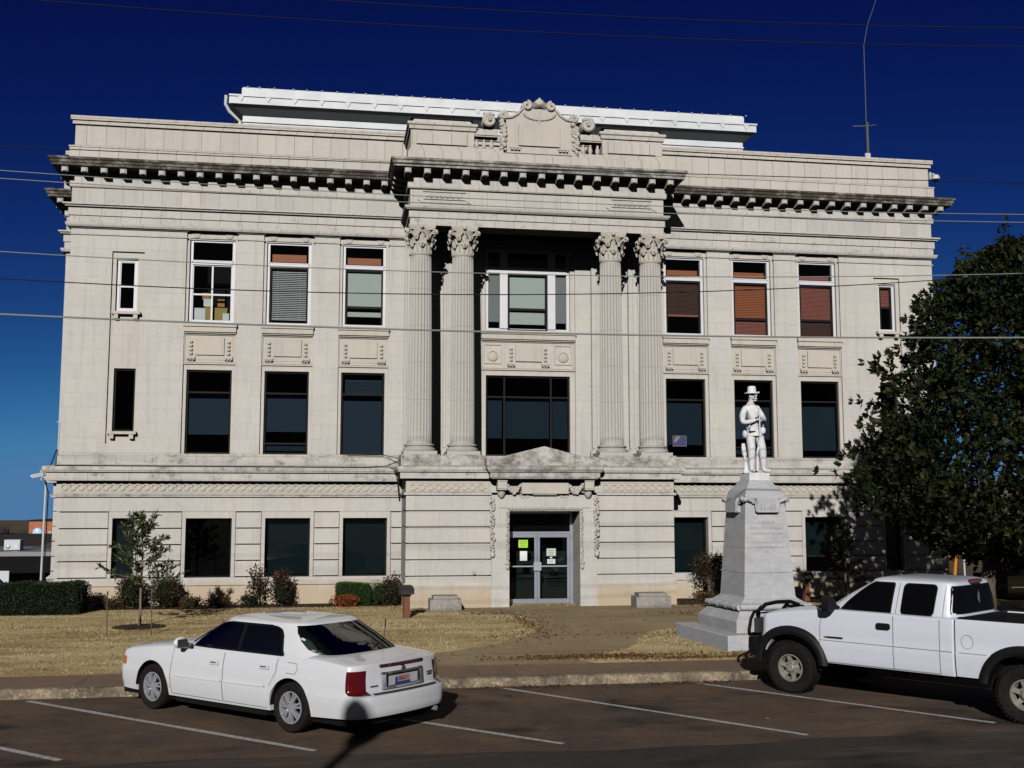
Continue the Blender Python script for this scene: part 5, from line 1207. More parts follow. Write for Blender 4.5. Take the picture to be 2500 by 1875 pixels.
for s in (1, -1):
    sh.side_glass(srow(), s, 0.004, 24, 0.045).build('window_trim', M_PLASTIC, SD, smooth=True)
    sh.side_glass([(z, -0.37, -0.29) for z in [1.0+0.36*k/10 for k in range(11)]], s, 0.004, 3).build('pillar_trim', M_PLASTIC, SD, smooth=True)
    rows = srow()[1:-1]
    sh.side_glass([(z, -0.30, f-0.04) for z, r_, f in rows], s, 0.007).build('front_window', G_CAR, SD, smooth=True)
    sh.side_glass([(z, r_+0.04, -0.36) for z, r_, f in rows], s, 0.007).build('rear_window', G_CAR, SD, smooth=True)
    # doors, seams, handles, rub strip
    for nm, xa, xb, hx in (('front_door', -0.13, 1.02, 0.05), ('rear_door', -1.22, -0.15, -1.0)):
        zlo = (lambda x: 0.30) if nm == 'front_door' else (lambda x: max(0.30, 0.335+sqrt(max(0, 0.44**2-(x+1.50)**2)) if abs(x+1.50) < 0.44 else 0.30))
        dr = side_patch(sb, xa, xb, zlo, 0.955, s, 0.0035).build(nm, M_PAINT, SD, smooth=True)
        hz = 0.81 if hx > 0 else 0.835; y_ = sb.y(hx, hz); hd_ = MB().obox((hx, s*(y_+0.014), hz), (0.095,0,0), (0,0.013,0), (0,0,0.024)).obox((hx+0.01, s*(y_+0.024), hz+0.006), (0.06,0,0), (0,0.005,0), (0,0,0.008)); hd_.mi[6:] = [1]*6; hd_.build('door_handle', [M_PAINT, M_SEAMD], dr)
    for pts in ([(1.03,0.30),(1.04,0.6),(1.00,0.95)], [(-0.14,0.30),(-0.14,0.965)], [(-1.24,0.97),(-1.23,0.80),(-1.16,0.68),(-1.09,0.58)], [(1.03,0.29),(-1.05,0.29)]):
        strip(sb, pts, 0.009, M_SEAM, 'x', SD, s, 0.006).build('door_gap', M_SEAM, SD)
    strip(sb, [(0.95,0.565),(-0.10,0.575)], 0.035, M_PAINT, 'x', SD, s, 0.014).build('rub_strip', M_PAINT, SD, smooth=True); strip(sb, [(-0.18,0.575),(-1.02,0.59)], 0.035, M_PAINT, 'x', SD, s, 0.014).build('rub_strip', M_PAINT, SD, smooth=True)
    strip(sb, [(0.95,0.545),(-1.04,0.57)], 0.006, M_SEAM, 'x', SD, s, 0.006).build('crease_line', M_SEAM, SD)
    fl = strip(sb, [(-1.44,0.93),(-1.60,0.93),(-1.64,0.86),(-1.60,0.79),(-1.42,0.79)], 0.008, M_SEAM, 'x', SD, s, 0.005)
    if s == 1: fl.build('fuel_flap', M_SEAM, SD)
    # mirror
    a = MB(); a.ball((0.70, s*1.03, 1.055), (0.055, 0.125, 0.085), 14, 10).tube([(0.70, s*0.86, 1.0),(0.71, s*0.95, 1.03)], 0.035, 8); mo = a.build('wing_mirror', M_PAINT, SD, smooth=True, angle=180)
    MB().obox((0.644, s*1.04, 1.055), (0.004,0,0), (0,0.085,0), (0,0,0.055)).build('mirror_glass', M_SEAMD, mo)
    # lamps: patches wrapped round the corners of the body
    def corner(z0, z1, d0, yin, end, off):   # flank distance d0 from the end, wraps to |y| = yin
        P = []; xe_, r_ = (sb.xr, sb.rr_) if end < 0 else (sb.xf, sb.rf); sg = 1 if end < 0 else -1
        for k in range(15):
            t = k/14
            if t < 0.25: x = xe_ + sg*(d0 + (r_-d0)*t/0.25) if d0 > r_ else xe_ + sg*d0*(1-t); P.append((x, None))
            elif t < 0.8: th = (t-0.25)/0.55*pi/2; P.append((xe_ + sg*r_*(1-sin(th)), None))
            else: P.append((xe_, (t-0.8)/0.2))
        V = []
        m = 8
        for x, f in P:
            for k in range(m+1):
                z = z0+(z1-z0)*k/m
                if f is None: y_ = sb.y(x, z)
                else: y_ = sb.y(x, z)*(1-f) + yin*f if yin < sb.y(x, z) else sb.y(x, z)
                V.append((sb.X(x, y_, z) - sg*off, s*(y_+off), z))
        return MB().add(V, [(i*(m+1)+k, (i+1)*(m+1)+k, (i+1)*(m+1)+k+1, i*(m+1)+k+1) for i in range(len(P)-1) for k in range(m)])
    corner(0.60, 0.895, 0.15, 0.755, -1, 0.010).build('tail_lamp', M_REDLAMP, SD, smooth=True, angle=180)
    corner(0.62, 0.74, 0.40, 0.42, 1, 0.006).build('headlight', M_AMBER, SD, smooth=True, angle=180)
    strip(sb, [(2.46,0.44),(2.36,0.45)], 0.075, M_AMBER, 'x', SD, s, 0.006).build('side_marker', plain('smoked_lens', (0.16,0.11,0.08), 0.2, coat=1), SD)
rw = BLW; bw_ = [(1.04, 0.72), (1.075, 0.735), (1.1, 0.74), (1.2, 0.71), (1.3, 0.66), (1.36, 0.615), (1.385, 0.60)]
sh.end_glass(bw_, -1, 0.005, 30, 0.06).build('rear_glass_seal', M_PLASTIC, SD, smooth=True)
sh.end_glass(bw_, -1, 0.012, 40).build('rear_glass', G_CAR, SD, smooth=True)
sh.end_glass(WSW, 1, 0.008, 30).build('windscreen', G_CAR, SD, smooth=True)
def rearbox(y0, y1, z0, z1, d0, d1, xr=-2.86, b=sb):    # follows the bowed tail
    V = []; n = 12
    for k in range(n+1):
        y_ = y0+(y1-y0)*k/n
        for (d, z) in ((d0, z0), (d1, z0), (d1, z1), (d0, z1)): V.append((b.X(xr, y_, z)-d, y_, z))
    return MB().loft([V[4*k:4*k+4] for k in range(n+1)], True, True, True)
trunk_lid_gap = rearbox(-0.63, 0.63, 0.592, 0.604, -0.01, 0.006); trunk_lid_gap.build('boot_gap', M_SEAMD, SD)
rearbox(-0.43, 0.43, 0.915, 0.952, -0.02, 0.022).build('high_brake_lamp', M_REDDARK, SD, smooth=True, angle=30)
pf = MB()
for args in ((-0.41,0.41,0.815,0.845),(-0.41,0.41,0.625,0.655)): q = rearbox(*args, -0.02, 0.03); pf.add(q.v, q.f)
for s in (-1, 1): q = rearbox(*sorted((s*0.41, s*0.34)), 0.625, 0.845, -0.02, 0.028); pf.add(q.v, q.f)
pfo = pf.build('plate_surround', M_CHROME, SD, smooth=True, angle=30)
rearbox(-0.34, 0.34, 0.655, 0.815, -0.02, 0.004).build('plate_recess', M_PLASTIC, SD)
xpl = sb.X(-2.86, 0, 0.73)-0.012
pl = MB().obox((xpl, 0.0, 0.725), (0.003,0,0), (0,0.29,0), (0,0,0.064)).build('plate_bracket', plain('grey_white_plate', (0.42,0.43,0.45), 0.6), SD)
M_PLW = plain('plate_field', (0.36,0.34,0.36), 0.5); M_PLB = plain('plate_blue', (0.03,0.05,0.20), 0.5); M_PLR = plain('plate_red', (0.30,0.03,0.04), 0.5)
lp = MB().obox((xpl-0.005, 0.02, 0.727), (0.002,0,0), (0,0.155,0), (0,0,0.062)).build('licence_plate', M_PLW, SD); lp['label'] = 'licence plate reading 886EGV'
MB().obox((xpl-0.0085, 0.02, 0.682), (0.001,0,0), (0,0.155,0), (0,0,0.015)).obox((xpl-0.0085, 0.145, 0.715), (0.001,0,0), (0,0.026,0), (0,0,0.045)).build('plate_band', M_PLB, lp)
Mt = Matrix.Translation((xpl-0.010, 0.0, 0.735)) @ Matrix.Rotation(-pi/2, 4, 'Z') @ Matrix.Rotation(pi/2, 4, 'X') @ Matrix.Scale(0.78, 4, (1,0,0))
text_mesh('886EGV', 0.080, 0.001, M_PLR, 'plate_number', lp, Mt, bold=True)
MB().lathe((sb.X(-2.86,0,0.875)-0.02,0,0.878),[(0.028,-0.01),(0.034,0.0),(0.034,0.012)],16,'x').build('round_badge', M_CHROME, SD)
rearbox(-0.67, -0.53, 0.735, 0.755, 0.0, 0.008).build('name_badge', M_CHROME, SD); rearbox(-0.66, -0.54, 0.70, 0.725, 0.0, 0.006).build('name_badge', M_CHROME, SD); rearbox(0.47, 0.60, 0.672, 0.69, 0.0, 0.006).build('name_badge', M_SEAMD, SD)
# underside, dark rocker, wheel wells, exhaust, antenna, cabin
a = MB(); a.box(-2.68, 2.36, -0.78, 0.78, 0.17, 0.34); a.box(-0.98, 0.98, -0.86, 0.86, 0.17, 0.30); a.box(-2.72, -1.95, -0.80, 0.80, 0.20, 0.36); a.box(-1.0, 1.0, -0.80, 0.80, 0.3, 0.5)
for x in (-1.5, 1.5): a.box(x-0.43, x+0.43, -0.68, 0.68, 0.3, 0.80); 
a.build('underbody', M_UNDER, SD)
MB().tube([(-2.5,-0.62,0.25),(-2.80,-0.62,0.25)],0.035,10).build('exhaust', M_STEEL, SD)
MB().tube([(-1.86,-0.55,1.08),(-1.90,-0.55,1.42)],0.004,5).tube([(-1.89,-0.55,1.30),(-1.9,-0.55,1.43)],0.009,5).build('antenna', M_PLASTIC, SD)
a = MB(); a.box(-1.62, 0.82, -0.72, 0.72, 0.62, 0.972)
a.build('cabin_floor', M_UNDER, SD)
for s in (-1, 1):
    for x, nm in ((-0.15, 'front_seat'), (-1.25, 'rear_seat')):
        a = MB(); a.loft([[(x+dx+0.07*k_, s*0.37-0.25*w_, z),(x+dx+0.07*k_, s*0.37+0.25*w_, z),(x+dx-0.07, s*0.37+0.25*w_, z),(x+dx-0.07, s*0.37-0.25*w_, z)] for dx, z, w_, k_ in ((0.1,0.7,1,1),(0.0,0.95,1,1),(-0.08,1.12,0.85,0.8))], True, True, True)
        a.ball((x-0.10, s*0.37, 1.19), (0.06,0.14,0.085), 10, 8); a.build(nm, M_SEAT, SD, smooth=True, angle=50)
MB().box(-1.95,-1.40,-0.62,0.62,0.93,1.055).build('parcel_shelf', M_SEAT, SD)
a = MB(); P = [(0.42+0.05*cos(t)*0.4, 0.37+0.19*sin(t), 1.0+0.17*cos(t)) for t in [2*pi*k/24 for k in range(25)]]; a.tube(P, 0.014, 6, False).build('steering_wheel', M_PLASTIC, SD)
MB().box(0.5,1.0,-0.65,0.65,0.85,1.0).build('dashboard', M_PLASTIC, SD)
for x in (1.50, -1.50):
    for s in (1, -1): wheel(SD, x, s*0.80, 0.335, 0.235, s, 0.212, M_WHEEL, 'sedan')
SD.scale = (1.0, 1.0, 1.0)
# ---- pickup truck
TK = thing('pickup_truck', 'white extended cab pickup truck with black wheel flares and grille guard', 'truck', (3.50, -16.31, 0), math.atan2(0.812, -0.584))
gT = [(0.3,0.95),(0.54,0.965),(0.62,0.985),(0.87,1.0),(0.90,0.995),(0.915,0.985),(1.15,0.985),(1.36,0.965),(1.5,0.95)]
tb = Body(-0.83, 2.50, 0.97, 0.02, 0.20, gT,
    ztop=[(-0.83,1.40),(1.1,1.42),(1.4,1.41),(1.8,1.37),(2.2,1.31),(2.4,1.26),(2.50,1.20)], zsh=[(-0.83,1.36),(1.0,1.365),(1.4,1.335),(1.8,1.29),(2.2,1.235),(2.4,1.19),(2.50,1.14)],
    sill=[(-0.83,0.55),(1.3,0.55),(2.3,0.62),(2.5,0.85)], arches=[(1.82,0.42,0.55)], recF=[(0.6,0.0),(1.2,0.04)], bowF=0.06, nTop=3.6, plan=[(-0.83,1.0),(1.2,1.0),(1.7,0.985),(2.5,0.96)])
tb.build('body', M_PAINT2, TK)
th_ = House([(1.34,-0.84,1.40,0.865),(1.42,-0.83,1.28,0.855),(1.65,-0.81,0.92,0.80),(1.86,-0.77,0.56,0.735)], 1.955, 7.0)
th_.build('roof', M_PAINT2, TK)
for s in (1, -1):
    def rrow(z0, z1, fr, ff, r=0.055, n=16):
        rows = []
        for k in range(n+1):
            t = (1-cos(pi*k/n))/2; z = z0+(z1-z0)*t; d = min(z-z0, z1-z); ins = r-sqrt(max(0, r*r-(r-d)**2)) if d < r else 0
            rows.append((z, fr(z)+ins, ff(z)-ins))
        return rows
    ffr = lambda z: interp([(1.37,1.02),(1.55,0.86),(1.70,0.69),(1.80,0.56),(1.86,0.46)], z)
    frr = lambda z: interp([(1.37,0.15),(1.86,0.10)], z)
    th_.side_glass(rrow(1.375, 1.865, frr, ffr, 0.03), s, 0.004).build('window_seal', M_PLASTIC, TK, smooth=True)
    th_.side_glass(rrow(1.39, 1.85, lambda z: frr(z)+0.02, lambda z: ffr(z)-0.03, 0.03), s, 0.009).build('front_window', G_TRUCK, TK, smooth=True)
    r2r = lambda z: interp([(1.37,-0.50),(1.86,-0.555)], z); r2f = lambda z: interp([(1.37,0.01),(1.86,-0.03)], z)
    th_.side_glass(rrow(1.38, 1.865, r2r, r2f, 0.075), s, 0.004).build('window_seal', M_PLASTIC, TK, smooth=True)
    th_.side_glass(rrow(1.395, 1.85, lambda z: r2r(z)+0.015, lambda z: r2f(z)-0.015, 0.07), s, 0.009).build('rear_window', G_TRUCK, TK, smooth=True)
    fd = side_patch(tb, 0.09, 1.28, 0.575, 1.345, s, 0.004).build('front_door', M_PAINT2, TK, smooth=True); side_patch(tb, -0.62, 0.07, 0.575, 1.345, s, 0.004).build('rear_door', M_PAINT2, TK, smooth=True)
    for pts in ([(1.29,0.56),(1.29,1.1),(1.24,1.36)], [(0.08,0.56),(0.08,1.36)], [(-0.63,0.56),(-0.63,1.36)], [(1.29,0.565),(-0.63,0.565)]): strip(tb, pts, 0.010, M_SEAM, 'x', TK, s, 0.006).build('door_gap', M_SEAM, TK)
    strip(tb, [(1.28,0.905),(-0.81,0.905)], 0.010, M_SEAM, 'x', TK, s, 0.007).build('crease_line', M_SEAM, TK)
    # seams carried up the cab pillars
    for xs_, xt in ((0.08, 0.03), (-0.63, -0.66)):
        V = []
        for k in range(9):
            z = 1.36+0.50*k/8; x = xs_+(xt-xs_)*k/8; y_ = th_.ys(x, z)+0.004; V += [(x-0.005, s*y_, z), (x+0.005, s*y_, z)]
        MB().add(V, [(2*k,2*k+1,2*k+3,2*k+2) for k in range(8)]).build('door_gap', M_SEAM, TK)
    y_ = tb.y(0.21,1.19)
    a = MB(); pr = rounded_rows(1.145, 1.245, 0.12, 0.34, 0.12, 0.34, 0.035, 12); V = []
    for z, xa, xb in pr: V += [(xa, s*(y_+0.006), z), (xa, s*(y_+0.03), z), (xb, s*(y_+0.03), z), (xb, s*(y_+0.006), z)]
    a.loft([V[4*k:4*k+4] for k in range(len(pr))], True, True, True).build('door_handle', M_PLASTIC, fd, smooth=True, angle=50)
    a = MB(); a.loft([[(1.04+dx, s*yy-0.0, z) for dx, yy, z in ((-0.05,y0,z0_),(0.06,y0,z0_),(0.06,y0,z1_),(-0.05,y0,z1_))] for y0, z0_, z1_ in ((0.95,1.44,1.50),(1.03,1.40,1.58),(1.10,1.37,1.62),(1.20,1.38,1.62),(1.23,1.42,1.58))], True, True, True)
    a.tube([(1.02,s*0.86,1.42),(1.03,s*1.0,1.47)],0.04,8); a.build('wing_mirror', M_PLASTIC, TK, smooth=True, angle=50)
    # badge bar
    strip(tb, [(1.17,0.955),(0.90,0.957)], 0.032, M_PLASTIC, 'x', TK, s, 0.010).build('name_badge', M_PLASTIC, TK); strip(tb, [(1.22,0.955),(1.16,0.955)], 0.03, M_PLASTIC, 'x', TK, s, 0.012, 3).build('emblem', plain('bronze_emblem', (0.25,0.10,0.07), 0.4), TK)
    # wheel flares
    for (bd, xa) in ((tb, 1.82),):
        a = MB(); ring_ = []
        for k in range(29):
            an = radians(-14 + 208*k/28); c_, s_ = cos(an), sin(an); pr_ = []
            for (rr_, off) in ((0.515,-0.22),(0.515,0.05),(0.56,0.07),(0.62,0.06),(0.655,0.0)):
                px = xa+rr_*c_*1.0; pz = 0.43+rr_*(math.copysign(abs(s_)**0.82, s_)) * 1.0
                px = min(px, bd.xf-0.02); pz = min(pz, 1.18)
                pr_.append((px, s*(bd.W*0.98+off), max(0.50, pz)))
            ring_.append(pr_)
        a.loft(ring_, closed=False).build('wheel_flare', M_PLASTIC, TK, smooth=True, angle=60)
# bed
BW_ = 0.97
def bedring(x, zb):
    P = [(0.62,zb)] 
    for z in (zb, (zb+0.86)/2, 0.86, 0.90, 0.915, 1.1, 1.25, 1.36): P.append((BW_*interp(gT, max(z, zb)) if z >= zb else BW_*interp(gT, zb), max(z, zb)))
    P += [(0.925,1.385),(0.905,1.395),(0.855,1.395),(0.845,1.36),(0.845,0.90),(0.80,0.86),(0.0,0.86)]
    return P
xs = sorted(set([-0.86, -0.95, -1.0, -1.1] + [round(-1.82+0.55*cos(pi*k/20), 4) for k in range(21)] + [-2.372, -2.5, -2.7, -2.9, -3.02, -3.06])); V = []; F = []
for x in xs:
    zb = 0.56
    if abs(x+1.82) <= 0.55: zb = max(zb, 0.42+sqrt(max(0, 0.55**2-(x+1.82)**2)))
    P = bedring(x, zb); N = len(P)
    for q in (1, -1): V += [(x, q*y_*(0.97 if x < -3.03 else 1), z) for y_, z in P]
for i in range(len(xs)-1):
    for q in range(2):
        a0, b0 = (2*i+q)*N, (2*i+2+q)*N
        for j in range(N-1): F.append((a0+j, a0+j+1, b0+j+1, b0+j))
a = MB(); a.add(V, F); a.box(-3.08,-3.02,-0.94,0.94,0.56,1.39); a.box(-0.91,-0.86,-0.93,0.93,0.56,1.385)
a.build('bed', M_PAINT2, TK, smooth=True, angle=35, fix=True)
a = MB(); a.box(-3.0,-0.93,-0.842,0.842,0.865,0.90)
for s in (1,-1): a.box(-3.0,-0.93,min(s*0.842,s*0.80),max(s*0.842,s*0.80),0.87,1.37); a.box(-3.0,-0.9,min(s*0.935,s*0.84),max(s*0.935,s*0.84),1.396,1.415)
a.box(-0.935,-0.912,-0.84,0.84,0.87,1.41); a.build('bed_liner', M_PLASTIC, TK)
class _B:   # flank of the bed for lines and flap
    def pt(self, x, z, side=1, off=0.0): return (x, side*(BW_*interp(gT, z)+off), z)
bd = _B()
for s in (1, -1):
    strip(bd, [(-0.90,0.905),(-1.30,0.905)], 0.010, M_SEAM, 'x', TK, s, 0.003).build('crease_line', M_SEAM, TK)
    a = MB(); ring_ = []
    for k in range(29):
        an = radians(-14+208*k/28); c_, s_ = cos(an), sin(an)
        ring_.append([(-1.82+rr_*c_, s*(BW_*0.98+off), max(0.50, 0.43+rr_*math.copysign(abs(s_)**0.82, s_))) for rr_, off in ((0.515,-0.22),(0.515,0.05),(0.56,0.07),(0.62,0.06),(0.655,0.0))])
    a.loft(ring_, closed=False).build('wheel_flare', M_PLASTIC, TK, smooth=True, angle=60)
    MB().box(-3.0,-3.08, min(s*0.80,s*0.95), max(s*0.80,s*0.95), 0.85, 1.25).build('tail_lamp', M_REDLAMP, TK)
strip(bd, [(-1.03+0.085*cos(t), 1.07+0.10*sin(t)) for t in [2*pi*k/20 for k in range(21)]], 0.007, M_SEAM, 'x', TK, 1, 0.003, 2).build('fuel_flap', M_SEAM, TK)
th_.end_glass([(1.43,0.775),(1.5,0.77),(1.65,0.735),(1.80,0.69),(1.845,0.665)], -1, 0.006).build('window_seal', M_PLASTIC, TK, smooth=True)
bgl = th_.end_glass([(1.45,0.755),(1.5,0.75),(1.65,0.715),(1.80,0.67),(1.83,0.65)], -1, 0.012).build('back_window', plain('smoked_back_glass', (0.004,0.004,0.005), 0.4, spec=0.04), TK, smooth=True)
MB().add([(-0.842,0.05,1.62),(-0.842,-0.03,1.56),(-0.842,-0.03,1.70),(-0.842,0.01,1.76),(-0.842,0.05,1.70)], [(0,1,2,3,4)]).build('window_decal', plain('grey_decal', (0.10,0.12,0.14), 0.6), bgl)
th_.end_glass([(1.42,0.80),(1.6,0.74),(1.85,0.66)], 1, 0.006).build('windscreen', G_TRUCK, TK, smooth=True)
MB().box(-0.83,-0.76,-0.17,0.17,1.875,1.925).build('high_brake_lamp', M_REDLAMP, TK)
MB().obox((1.33,0,1.425),(0.10,0,-0.01),(0,0.80,0),(0,0,0.012)).build('cowl', M_PLASTIC, TK)
a = MB(); a.box(-3.0,2.35,-0.55,0.55,0.48,0.75); a.box(-0.8,1.2,-0.85,0.85,0.50,0.62)
for x in (-1.82,1.82): a.box(x-0.58,x+0.58,-0.72,0.72,0.55,1.05)
a.box(1.3, 2.455, -0.82, 0.82, 0.60, 1.10); a.build('underbody', M_UNDER, TK)
MB().box(-0.8,1.1,-0.8,0.8,0.7,1.34).build('cabin_floor', M_UNDER, TK)
# black bumper and grille guard
a = MB(); a.loft([[(2.42,y_*0.98,0.52),(2.42+d,y_*0.98,0.54),(2.45+d,y_,0.66),(2.44+d,y_,0.84),(2.42,y_,0.86)] for y_, d in ((-1.0,0.02),(-0.95,0.16),(-0.6,0.27),(0,0.30),(0.6,0.27),(0.95,0.16),(1.0,0.02))], True, True, True)
a.build('front_bumper', M_PLASTIC, TK, smooth=True, angle=30)
a = MB(); a.box(2.43,2.50,-0.80,0.80,0.86,1.16)
a.build('grille', M_PLASTIC, TK)
a = MB()
for s in (-1, 1):
    a.tube([(2.72,s*0.42,0.60),(2.74,s*0.42,1.22),(2.66,s*0.42,1.30)],0.04,8)
    a.tube([(2.70,s*0.42,0.86),(2.68,s*0.80,0.86),(2.60,s*0.93,0.95),(2.56,s*0.93,1.14),(2.58,s*0.80,1.24),(2.66,s*0.42,1.26)],0.028,8)
a.tube([(2.56,-0.62,1.28),(2.60,-0.40,1.345),(2.62,0,1.36),(2.60,0.40,1.345),(2.56,0.62,1.28)],0.034,8)
for k in range(3): a.tube([(2.70,-0.42,0.95+0.12*k),(2.70,0.42,0.95+0.12*k)],0.016,5)
a.build('grille_guard', M_PLASTIC, TK, smooth=True)
for s in (-1,1): MB().obox((2.46,s*0.84,1.04),(0.035,0,0),(0,0.10,0),(0,0,0.12)).build('headlight', plain('headlight_lens', (0.05,0.05,0.055), 0.1, coat=1), TK)
MB().tube([(-2.75,0.35,0.50),(-2.05,0.78,0.44),(-1.55,0.80,0.62)],0.012,5).build('tow_strap', M_STEEL, TK)
for x in (1.82, -1.82):
    for s in (1, -1): wheel(TK, x, s*0.86, 0.405, 0.27, s, 0.215, M_WHEEL2, 'truck')
TK.scale = (1.03, 1.0, 1.0)
# ------------------------------------------------------------------ monument
MO = thing('monument_pedestal', 'tall tapering grey marble pedestal on stepped base in front of the courthouse', 'monument', (3.20, -9.97, 0.0), radians(5))
def sq(hw, z): return [(-hw,-hw,z),(hw,-hw,z),(hw,hw,z),(-hw,hw,z)]
def lift(name, levels, mat=M_GRANITE, parent=MO):
    return MB().loft([sq(h, z) for h, z in levels], True, True, True).build(name, mat, parent)
lift('bottom_step', [(1.33,0.05),(1.33,0.44),(1.31,0.46)])
b = lift('second_step', [(0.955,0.46),(0.955,0.68),(0.945,0.70)])
lift('base_moulding', [(0.945,0.70),(0.93,0.715),(0.80,0.86),(0.78,0.89)])
a = MB(); 
for s in (-1, 1):
    for ax in (0, 1):
        P0 = [(-0.80, s*0.80, 0.955), (0.80, s*0.80, 0.955)] if ax == 0 else [(s*0.80, -0.80, 0.955), (s*0.80, 0.80, 0.955)]
        a.tube(P0, 0.065, 12)
        for k in range(4):
            t = -0.60 + 1.20*k/3; p = (t, s*0.80, 0.955) if ax == 0 else (s*0.80, t, 0.955)
            d = 0.03; q0 = (p[0]-d, p[1], p[2]) if ax == 0 else (p[0], p[1]-d, p[2]); q1 = (p[0]+d, p[1], p[2]) if ax == 0 else (p[0], p[1]+d, p[2]); a.tube([q0, q1], 0.073, 12)
a.build('bound_reed_torus', M_GRANITE, MO, smooth=True, angle=50)
lift('upper_moulding', [(0.79,0.89),(0.79,1.01),(0.72,1.03),(0.68,1.06),(0.60,1.12),(0.585,1.15)])
lift('lower_die', [(0.585,1.15),(0.555,1.635)]); lift('middle_die', [(0.553,1.642),(0.522,2.155)]); lift('upper_die', [(0.520,2.16),(0.484,2.77)])
lift('cap_block', [(0.478,2.77),(0.476,2.80),(0.455,3.12),(0.450,3.18),(0.46,3.20),(0.43,3.33),(0.40,3.39)]); lift('cap_taper', [(0.395,3.39),(0.30,3.50),(0.245,3.585)])
for q in range(4):
    M4 = Matrix.Rotation(q*pi/2, 4, 'Z')
    a = MB(); a.box(-0.24, 0.24, -0.585, -0.44, 2.90, 3.14); a.box(-0.24,0.24,-0.56,-0.44,3.14,3.20)
    for s in (-1, 1):
        a.tube([(s*0.25,-0.56,2.92),(s*0.27,-0.56,3.14)], 0.022, 6); a.tube([(s*0.30,-0.50,3.12),(s*0.38,-0.52,3.16),(s*0.45,-0.52,3.19),(s*0.50,-0.50,3.15)], [0.035,0.045,0.05,0.05], 8); a.ball((s*0.30,-0.51,3.11), 0.04, 8, 6)
    a.xform(M4); cg = a.build('scroll_cartouche', M_GRANITE, MO, smooth=True, angle=40)
    if q == 0: text_mesh('61-65', 0.17, 0.006, plain('carved_shadow', (0.36,0.36,0.37), 0.8), 'carved_dates', cg, front_text_M(0, -0.588, 3.01), bold=True)
M_CUT = plain('inscription_cut', (0.37,0.375,0.385), 0.8)
rows = [('ERECTED IN', 2.68, 0.075), ('MEMORY OF OUR GALLANT', 2.565, 0.062), ('CONFEDERATE SOLDIERS', 2.45, 0.066), ('STATE OF OUR COUNTY', 2.27, 0.066), ('AND THE BRAVE', 2.17, 0.062), ('1861', 2.07, 0.06)]
for txt, z, s_ in rows:
    yf = -(0.484 + (2.77-z)/0.61*0.036) if z > 2.16 else -(0.522+(2.155-z)/0.513*0.031); text_mesh(txt, s_, 0.003, M_CUT, 'inscription', MO, front_text_M(0, yf-0.004, z))
# ------------------------------------------------------------------ statue
ST = thing('statue', 'white marble soldier statue in slouch hat leaning on a rifle, on top of the pedestal', 'statue', (3.20, -9.97, 3.58), radians(5))
MB().box(-0.235, 0.24, -0.23, 0.23, 0.0, 0.165).build('plinth', M_MARBLE, ST)
FZ = 0.165
def skin(nm, J, E_, parent, mat, sub=2, root=0, loc=(0,0,0), extra=None):
    me = bpy.data.meshes.new(nm); me.from_pydata([j[:3] for j in J], E_, []); o = bpy.data.objects.new(nm, me); COL.objects.link(o)
    m = o.modifiers.new('s', 'SKIN'); m.use_smooth_shade = True
    for i, j in enumerate(J):
        v = me.skin_vertices[0].data[i]; v.radius = (j[3], j[4] if len(j) > 4 else j[3]); v.use_root = (i == root)
    s2 = o.modifiers.new('u', 'SUBSURF'); s2.levels = sub; s2.render_levels = sub
    dg = bpy.context.evaluated_depsgraph_get(); m2 = bpy.data.meshes.new_from_object(o.evaluated_get(dg)); bpy.data.objects.remove(o)
    if extra:
        bm = bmesh.new(); bm.from_mesh(m2)
        em = bpy.data.meshes.new('e'); em.from_pydata(extra.v, [], extra.f); em.polygons.foreach_set('use_smooth', [True]*len(em.polygons)); bm.from_mesh(em); bm.to_mesh(m2); bm.free()
    m2.materials.clear(); m2.materials.append(mat); m2.name = nm; o = bpy.data.objects.new(nm, m2); COL.objects.link(o); o.parent = parent; o.location = loc; return o
J = [(0.02,0.0,0.92,0.125,0.105),(0.01,0.0,1.03,0.125,0.10),(-0.03,-0.01,1.20,0.15,0.115),(-0.05,0.0,1.36,0.155,0.105),(-0.055,-0.005,1.46,0.075,0.07),(-0.05,-0.02,1.545,0.056),(-0.045,-0.035,1.62,0.074,0.08),(-0.03,-0.045,1.71,0.075,0.085),
 (-0.19,0.0,1.395,0.080),(-0.255,0.0,1.25,0.076),(-0.265,-0.04,1.09,0.068),(-0.15,-0.16,1.10,0.050),(-0.03,-0.22,1.145,0.034),
 (0.10,0.01,1.41,0.080),(0.18,0.0,1.28,0.076),(0.235,-0.05,1.13,0.068),(0.15,-0.17,1.18,0.050),(0.05,-0.225,1.25,0.034),
 (-0.075,0.0,0.83,0.112,0.105),(-0.08,-0.02,0.66,0.104),(-0.075,-0.04,0.49,0.090),(-0.07,-0.02,0.30,0.084),(-0.06,0.0,0.12,0.070),(-0.055,-0.02,0.05,0.056),(-0.035,-0.19,0.04,0.046),
 (0.11,0.0,0.83,0.112,0.105),(0.15,-0.035,0.66,0.104),(0.175,-0.055,0.49,0.090),(0.20,-0.02,0.30,0.082),(0.225,0.01,0.12,0.070),(0.235,-0.01,0.05,0.056),(0.34,-0.13,0.04,0.044)]
E_ = [(0,1),(1,2),(2,3),(3,4),(4,5),(5,6),(6,7),(3,8),(8,9),(9,10),(10,11),(11,12),(3,13),(13,14),(14,15),(15,16),(16,17),(0,18),(18,19),(19,20),(20,21),(21,22),(22,23),(23,24),(0,25),(25,26),(26,27),(27,28),(28,29),(29,30),(30,31)]
ex = MB(); nd = Vector((0.50,-0.86,-0.05)).normalized(); sdv = Vector((nd.y*-1, nd.x, 0)).normalized(); hc = Vector((-0.035,-0.045,1.66))
def hp(f, s_, u): return hc + nd*f + sdv*s_ + Vector((0,0,1))*u
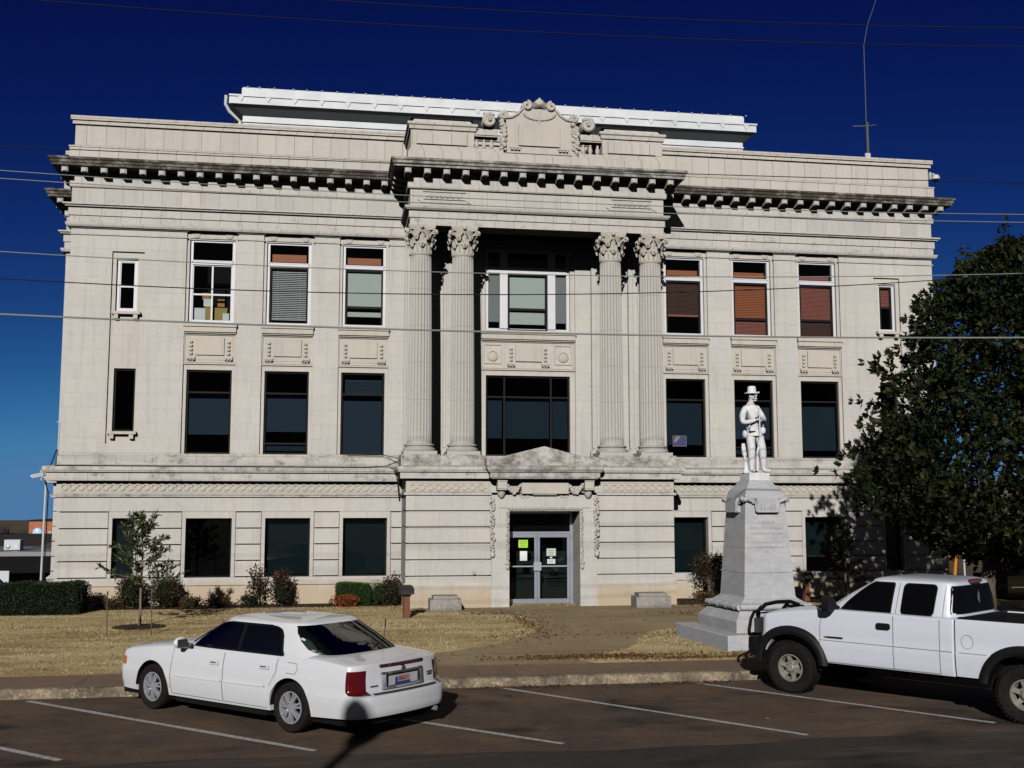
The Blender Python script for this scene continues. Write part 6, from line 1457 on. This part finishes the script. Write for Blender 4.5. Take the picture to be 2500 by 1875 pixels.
ex.obox(hp(0.095,0,0.0), nd*0.022, sdv*0.012, (0,0,0.026)); ex.ball(hp(0.102,0,-0.018), 0.016, 8, 6); ex.ball(hp(0.082,0,0.038), (0.05,0.05,0.014), 10, 6)
for s_ in (-1, 1): ex.ball(hp(0.078,s_*0.03,0.018), (0.014,0.014,0.009), 8, 6); ex.ball(hp(0.0,s_*0.083,0.0), (0.018,0.02,0.032), 8, 6); ex.ball(hp(0.06,s_*0.045,-0.03), (0.025,0.025,0.03), 8, 6)
ex.ball(hp(0.076,0,-0.085), (0.03,0.03,0.022), 8, 6)
fig = skin('person', J, E_, ST, M_MARBLE, 2, 0, (0,0,FZ), ex)
fig['label'] = 'standing soldier figure in jacket and trousers, both hands over the rifle muzzle'
MB().ball(tuple(hp(0.088,0,-0.048)), (0.042,0.03,0.015), 10, 6).build('moustache', M_MARBLE, ST, smooth=True, angle=180, loc=(0,0,FZ))
# hands: palm and five curled fingers each
def hand(w_, dirv, down, nm, side=1):
    w_, dirv, down = Vector(w_), Vector(dirv).normalized(), Vector(down).normalized(); cr = dirv.cross(down).normalized()
    JJ = [tuple(w_)+(0.026,), tuple(w_+dirv*0.045)+(0.034,0.022), tuple(w_+dirv*0.075)+(0.034,0.02)]; EE = [(0,1),(1,2)]
    for k, (o_, L_) in enumerate(((-0.028,0.046),(-0.010,0.055),(0.010,0.052),(0.027,0.040))):
        b0 = w_+dirv*0.080+cr*o_; n = len(JJ); JJ += [tuple(b0)+(0.010,), tuple(b0+dirv*L_*0.6+down*L_*0.15)+(0.0095,), tuple(b0+dirv*L_*0.75+down*L_*0.75)+(0.0085,), tuple(b0+dirv*L_*0.35+down*L_*1.1)+(0.0075,)]; EE += [(2,n),(n,n+1),(n+1,n+2),(n+2,n+3)]
    b0 = w_+dirv*0.030+cr*0.034*side; n = len(JJ); JJ += [tuple(b0)+(0.012,), tuple(b0+cr*0.022*side+dirv*0.025)+(0.011,), tuple(b0+cr*0.022*side+dirv*0.05+down*0.02)+(0.009,)]; EE += [(1,n),(n,n+1),(n+1,n+2)]
    return skin(nm, JJ, EE, ST, M_MARBLE, 1, 0, (0,0,FZ))
hand((-0.045,-0.215,1.145), (1.0,-0.25,0.1), (0.1,-0.3,-1), 'hand', 1); hand((0.065,-0.22,1.245), (-1.0,-0.25,-0.05), (-0.1,-0.3,-1), 'hand', -1)
# slouch hat
rg = []
for k, (r_, z) in enumerate(((0.088,1.735),(0.150,1.722),(0.168,1.73),(0.162,1.738),(0.10,1.755),(0.096,1.77),(0.090,1.85),(0.078,1.885),(0.04,1.875),(0.002,1.868))):
    ring_ = []
    for i in range(32):
        t = 2*pi*i/32; up_ = 0.045*max(0, cos(t-0.15))**2*((r_-0.10)/0.068 if r_ > 0.10 else 0) - 0.012*((r_-0.1)/0.068 if r_ > 0.1 else 0)*max(0, -sin(t)); ring_.append((-0.04+r_*cos(t)*1.0, -0.04+r_*sin(t)*1.05, z+up_))
    rg.append(ring_)
MB().loft(rg, True, True, True).build('hat', M_MARBLE, ST, smooth=True, angle=60, loc=(0,0,FZ))
# rifle, belt and gear
a = MB(); a.tube([(0.035,-0.235,1.33),(0.03,-0.24,0.75),(-0.02,-0.235,0.52),(-0.04,-0.23,0.40)], [0.013,0.016,0.022,0.026], 8); a.tube([(0.03,-0.24,1.28),(0.03,-0.245,0.80)], [0.010,0.010], 6)
a.loft([[(-0.04-0.02*t+q*0.02, -0.23+p*(0.02+0.022*t), 0.42-0.38*t) for q, p in ((-1,-1),(1,-1),(1,1),(-1,1))] for t in (0,0.3,0.7,1)], True, True, True); a.obox((0.0,-0.235,0.56),(0.012,0,0),(0,0.008,0),(0,0,0.05))
a.build('rifle', M_MARBLE, ST, smooth=True, angle=50, loc=(0,0,FZ))
MB().loft([[( x+r_*cos(t), 0.02+r_*0.9*sin(t), z) for t in [2*pi*k/12 for k in range(12)]] for z, r_, x in ((-0.0,0.075,-0.19),(0.03,0.07,-0.185),(0.10,0.052,-0.18),(0.25,0.038,-0.195),(0.36,0.036,-0.21),(0.40,0.055,-0.215),(0.55,0.05,-0.235),(0.64,0.038,-0.24))], True, True, True).build('tree_stump_support', M_MARBLE, ST, smooth=True, angle=50, loc=(0,0,FZ))
ring_ = lambda rx, ry, z, cx: [(cx+rx*cos(t), ry*sin(t), z) for t in [2*pi*k/24 for k in range(24)]]
MB().loft([ring_(0.168,0.135,0.95,0.012), ring_(0.172,0.14,0.955,0.012), ring_(0.168,0.138,0.995,0.01), ring_(0.16,0.13,1.0,0.01)], True, True, True).build('belt', M_MARBLE, ST, smooth=True, loc=(0,0,FZ))
MB().loft([ring_(0.155,0.125,0.99,0.01), ring_(0.185,0.155,0.86,0.018), ring_(0.192,0.158,0.80,0.02), ring_(0.17,0.14,0.80,0.02)], True, False, False).build('jacket_skirt', M_MARBLE, ST, smooth=True, angle=60, loc=(0,0,FZ))
MB().box(-0.17,-0.04,-0.20,-0.13,0.90,0.985).build('cartridge_box', M_MARBLE, ST, loc=(0,0,FZ))
MB().ball((0.165,-0.125,0.92),(0.062,0.032,0.078),14,10).lathe((0.17,-0.13,1.01),[(0.014,0),(0.014,0.03)],8).build('canteen', M_MARBLE, ST, smooth=True, loc=(0,0,FZ))
MB().ball((-0.195,0.03,0.84),(0.05,0.08,0.09),12,8).build('haversack', M_MARBLE, ST, smooth=True, angle=180, loc=(0,0,FZ))
MB().tube([(0.21,-0.03,0.98),(0.235,0.0,0.64)],[0.02,0.012],8).build('scabbard', M_MARBLE, ST, smooth=True, loc=(0,0,FZ))
MB().tube([(0.10,-0.09,1.44),(0.03,-0.125,1.30),(-0.06,-0.135,1.15),(-0.16,-0.09,0.98)],0.014,6).build('strap', M_MARBLE, ST, smooth=True, loc=(0,0,FZ))
MB().lathe((-0.055,-0.01,1.455),[(0.082,-0.01),(0.07,0.03),(0.064,0.055),(0.05,0.05)],20).build('collar', M_MARBLE, ST, smooth=True, loc=(0,0,FZ))
# ------------------------------------------------------------------ plants
L_MAG = leafmat('magnolia_leaves', (0.007,0.010,0.004), (0.014,0.020,0.007), (0.050,0.052,0.018), 0.45, 0.10)  # crown shade put into the near-black tones, leaf highlights into the last
L_SAP = leafmat('sapling_leaves', (0.018,0.028,0.008), (0.045,0.062,0.018), (0.16,0.14,0.04), 0.4, 0.4)
L_HEDGE = leafmat('hedge_leaves', (0.005,0.010,0.004), (0.009,0.018,0.006), (0.02,0.035,0.010), 0.55, 0.3)
L_BRIGHT = leafmat('bright_hedge_leaves', (0.010,0.030,0.006), (0.022,0.065,0.010), (0.05,0.10,0.018), 0.55, 0.3)
L_NAND = leafmat('nandina_leaves', (0.014,0.012,0.006), (0.028,0.020,0.010), (0.11,0.028,0.018), 0.5, 0.3)
L_REDS = leafmat('red_shrub_leaves', (0.10,0.05,0.015), (0.28,0.055,0.015), (0.42,0.10,0.02), 0.5, 0.3)
L_LOW = leafmat('low_shrub_leaves', (0.035,0.035,0.012), (0.08,0.05,0.018), (0.20,0.06,0.02), 0.5, 0.3)
rl = random.Random(11)
def rdir(up=0.0):
    while True:
        v = Vector((rl.uniform(-1,1), rl.uniform(-1,1), rl.uniform(-1,1)+up))
        if 0.05 < v.length < 1.5: return v.normalized()
def add_leaf(V, F, T, p, d, L, w_, t):
    u = d.cross(Vector((rl.uniform(-1,1), rl.uniform(-1,1), rl.uniform(-1,1))))
    if u.length < 1e-3: u = Vector((1,0,0))
    u.normalize(); nn = d.cross(u); n = len(V); m = p + d*L*0.5; up = nn*L*0.08
    V.extend([tuple(p), tuple(m+u*w_+up), tuple(p+d*L), tuple(m-u*w_+up), tuple(m)]); F.append((n,n+1,n+4)); F.append((n+1,n+2,n+4)); F.append((n+4,n+2,n+3)); F.append((n,n+4,n+3)); T.extend([t]*4)
def leafobj(name, V, F, T, mat, parent): 
    o = quick_mesh(name, V, F, mat, T); o.parent = parent; return o
# big magnolia at the right
TR = thing('magnolia_tree', 'large dark evergreen magnolia tree filling the right edge in front of the courthouse', 'tree', (10.45, -9.0, 0.2))
RP = [(1.5,0.8),(1.9,1.6),(2.4,3.0),(3.2,4.15),(3.9,4.3),(4.8,3.6),(5.6,3.25),(6.8,2.75),(7.6,2.4),(8.4,1.9),(8.9,1.2),(9.3,0.4)]
def crown_r(an, z):
    r_ = interp(RP, z); return r_*(1 + 0.11*sin(3*an+z*0.9) + 0.12*sin(7*an-1.9*z) + 0.09*sin(11*an+3.1*z))
V, F, T = [], [], []; limbs = MB()
nclu = 0
while nclu < 9800:
    z = 1.7 + 7.6*rl.random()**1.1; an = rl.uniform(0, 2*pi)
    if sin(an) > 0.35 and rl.random() < 0.3: continue
    rmax = crown_r(an, z); f = rl.random()**0.33
    if f > 0.93 and rl.random() < 0.5: f *= 0.9
    p = Vector((cos(an)*rmax*f, sin(an)*rmax*f, z-0.2+rl.uniform(-.1,.1))); out = Vector((cos(an), sin(an), 0.35)).normalized()
    base = rl.gauss(0.34 + 0.12*(f > 0.8), 0.16); nclu += 1
    k = rl.randint(6, 9)
    for i in range(k):
        d = (out*0.9 + rdir()*0.95).normalized(); add_leaf(V, F, T, p + rdir()*0.04, d, rl.uniform(0.13, 0.21), rl.uniform(0.034, 0.050), min(1, max(0, base + rl.gauss(0, 0.15) + (0.45 if rl.random() < 0.06 else 0))))
# spiky leaders poking out above and to the left of the crown
for (dx, dy_, z0, z1) in ((-0.80,-0.6,8.4,9.75),(-1.7,-0.3,7.6,9.1),(-2.6,-0.5,6.0,7.3),(-3.2,-0.6,4.7,5.9),(-3.9,-0.5,3.8,4.6),(-4.35,-0.3,3.1,3.9),(0.3,-0.8,8.4,9.3)):
    for k in range(9):
        t = k/8; p = Vector((dx + 0.06*sin(k), dy_, z0 + (z1-z0)*t - 0.2)); rr_ = 0.42*(1-t)+0.06
        for i in range(12 if t < 1 else 7): add_leaf(V, F, T, p + rdir()*rr_*rl.random(), (rdir(0.7)).normalized(), rl.uniform(0.12,0.18), rl.uniform(0.026,0.038), min(1, max(0, rl.gauss(0.45, 0.22))))
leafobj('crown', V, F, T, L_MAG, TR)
limbs.tube([(-1.3,0,-0.2),(-1.25,0,1.0),(-1.0,0.02,2.4),(-0.3,0,4.6),(0.0,0.05,7),(0,0,9.0)], [0.24,0.17,0.15,0.11,0.06,0.02], 12)
for k in range(44):
    z = 1.9 + 6.4*k/44; an = k*2.4; r_ = crown_r(an, z+0.8)*0.85; limbs.tube([(interp([(1.0,-1.25),(2.4,-1.0),(4.6,-0.3),(7.0,0.0)], z),0,z),(cos(an)*r_*0.35, sin(an)*r_*0.35, z+0.25),(cos(an)*r_*0.75, sin(an)*r_*0.75, z+0.45),(cos(an)*r_, sin(an)*r_, z+0.8)], [0.06*(1-k/60),0.045*(1-k/60),0.02,0.008], 6)
limbs.build('trunk', M_BARK, TR, smooth=True, angle=180)
# slim young magnolias with stakes
def sapling(x, y, z0, label, H=2.6, seed=1, nb=16, lean=0.0, group='young staked trees on the lawn', spread=0.62, fork=0.95):
    global rl; rl = random.Random(seed)
    t = thing('young_tree', label, 'tree', (x, y, z0), 0, group); a = MB(); tr = [(0,0,-0.05),(0.01,0,0.4),(0.0,0.01,fork),(0.03+lean*0.3,0,1.5),(lean,0.02,H-0.35),(lean*1.1,0,H-0.1)]
    a.tube(tr, [0.036,0.030,0.027,0.018,0.009,0.004], 8); V, F, T = [], [], []
    for k in range(nb):
        f = k/(nb-1); z = fork*0.98 + (H-0.25-fork)*f; an = k*2.4+rl.uniform(-.4,.4); L_ = spread*(1.05-0.75*f)*rl.uniform(0.7,1.1)
        px = sinterp([(p[2], p[0]) for p in tr], z); B = [Vector((px,0,z)), Vector((px+cos(an)*L_*0.5, sin(an)*L_*0.5, z+0.10)), Vector((px+cos(an)*L_, sin(an)*L_, z+0.32*rl.uniform(0.4,1.2)))]
        a.tube(B, [0.009,0.006,0.003], 5)
        for i in range(46):
            u = 0.25+0.75*i/45; p = B[0].lerp(B[1], u*2) if u < 0.5 else B[1].lerp(B[2], u*2-1); d = ((B[2]-B[0]).normalized()*0.5 + rdir(0.3)*0.9).normalized()
            add_leaf(V, F, T, p, d, rl.uniform(0.11,0.18), rl.uniform(0.017,0.027), min(1, max(0, rl.gauss(0.35, 0.2) + (0.5 if rl.random() < 0.05 else 0))))
    for i in range(30): add_leaf(V, F, T, Vector((lean*1.05, 0, H-0.4+0.35*i/29)), rdir(0.6), rl.uniform(0.10,0.16), 0.018, min(1, max(0, rl.gauss(0.4, 0.2))))
    a.build('trunk', M_BARKG, t, smooth=True, angle=180); leafobj('crown', V, F, T, L_SAP, t); return t
sapling(-10.22, -5.6, 0.21, 'young tree with grey trunk and sparse crown left on the lawn, behind the sedan nose', 2.72, 5, 34, -0.02, spread=0.95)
sapling(8.98, -2.2, 0.22, 'thin dark young tree in front of the right ground floor windows', 2.35, 9, 16, -0.05, spread=0.62, fork=0.55)
tag(MB().lathe((-10.22,-5.6,0.205),[(0.62,0),(0.60,0.035),(0.3,0.05),(0.02,0.05)],28).build('mulch_ring', M_MULCH), 'dark round mulch bed at the foot of the young tree', 'mulch')
for x, y, h, lb in ((-10.62,-7.3,0.98,'thin dark stake left of the young tree trunk'),(-9.72,-7.1,1.02,'thin dark stake right of the young tree trunk')):
    tag(MB().tube([(x,y,0.1),(x-0.03,y,0.2+h)],0.013,6).tube([(x-0.02,y,0.2+h*0.9),(x-0.02,y,0.2+h)],0.019,6).build('stake', M_BARK), lb, 'stake', 'stakes beside the young tree')
def shrub(x, y, w_, d_, h, mat, n, label, leaf=0.05, name='shrub', cat='shrub', box=False, core=None, group='shrubs along the foot of the wall', stems=0, airy=1.0, lw=0.3, seed=0, top=None, z0=0.23):
    global rl; rl = random.Random(hash((round(x*100), n)) & 0xffff)
    h *= 0.90 if not box else 1.0
    t = thing(name, label, cat, (x, y, z0), 0, group); V, F, T = [], [], []
    for i in range(n):
        if box:
            q = rl.random(); u, v = rl.uniform(-1,1), rl.uniform(0,1); e = 6
            if q < 0.42: p = Vector((u*w_/2, -d_/2, v*h)); nn = Vector((0,-1,0.1))
            elif q < 0.62: p = Vector((math.copysign(w_/2, rl.random()-0.5), rl.uniform(-1,1)*d_/2, v*h)); nn = Vector((math.copysign(1, p.x),0,0.1))
            else: p = Vector((u*w_/2, rl.uniform(-1,1)*d_/2, h)); nn = Vector((0,0,1))
            k = max(0, abs(p.x)/(w_/2)-0.86)*1.0+max(0, p.z/h-0.88)*1.2; p *= (1-0.35*k); p += rdir()*rl.uniform(0,0.05)+nn*0.02*sin(p.x*5+p.z*4); d = (nn*0.6+rdir()).normalized()
        else:
            nn = rdir(0.05); f = rl.random()**(0.4/airy); an = math.atan2(nn.y, nn.x); lump = 1+0.16*sin(3*an+nn.z*4+x)+0.12*sin(6*an-5*nn.z+x*3)
            p = Vector((nn.x*w_/2, nn.y*d_/2, h*0.5+nn.z*h*0.5))*1.0; c = Vector((0,0,h*0.5)); p = c+(p-c)*f*lump; p.z = max(0.02, p.z); d = (nn*0.6+rdir(0.2)).normalized()
        tt = rl.gauss(0.42, 0.22) + (top*(p.z/h-0.6) if top else 0)
        add_leaf(V, F, T, p, d, leaf*rl.uniform(0.7,1.3), leaf*lw*rl.uniform(0.8,1.2), min(1, max(0, tt)))
    leafobj('foliage', V, F, T, mat, t)
    a = MB()
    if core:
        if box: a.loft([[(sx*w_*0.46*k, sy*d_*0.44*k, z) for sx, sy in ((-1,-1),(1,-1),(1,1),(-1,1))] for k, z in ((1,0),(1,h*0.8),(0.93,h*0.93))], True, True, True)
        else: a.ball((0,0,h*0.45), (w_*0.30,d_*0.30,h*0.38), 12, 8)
        a.build('shade_core', core, t)  # solid dark core, the shade inside the foliage put into its colour
    if stems:
        b = MB()
        for k in range(stems):
            an = k*2.4; b.tube([(0.04*cos(an),0.04*sin(an),-0.05),(0.06*cos(an),0.06*sin(an),h*0.3),(w_*0.2*cos(an),d_*0.2*sin(an),h*0.62),(w_*0.36*cos(an),d_*0.36*sin(an),h*0.85)], [0.014,0.012,0.008,0.003], 5)
        b.build('stem', M_BARK, t)
    return t
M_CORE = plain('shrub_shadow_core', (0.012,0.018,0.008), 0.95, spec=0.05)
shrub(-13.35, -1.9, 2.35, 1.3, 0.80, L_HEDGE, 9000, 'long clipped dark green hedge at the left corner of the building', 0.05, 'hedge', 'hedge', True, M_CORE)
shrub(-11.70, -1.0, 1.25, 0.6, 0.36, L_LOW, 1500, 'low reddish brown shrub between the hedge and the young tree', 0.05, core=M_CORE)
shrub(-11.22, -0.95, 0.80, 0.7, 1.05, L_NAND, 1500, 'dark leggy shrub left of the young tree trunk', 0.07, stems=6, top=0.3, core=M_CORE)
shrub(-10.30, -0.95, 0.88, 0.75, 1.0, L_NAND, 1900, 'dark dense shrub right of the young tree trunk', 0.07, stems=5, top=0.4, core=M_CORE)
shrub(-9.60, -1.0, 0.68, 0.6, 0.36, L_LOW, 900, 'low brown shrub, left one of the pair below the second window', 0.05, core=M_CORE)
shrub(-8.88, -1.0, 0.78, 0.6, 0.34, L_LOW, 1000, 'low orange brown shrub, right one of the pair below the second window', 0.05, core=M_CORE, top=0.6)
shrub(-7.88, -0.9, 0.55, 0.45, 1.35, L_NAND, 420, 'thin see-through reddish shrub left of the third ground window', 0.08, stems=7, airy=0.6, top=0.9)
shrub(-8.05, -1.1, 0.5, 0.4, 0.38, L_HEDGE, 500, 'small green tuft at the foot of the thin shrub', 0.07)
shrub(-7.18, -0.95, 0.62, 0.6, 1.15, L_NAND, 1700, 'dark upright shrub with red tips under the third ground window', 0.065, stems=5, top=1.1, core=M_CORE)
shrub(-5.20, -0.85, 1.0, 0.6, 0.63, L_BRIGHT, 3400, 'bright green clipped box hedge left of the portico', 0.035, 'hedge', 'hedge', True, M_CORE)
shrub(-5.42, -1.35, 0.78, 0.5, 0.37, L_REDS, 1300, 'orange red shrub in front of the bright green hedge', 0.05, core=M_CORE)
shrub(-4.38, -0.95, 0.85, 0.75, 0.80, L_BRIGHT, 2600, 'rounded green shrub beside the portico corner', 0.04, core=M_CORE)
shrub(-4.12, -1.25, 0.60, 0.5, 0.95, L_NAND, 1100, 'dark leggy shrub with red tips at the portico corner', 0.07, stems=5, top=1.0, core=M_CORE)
shrub(-5.82, -1.35, 0.10, 0.1, 0.24, L_NAND, 60, 'tiny dark seedling left of the orange red shrub', 0.05, 'seedling', 'plant', stems=2)
shrub(5.15, -1.3, 1.05, 0.85, 0.98, L_NAND, 1900, 'airy small tree with dark fine foliage right of the portico', 0.085, 'ornamental_tree', 'tree', stems=9, airy=0.9, group='ornamental plants right of the portico', lw=0.2, z0=0.78)
MB().tube([(0.03,0,-0.65),(0.0,0.02,-0.2),(0.1,0,0.3)],[0.04,0.03,0.02],8).tube([(0.0,0.02,-0.2),(-0.12,0,0.3)],[0.03,0.015],8).tube([(0.05,0.02,-0.6),(0.18,0.02,0.3)],[0.025,0.012],8).build('trunk', M_BARK, bpy.data.objects['ornamental_tree'])
shrub(4.95, -1.55, 0.85, 0.6, 0.34, L_LOW, 1000, 'low green and brown shrub under the airy small tree', 0.06, core=M_CORE, group='ornamental plants right of the portico')
shrub(5.62, -1.45, 0.60, 0.5, 0.48, L_REDS, 1000, 'dark red shrub beside the statue pedestal', 0.05, core=M_CORE, group='ornamental plants right of the portico')
shrub(5.85, -0.95, 0.75, 0.6, 0.72, L_HEDGE, 1300, 'dark green rounded shrub behind the dark red one', 0.04, core=M_CORE, group='ornamental plants right of the portico')
# ------------------------------------------------------------------ background
BB = thing('brick_building', 'tall orange brick building with a round blue sign, far left behind the hedge', 'building', (-29.2, 60, -4.5))
MB().box(0,14,0,14,0,6.22).build('wall', M_BRICK, BB); MB().box(-0.08,14.1,-0.08,14.1,6.22,6.32).build('roof_edge', M_DARKFRAME, BB)
MB().box(1.0,4.5,-0.06,0,3.0,4.85).build('brown_panel', plain('brown_panel', (0.13,0.045,0.03), 0.8), BB)
M_GLOBE = plain('pale_blue_sign', (0.35,0.55,0.85), 0.3, nz=0.8, nscale=2.5, col2=(0.65,0.75,0.9))
MB().ball((0.70,-0.15,5.33),(0.38,0.16,0.38),20,12).build('globe_sign', M_GLOBE, BB, smooth=True)
text_mesh('at&t', 0.62, 0.03, M_WHITEPL, 'sign_lettering', BB, front_text_M(2.0, -0.10, 5.32), bold=True)
LB = thing('low_shop_building', 'low brick shop with a dark flat roof edge and rooftop units, left background', 'building', (-38.0, 44.0, -3.0))
MB().box(0,16,1.0,14,0,2.05).build('wall', M_BRICK, LB); MB().box(-0.3,16,0,14,2.70,2.98).build('roof_edge', plain('grey_metal_fascia', (0.20,0.20,0.21), 0.5), LB); MB().box(-0.2,16,-2.2,13,1.75,2.70).build('canopy', M_BLACK, LB)
MB().loft([[(11.4,6,2.98),(15.5,6,2.98),(15.5,9,2.98),(11.4,9,2.98)],[(13.9,7,3.75),(15.5,7,3.75),(15.5,7.4,3.75),(13.9,7.4,3.75)]],True,True,True).build('pitched_roof', plain('dark_shingles', (0.04,0.035,0.035), 0.9), LB)
MB().box(8,15.5,10,12,2.98,3.85).build('rear_parapet', M_DARKFRAME, LB)
for x, lb in ((11.3, 'white rooftop unit at the far left, above the low shop'), (15.15, 'white rooftop unit next to the white conduit pipe')):
    u = thing('rooftop_unit', lb, 'air conditioner', (-38+x-0.5, 46.0, -0.02), 0, 'rooftop units on the low shop'); MB().box(0,1.0,0,0.9,0.05,0.72).build('casing', M_WHITEPL, u); MB().ball((0.25,-0.02,0.26),(0.14,0.04,0.14),12,8).build('fan_guard', M_STEEL, u, smooth=True); MB().box(0.6,0.9,-0.03,0,0.12,0.5).build('grille', M_STEEL, u)
u = thing('traffic_sign', 'pale square sign on a dark post behind the left hedge', 'sign', (-25.3, 38.0, -2.2)); MB().tube([(0,0,-0.4),(0,0,1.35)],0.04,6).build('post', M_DARKFRAME, u); MB().box(-0.5,0.6,0.05,0.09,0.35,1.30).build('panel', M_WHITEPL, u)
c = thing('parked_car', 'dark blue car at the far left edge behind the hedge, only its tail showing', 'car', (-20.9, 16.0, -1.22))
q = MB(); q.loft([[(x_, y_, z) for x_, y_ in ((-2.2,-0.85),(2.2,-0.85),(2.2,0.85),(-2.2,0.85))] for z in (0.25,0.8)] , True, True, True); q.loft([[(-1.6,-0.8,0.8),(1.9,-0.8,0.8),(1.9,0.8,0.8),(-1.6,0.8,0.8)],[(-1.0,-0.68,1.4),(1.3,-0.68,1.4),(1.3,0.68,1.4),(-1.0,0.68,1.4)]], True, True, True)
M_NAVY = plain('navy_car_paint', (0.012,0.016,0.035), 0.3, coat=0.8); q.build('body', M_NAVY, c, smooth=True, angle=30); MB().box(-0.9,1.2,-0.79,-0.74,0.88,1.32).build('side_window', G_TRUCK, c)
for x in (-1.35,1.35): MB().lathe((x,-0.82,0.33),[(0.02,0),(0.32,0),(0.33,0.1),(0.3,0.2)],20,'y').build('wheel', M_TYRE, c, smooth=True)
MB().box(2.12,2.23,-0.86,-0.6,0.62,0.80).build('tail_lamp', M_REDLAMP, c)
# right background under the magnolia
rb = thing('dark_storefront', 'dark storefront building seen under the magnolia at the right edge', 'building', (22.0, 26.0, -0.1))
MB().box(0,26,0,10,0,4.4).build('wall', plain('dark_brick', (0.016,0.013,0.012), 0.9), rb); MB().box(7.5,9.6,-0.1,0,0.8,2.3).build('window', plain('green_glass', (0.02,0.09,0.07), 0.1), rb); MB().box(-0.2,26,-1.8,0,2.6,2.9).build('awning', M_BLACK, rb)
MB().box(11.0,13.6,-0.12,0,1.7,2.5).build('sign_panel', plain('pale_sign', (0.5,0.5,0.52), 0.6), rb)
of = thing('orange_machine', 'orange steel frame of a machine parked behind the truck cab', 'machine', (17.55, 7.0, 0.0)); a = MB()
for (p0, p1) in (((-0.35,0,-0.1),(-0.15,0,1.05)),((0.30,0,-0.1),(0.42,0,1.1)),((-0.5,0,1.05),(0.55,0,1.12)),((-0.35,0.7,-0.1),(-0.15,0.7,1.05)),((0.30,0.7,-0.1),(0.42,0.7,1.1))): a.tube([p0,p1],0.065,4)
a.build('frame', plain('orange_paint', (0.62,0.20,0.02), 0.5), of); MB().box(-0.9,0.8,-0.1,0.9,-0.05,0.35).build('chassis', M_PLASTIC, of); MB().tube([(0.72,-0.1,-0.1),(0.70,-0.1,1.2)],0.035,6).build('pole', M_WHITEPL, of)
dc = thing('parked_car', 'black vehicle in deep shade under the magnolia, behind the truck bed', 'car', (16.4, -1.5, 0.0), radians(0))
q = MB(); q.loft([[(x_, y_, z) for x_, y_ in ((-2.4,-0.9),(2.4,-0.9),(2.4,0.9),(-2.4,0.9))] for z in (0.3,0.95)], True, True, True); q.loft([[(-2.0,-0.86,0.95),(1.4,-0.86,0.95),(1.4,0.86,0.95),(-2.0,0.86,0.95)],[(-1.6,-0.72,1.62),(0.5,-0.72,1.62),(0.5,0.72,1.62),(-1.6,0.72,1.62)]], True, True, True)
q.build('body', plain('black_car_paint', (0.008,0.008,0.010), 0.3, coat=0.8), dc, smooth=True, angle=30); MB().box(-1.7,0.9,-0.87,-0.84,1.0,1.5).build('side_window', G_TRUCK, dc); MB().box(-2.3,2.3,-0.92,-0.9,0.60,0.63).build('trim_strip', M_CHROME, dc)
for x in (-1.5,1.5): MB().lathe((x,-0.86,0.36),[(0.02,0),(0.35,0),(0.36,0.1),(0.3,0.2)],20,'y').build('wheel', M_TYRE, dc, smooth=True)
# bare winter woods on the horizon
L_WOOD = leafmat('bare_woods', (0.012,0.012,0.020), (0.018,0.017,0.024), (0.03,0.026,0.028), 0.95, 0.05); rl = random.Random(5); V, F, T = [], [], []
for i in range(7000):
    x = rl.uniform(-75, -22); y = 92+rl.uniform(-5,5); top = 0.75 + 0.45*sin(x*0.55)+0.35*sin(x*1.7+1); z0 = rl.uniform(-4.5, top-0.8); h = min(rl.uniform(0.8, 2.6), top - z0 + rl.uniform(-0.5,0.25)); dx = rl.uniform(-0.4,0.4); w_ = rl.uniform(0.02,0.07); n = len(V)
    V += [(x-w_,y,z0),(x+w_,y,z0),(x+dx,y,z0+h)]; F.append((n,n+1,n+2)); T.append(rl.random())
for i in range(200):
    x = rl.uniform(-75,-22); n = len(V); V += [(x-1.5,97,-5),(x+1.5,97,-5),(x+1.0,97,-0.3+0.3*sin(x*0.55)),(x-1.0,97,-0.3+0.3*sin(x*0.55))]; F.append((n,n+1,n+2,n+3)); T.append(0.1)
tag(quick_mesh('bare_woods', V, F, L_WOOD, T), 'dark leafless woods along the horizon at the far left', 'woods', kind='stuff')
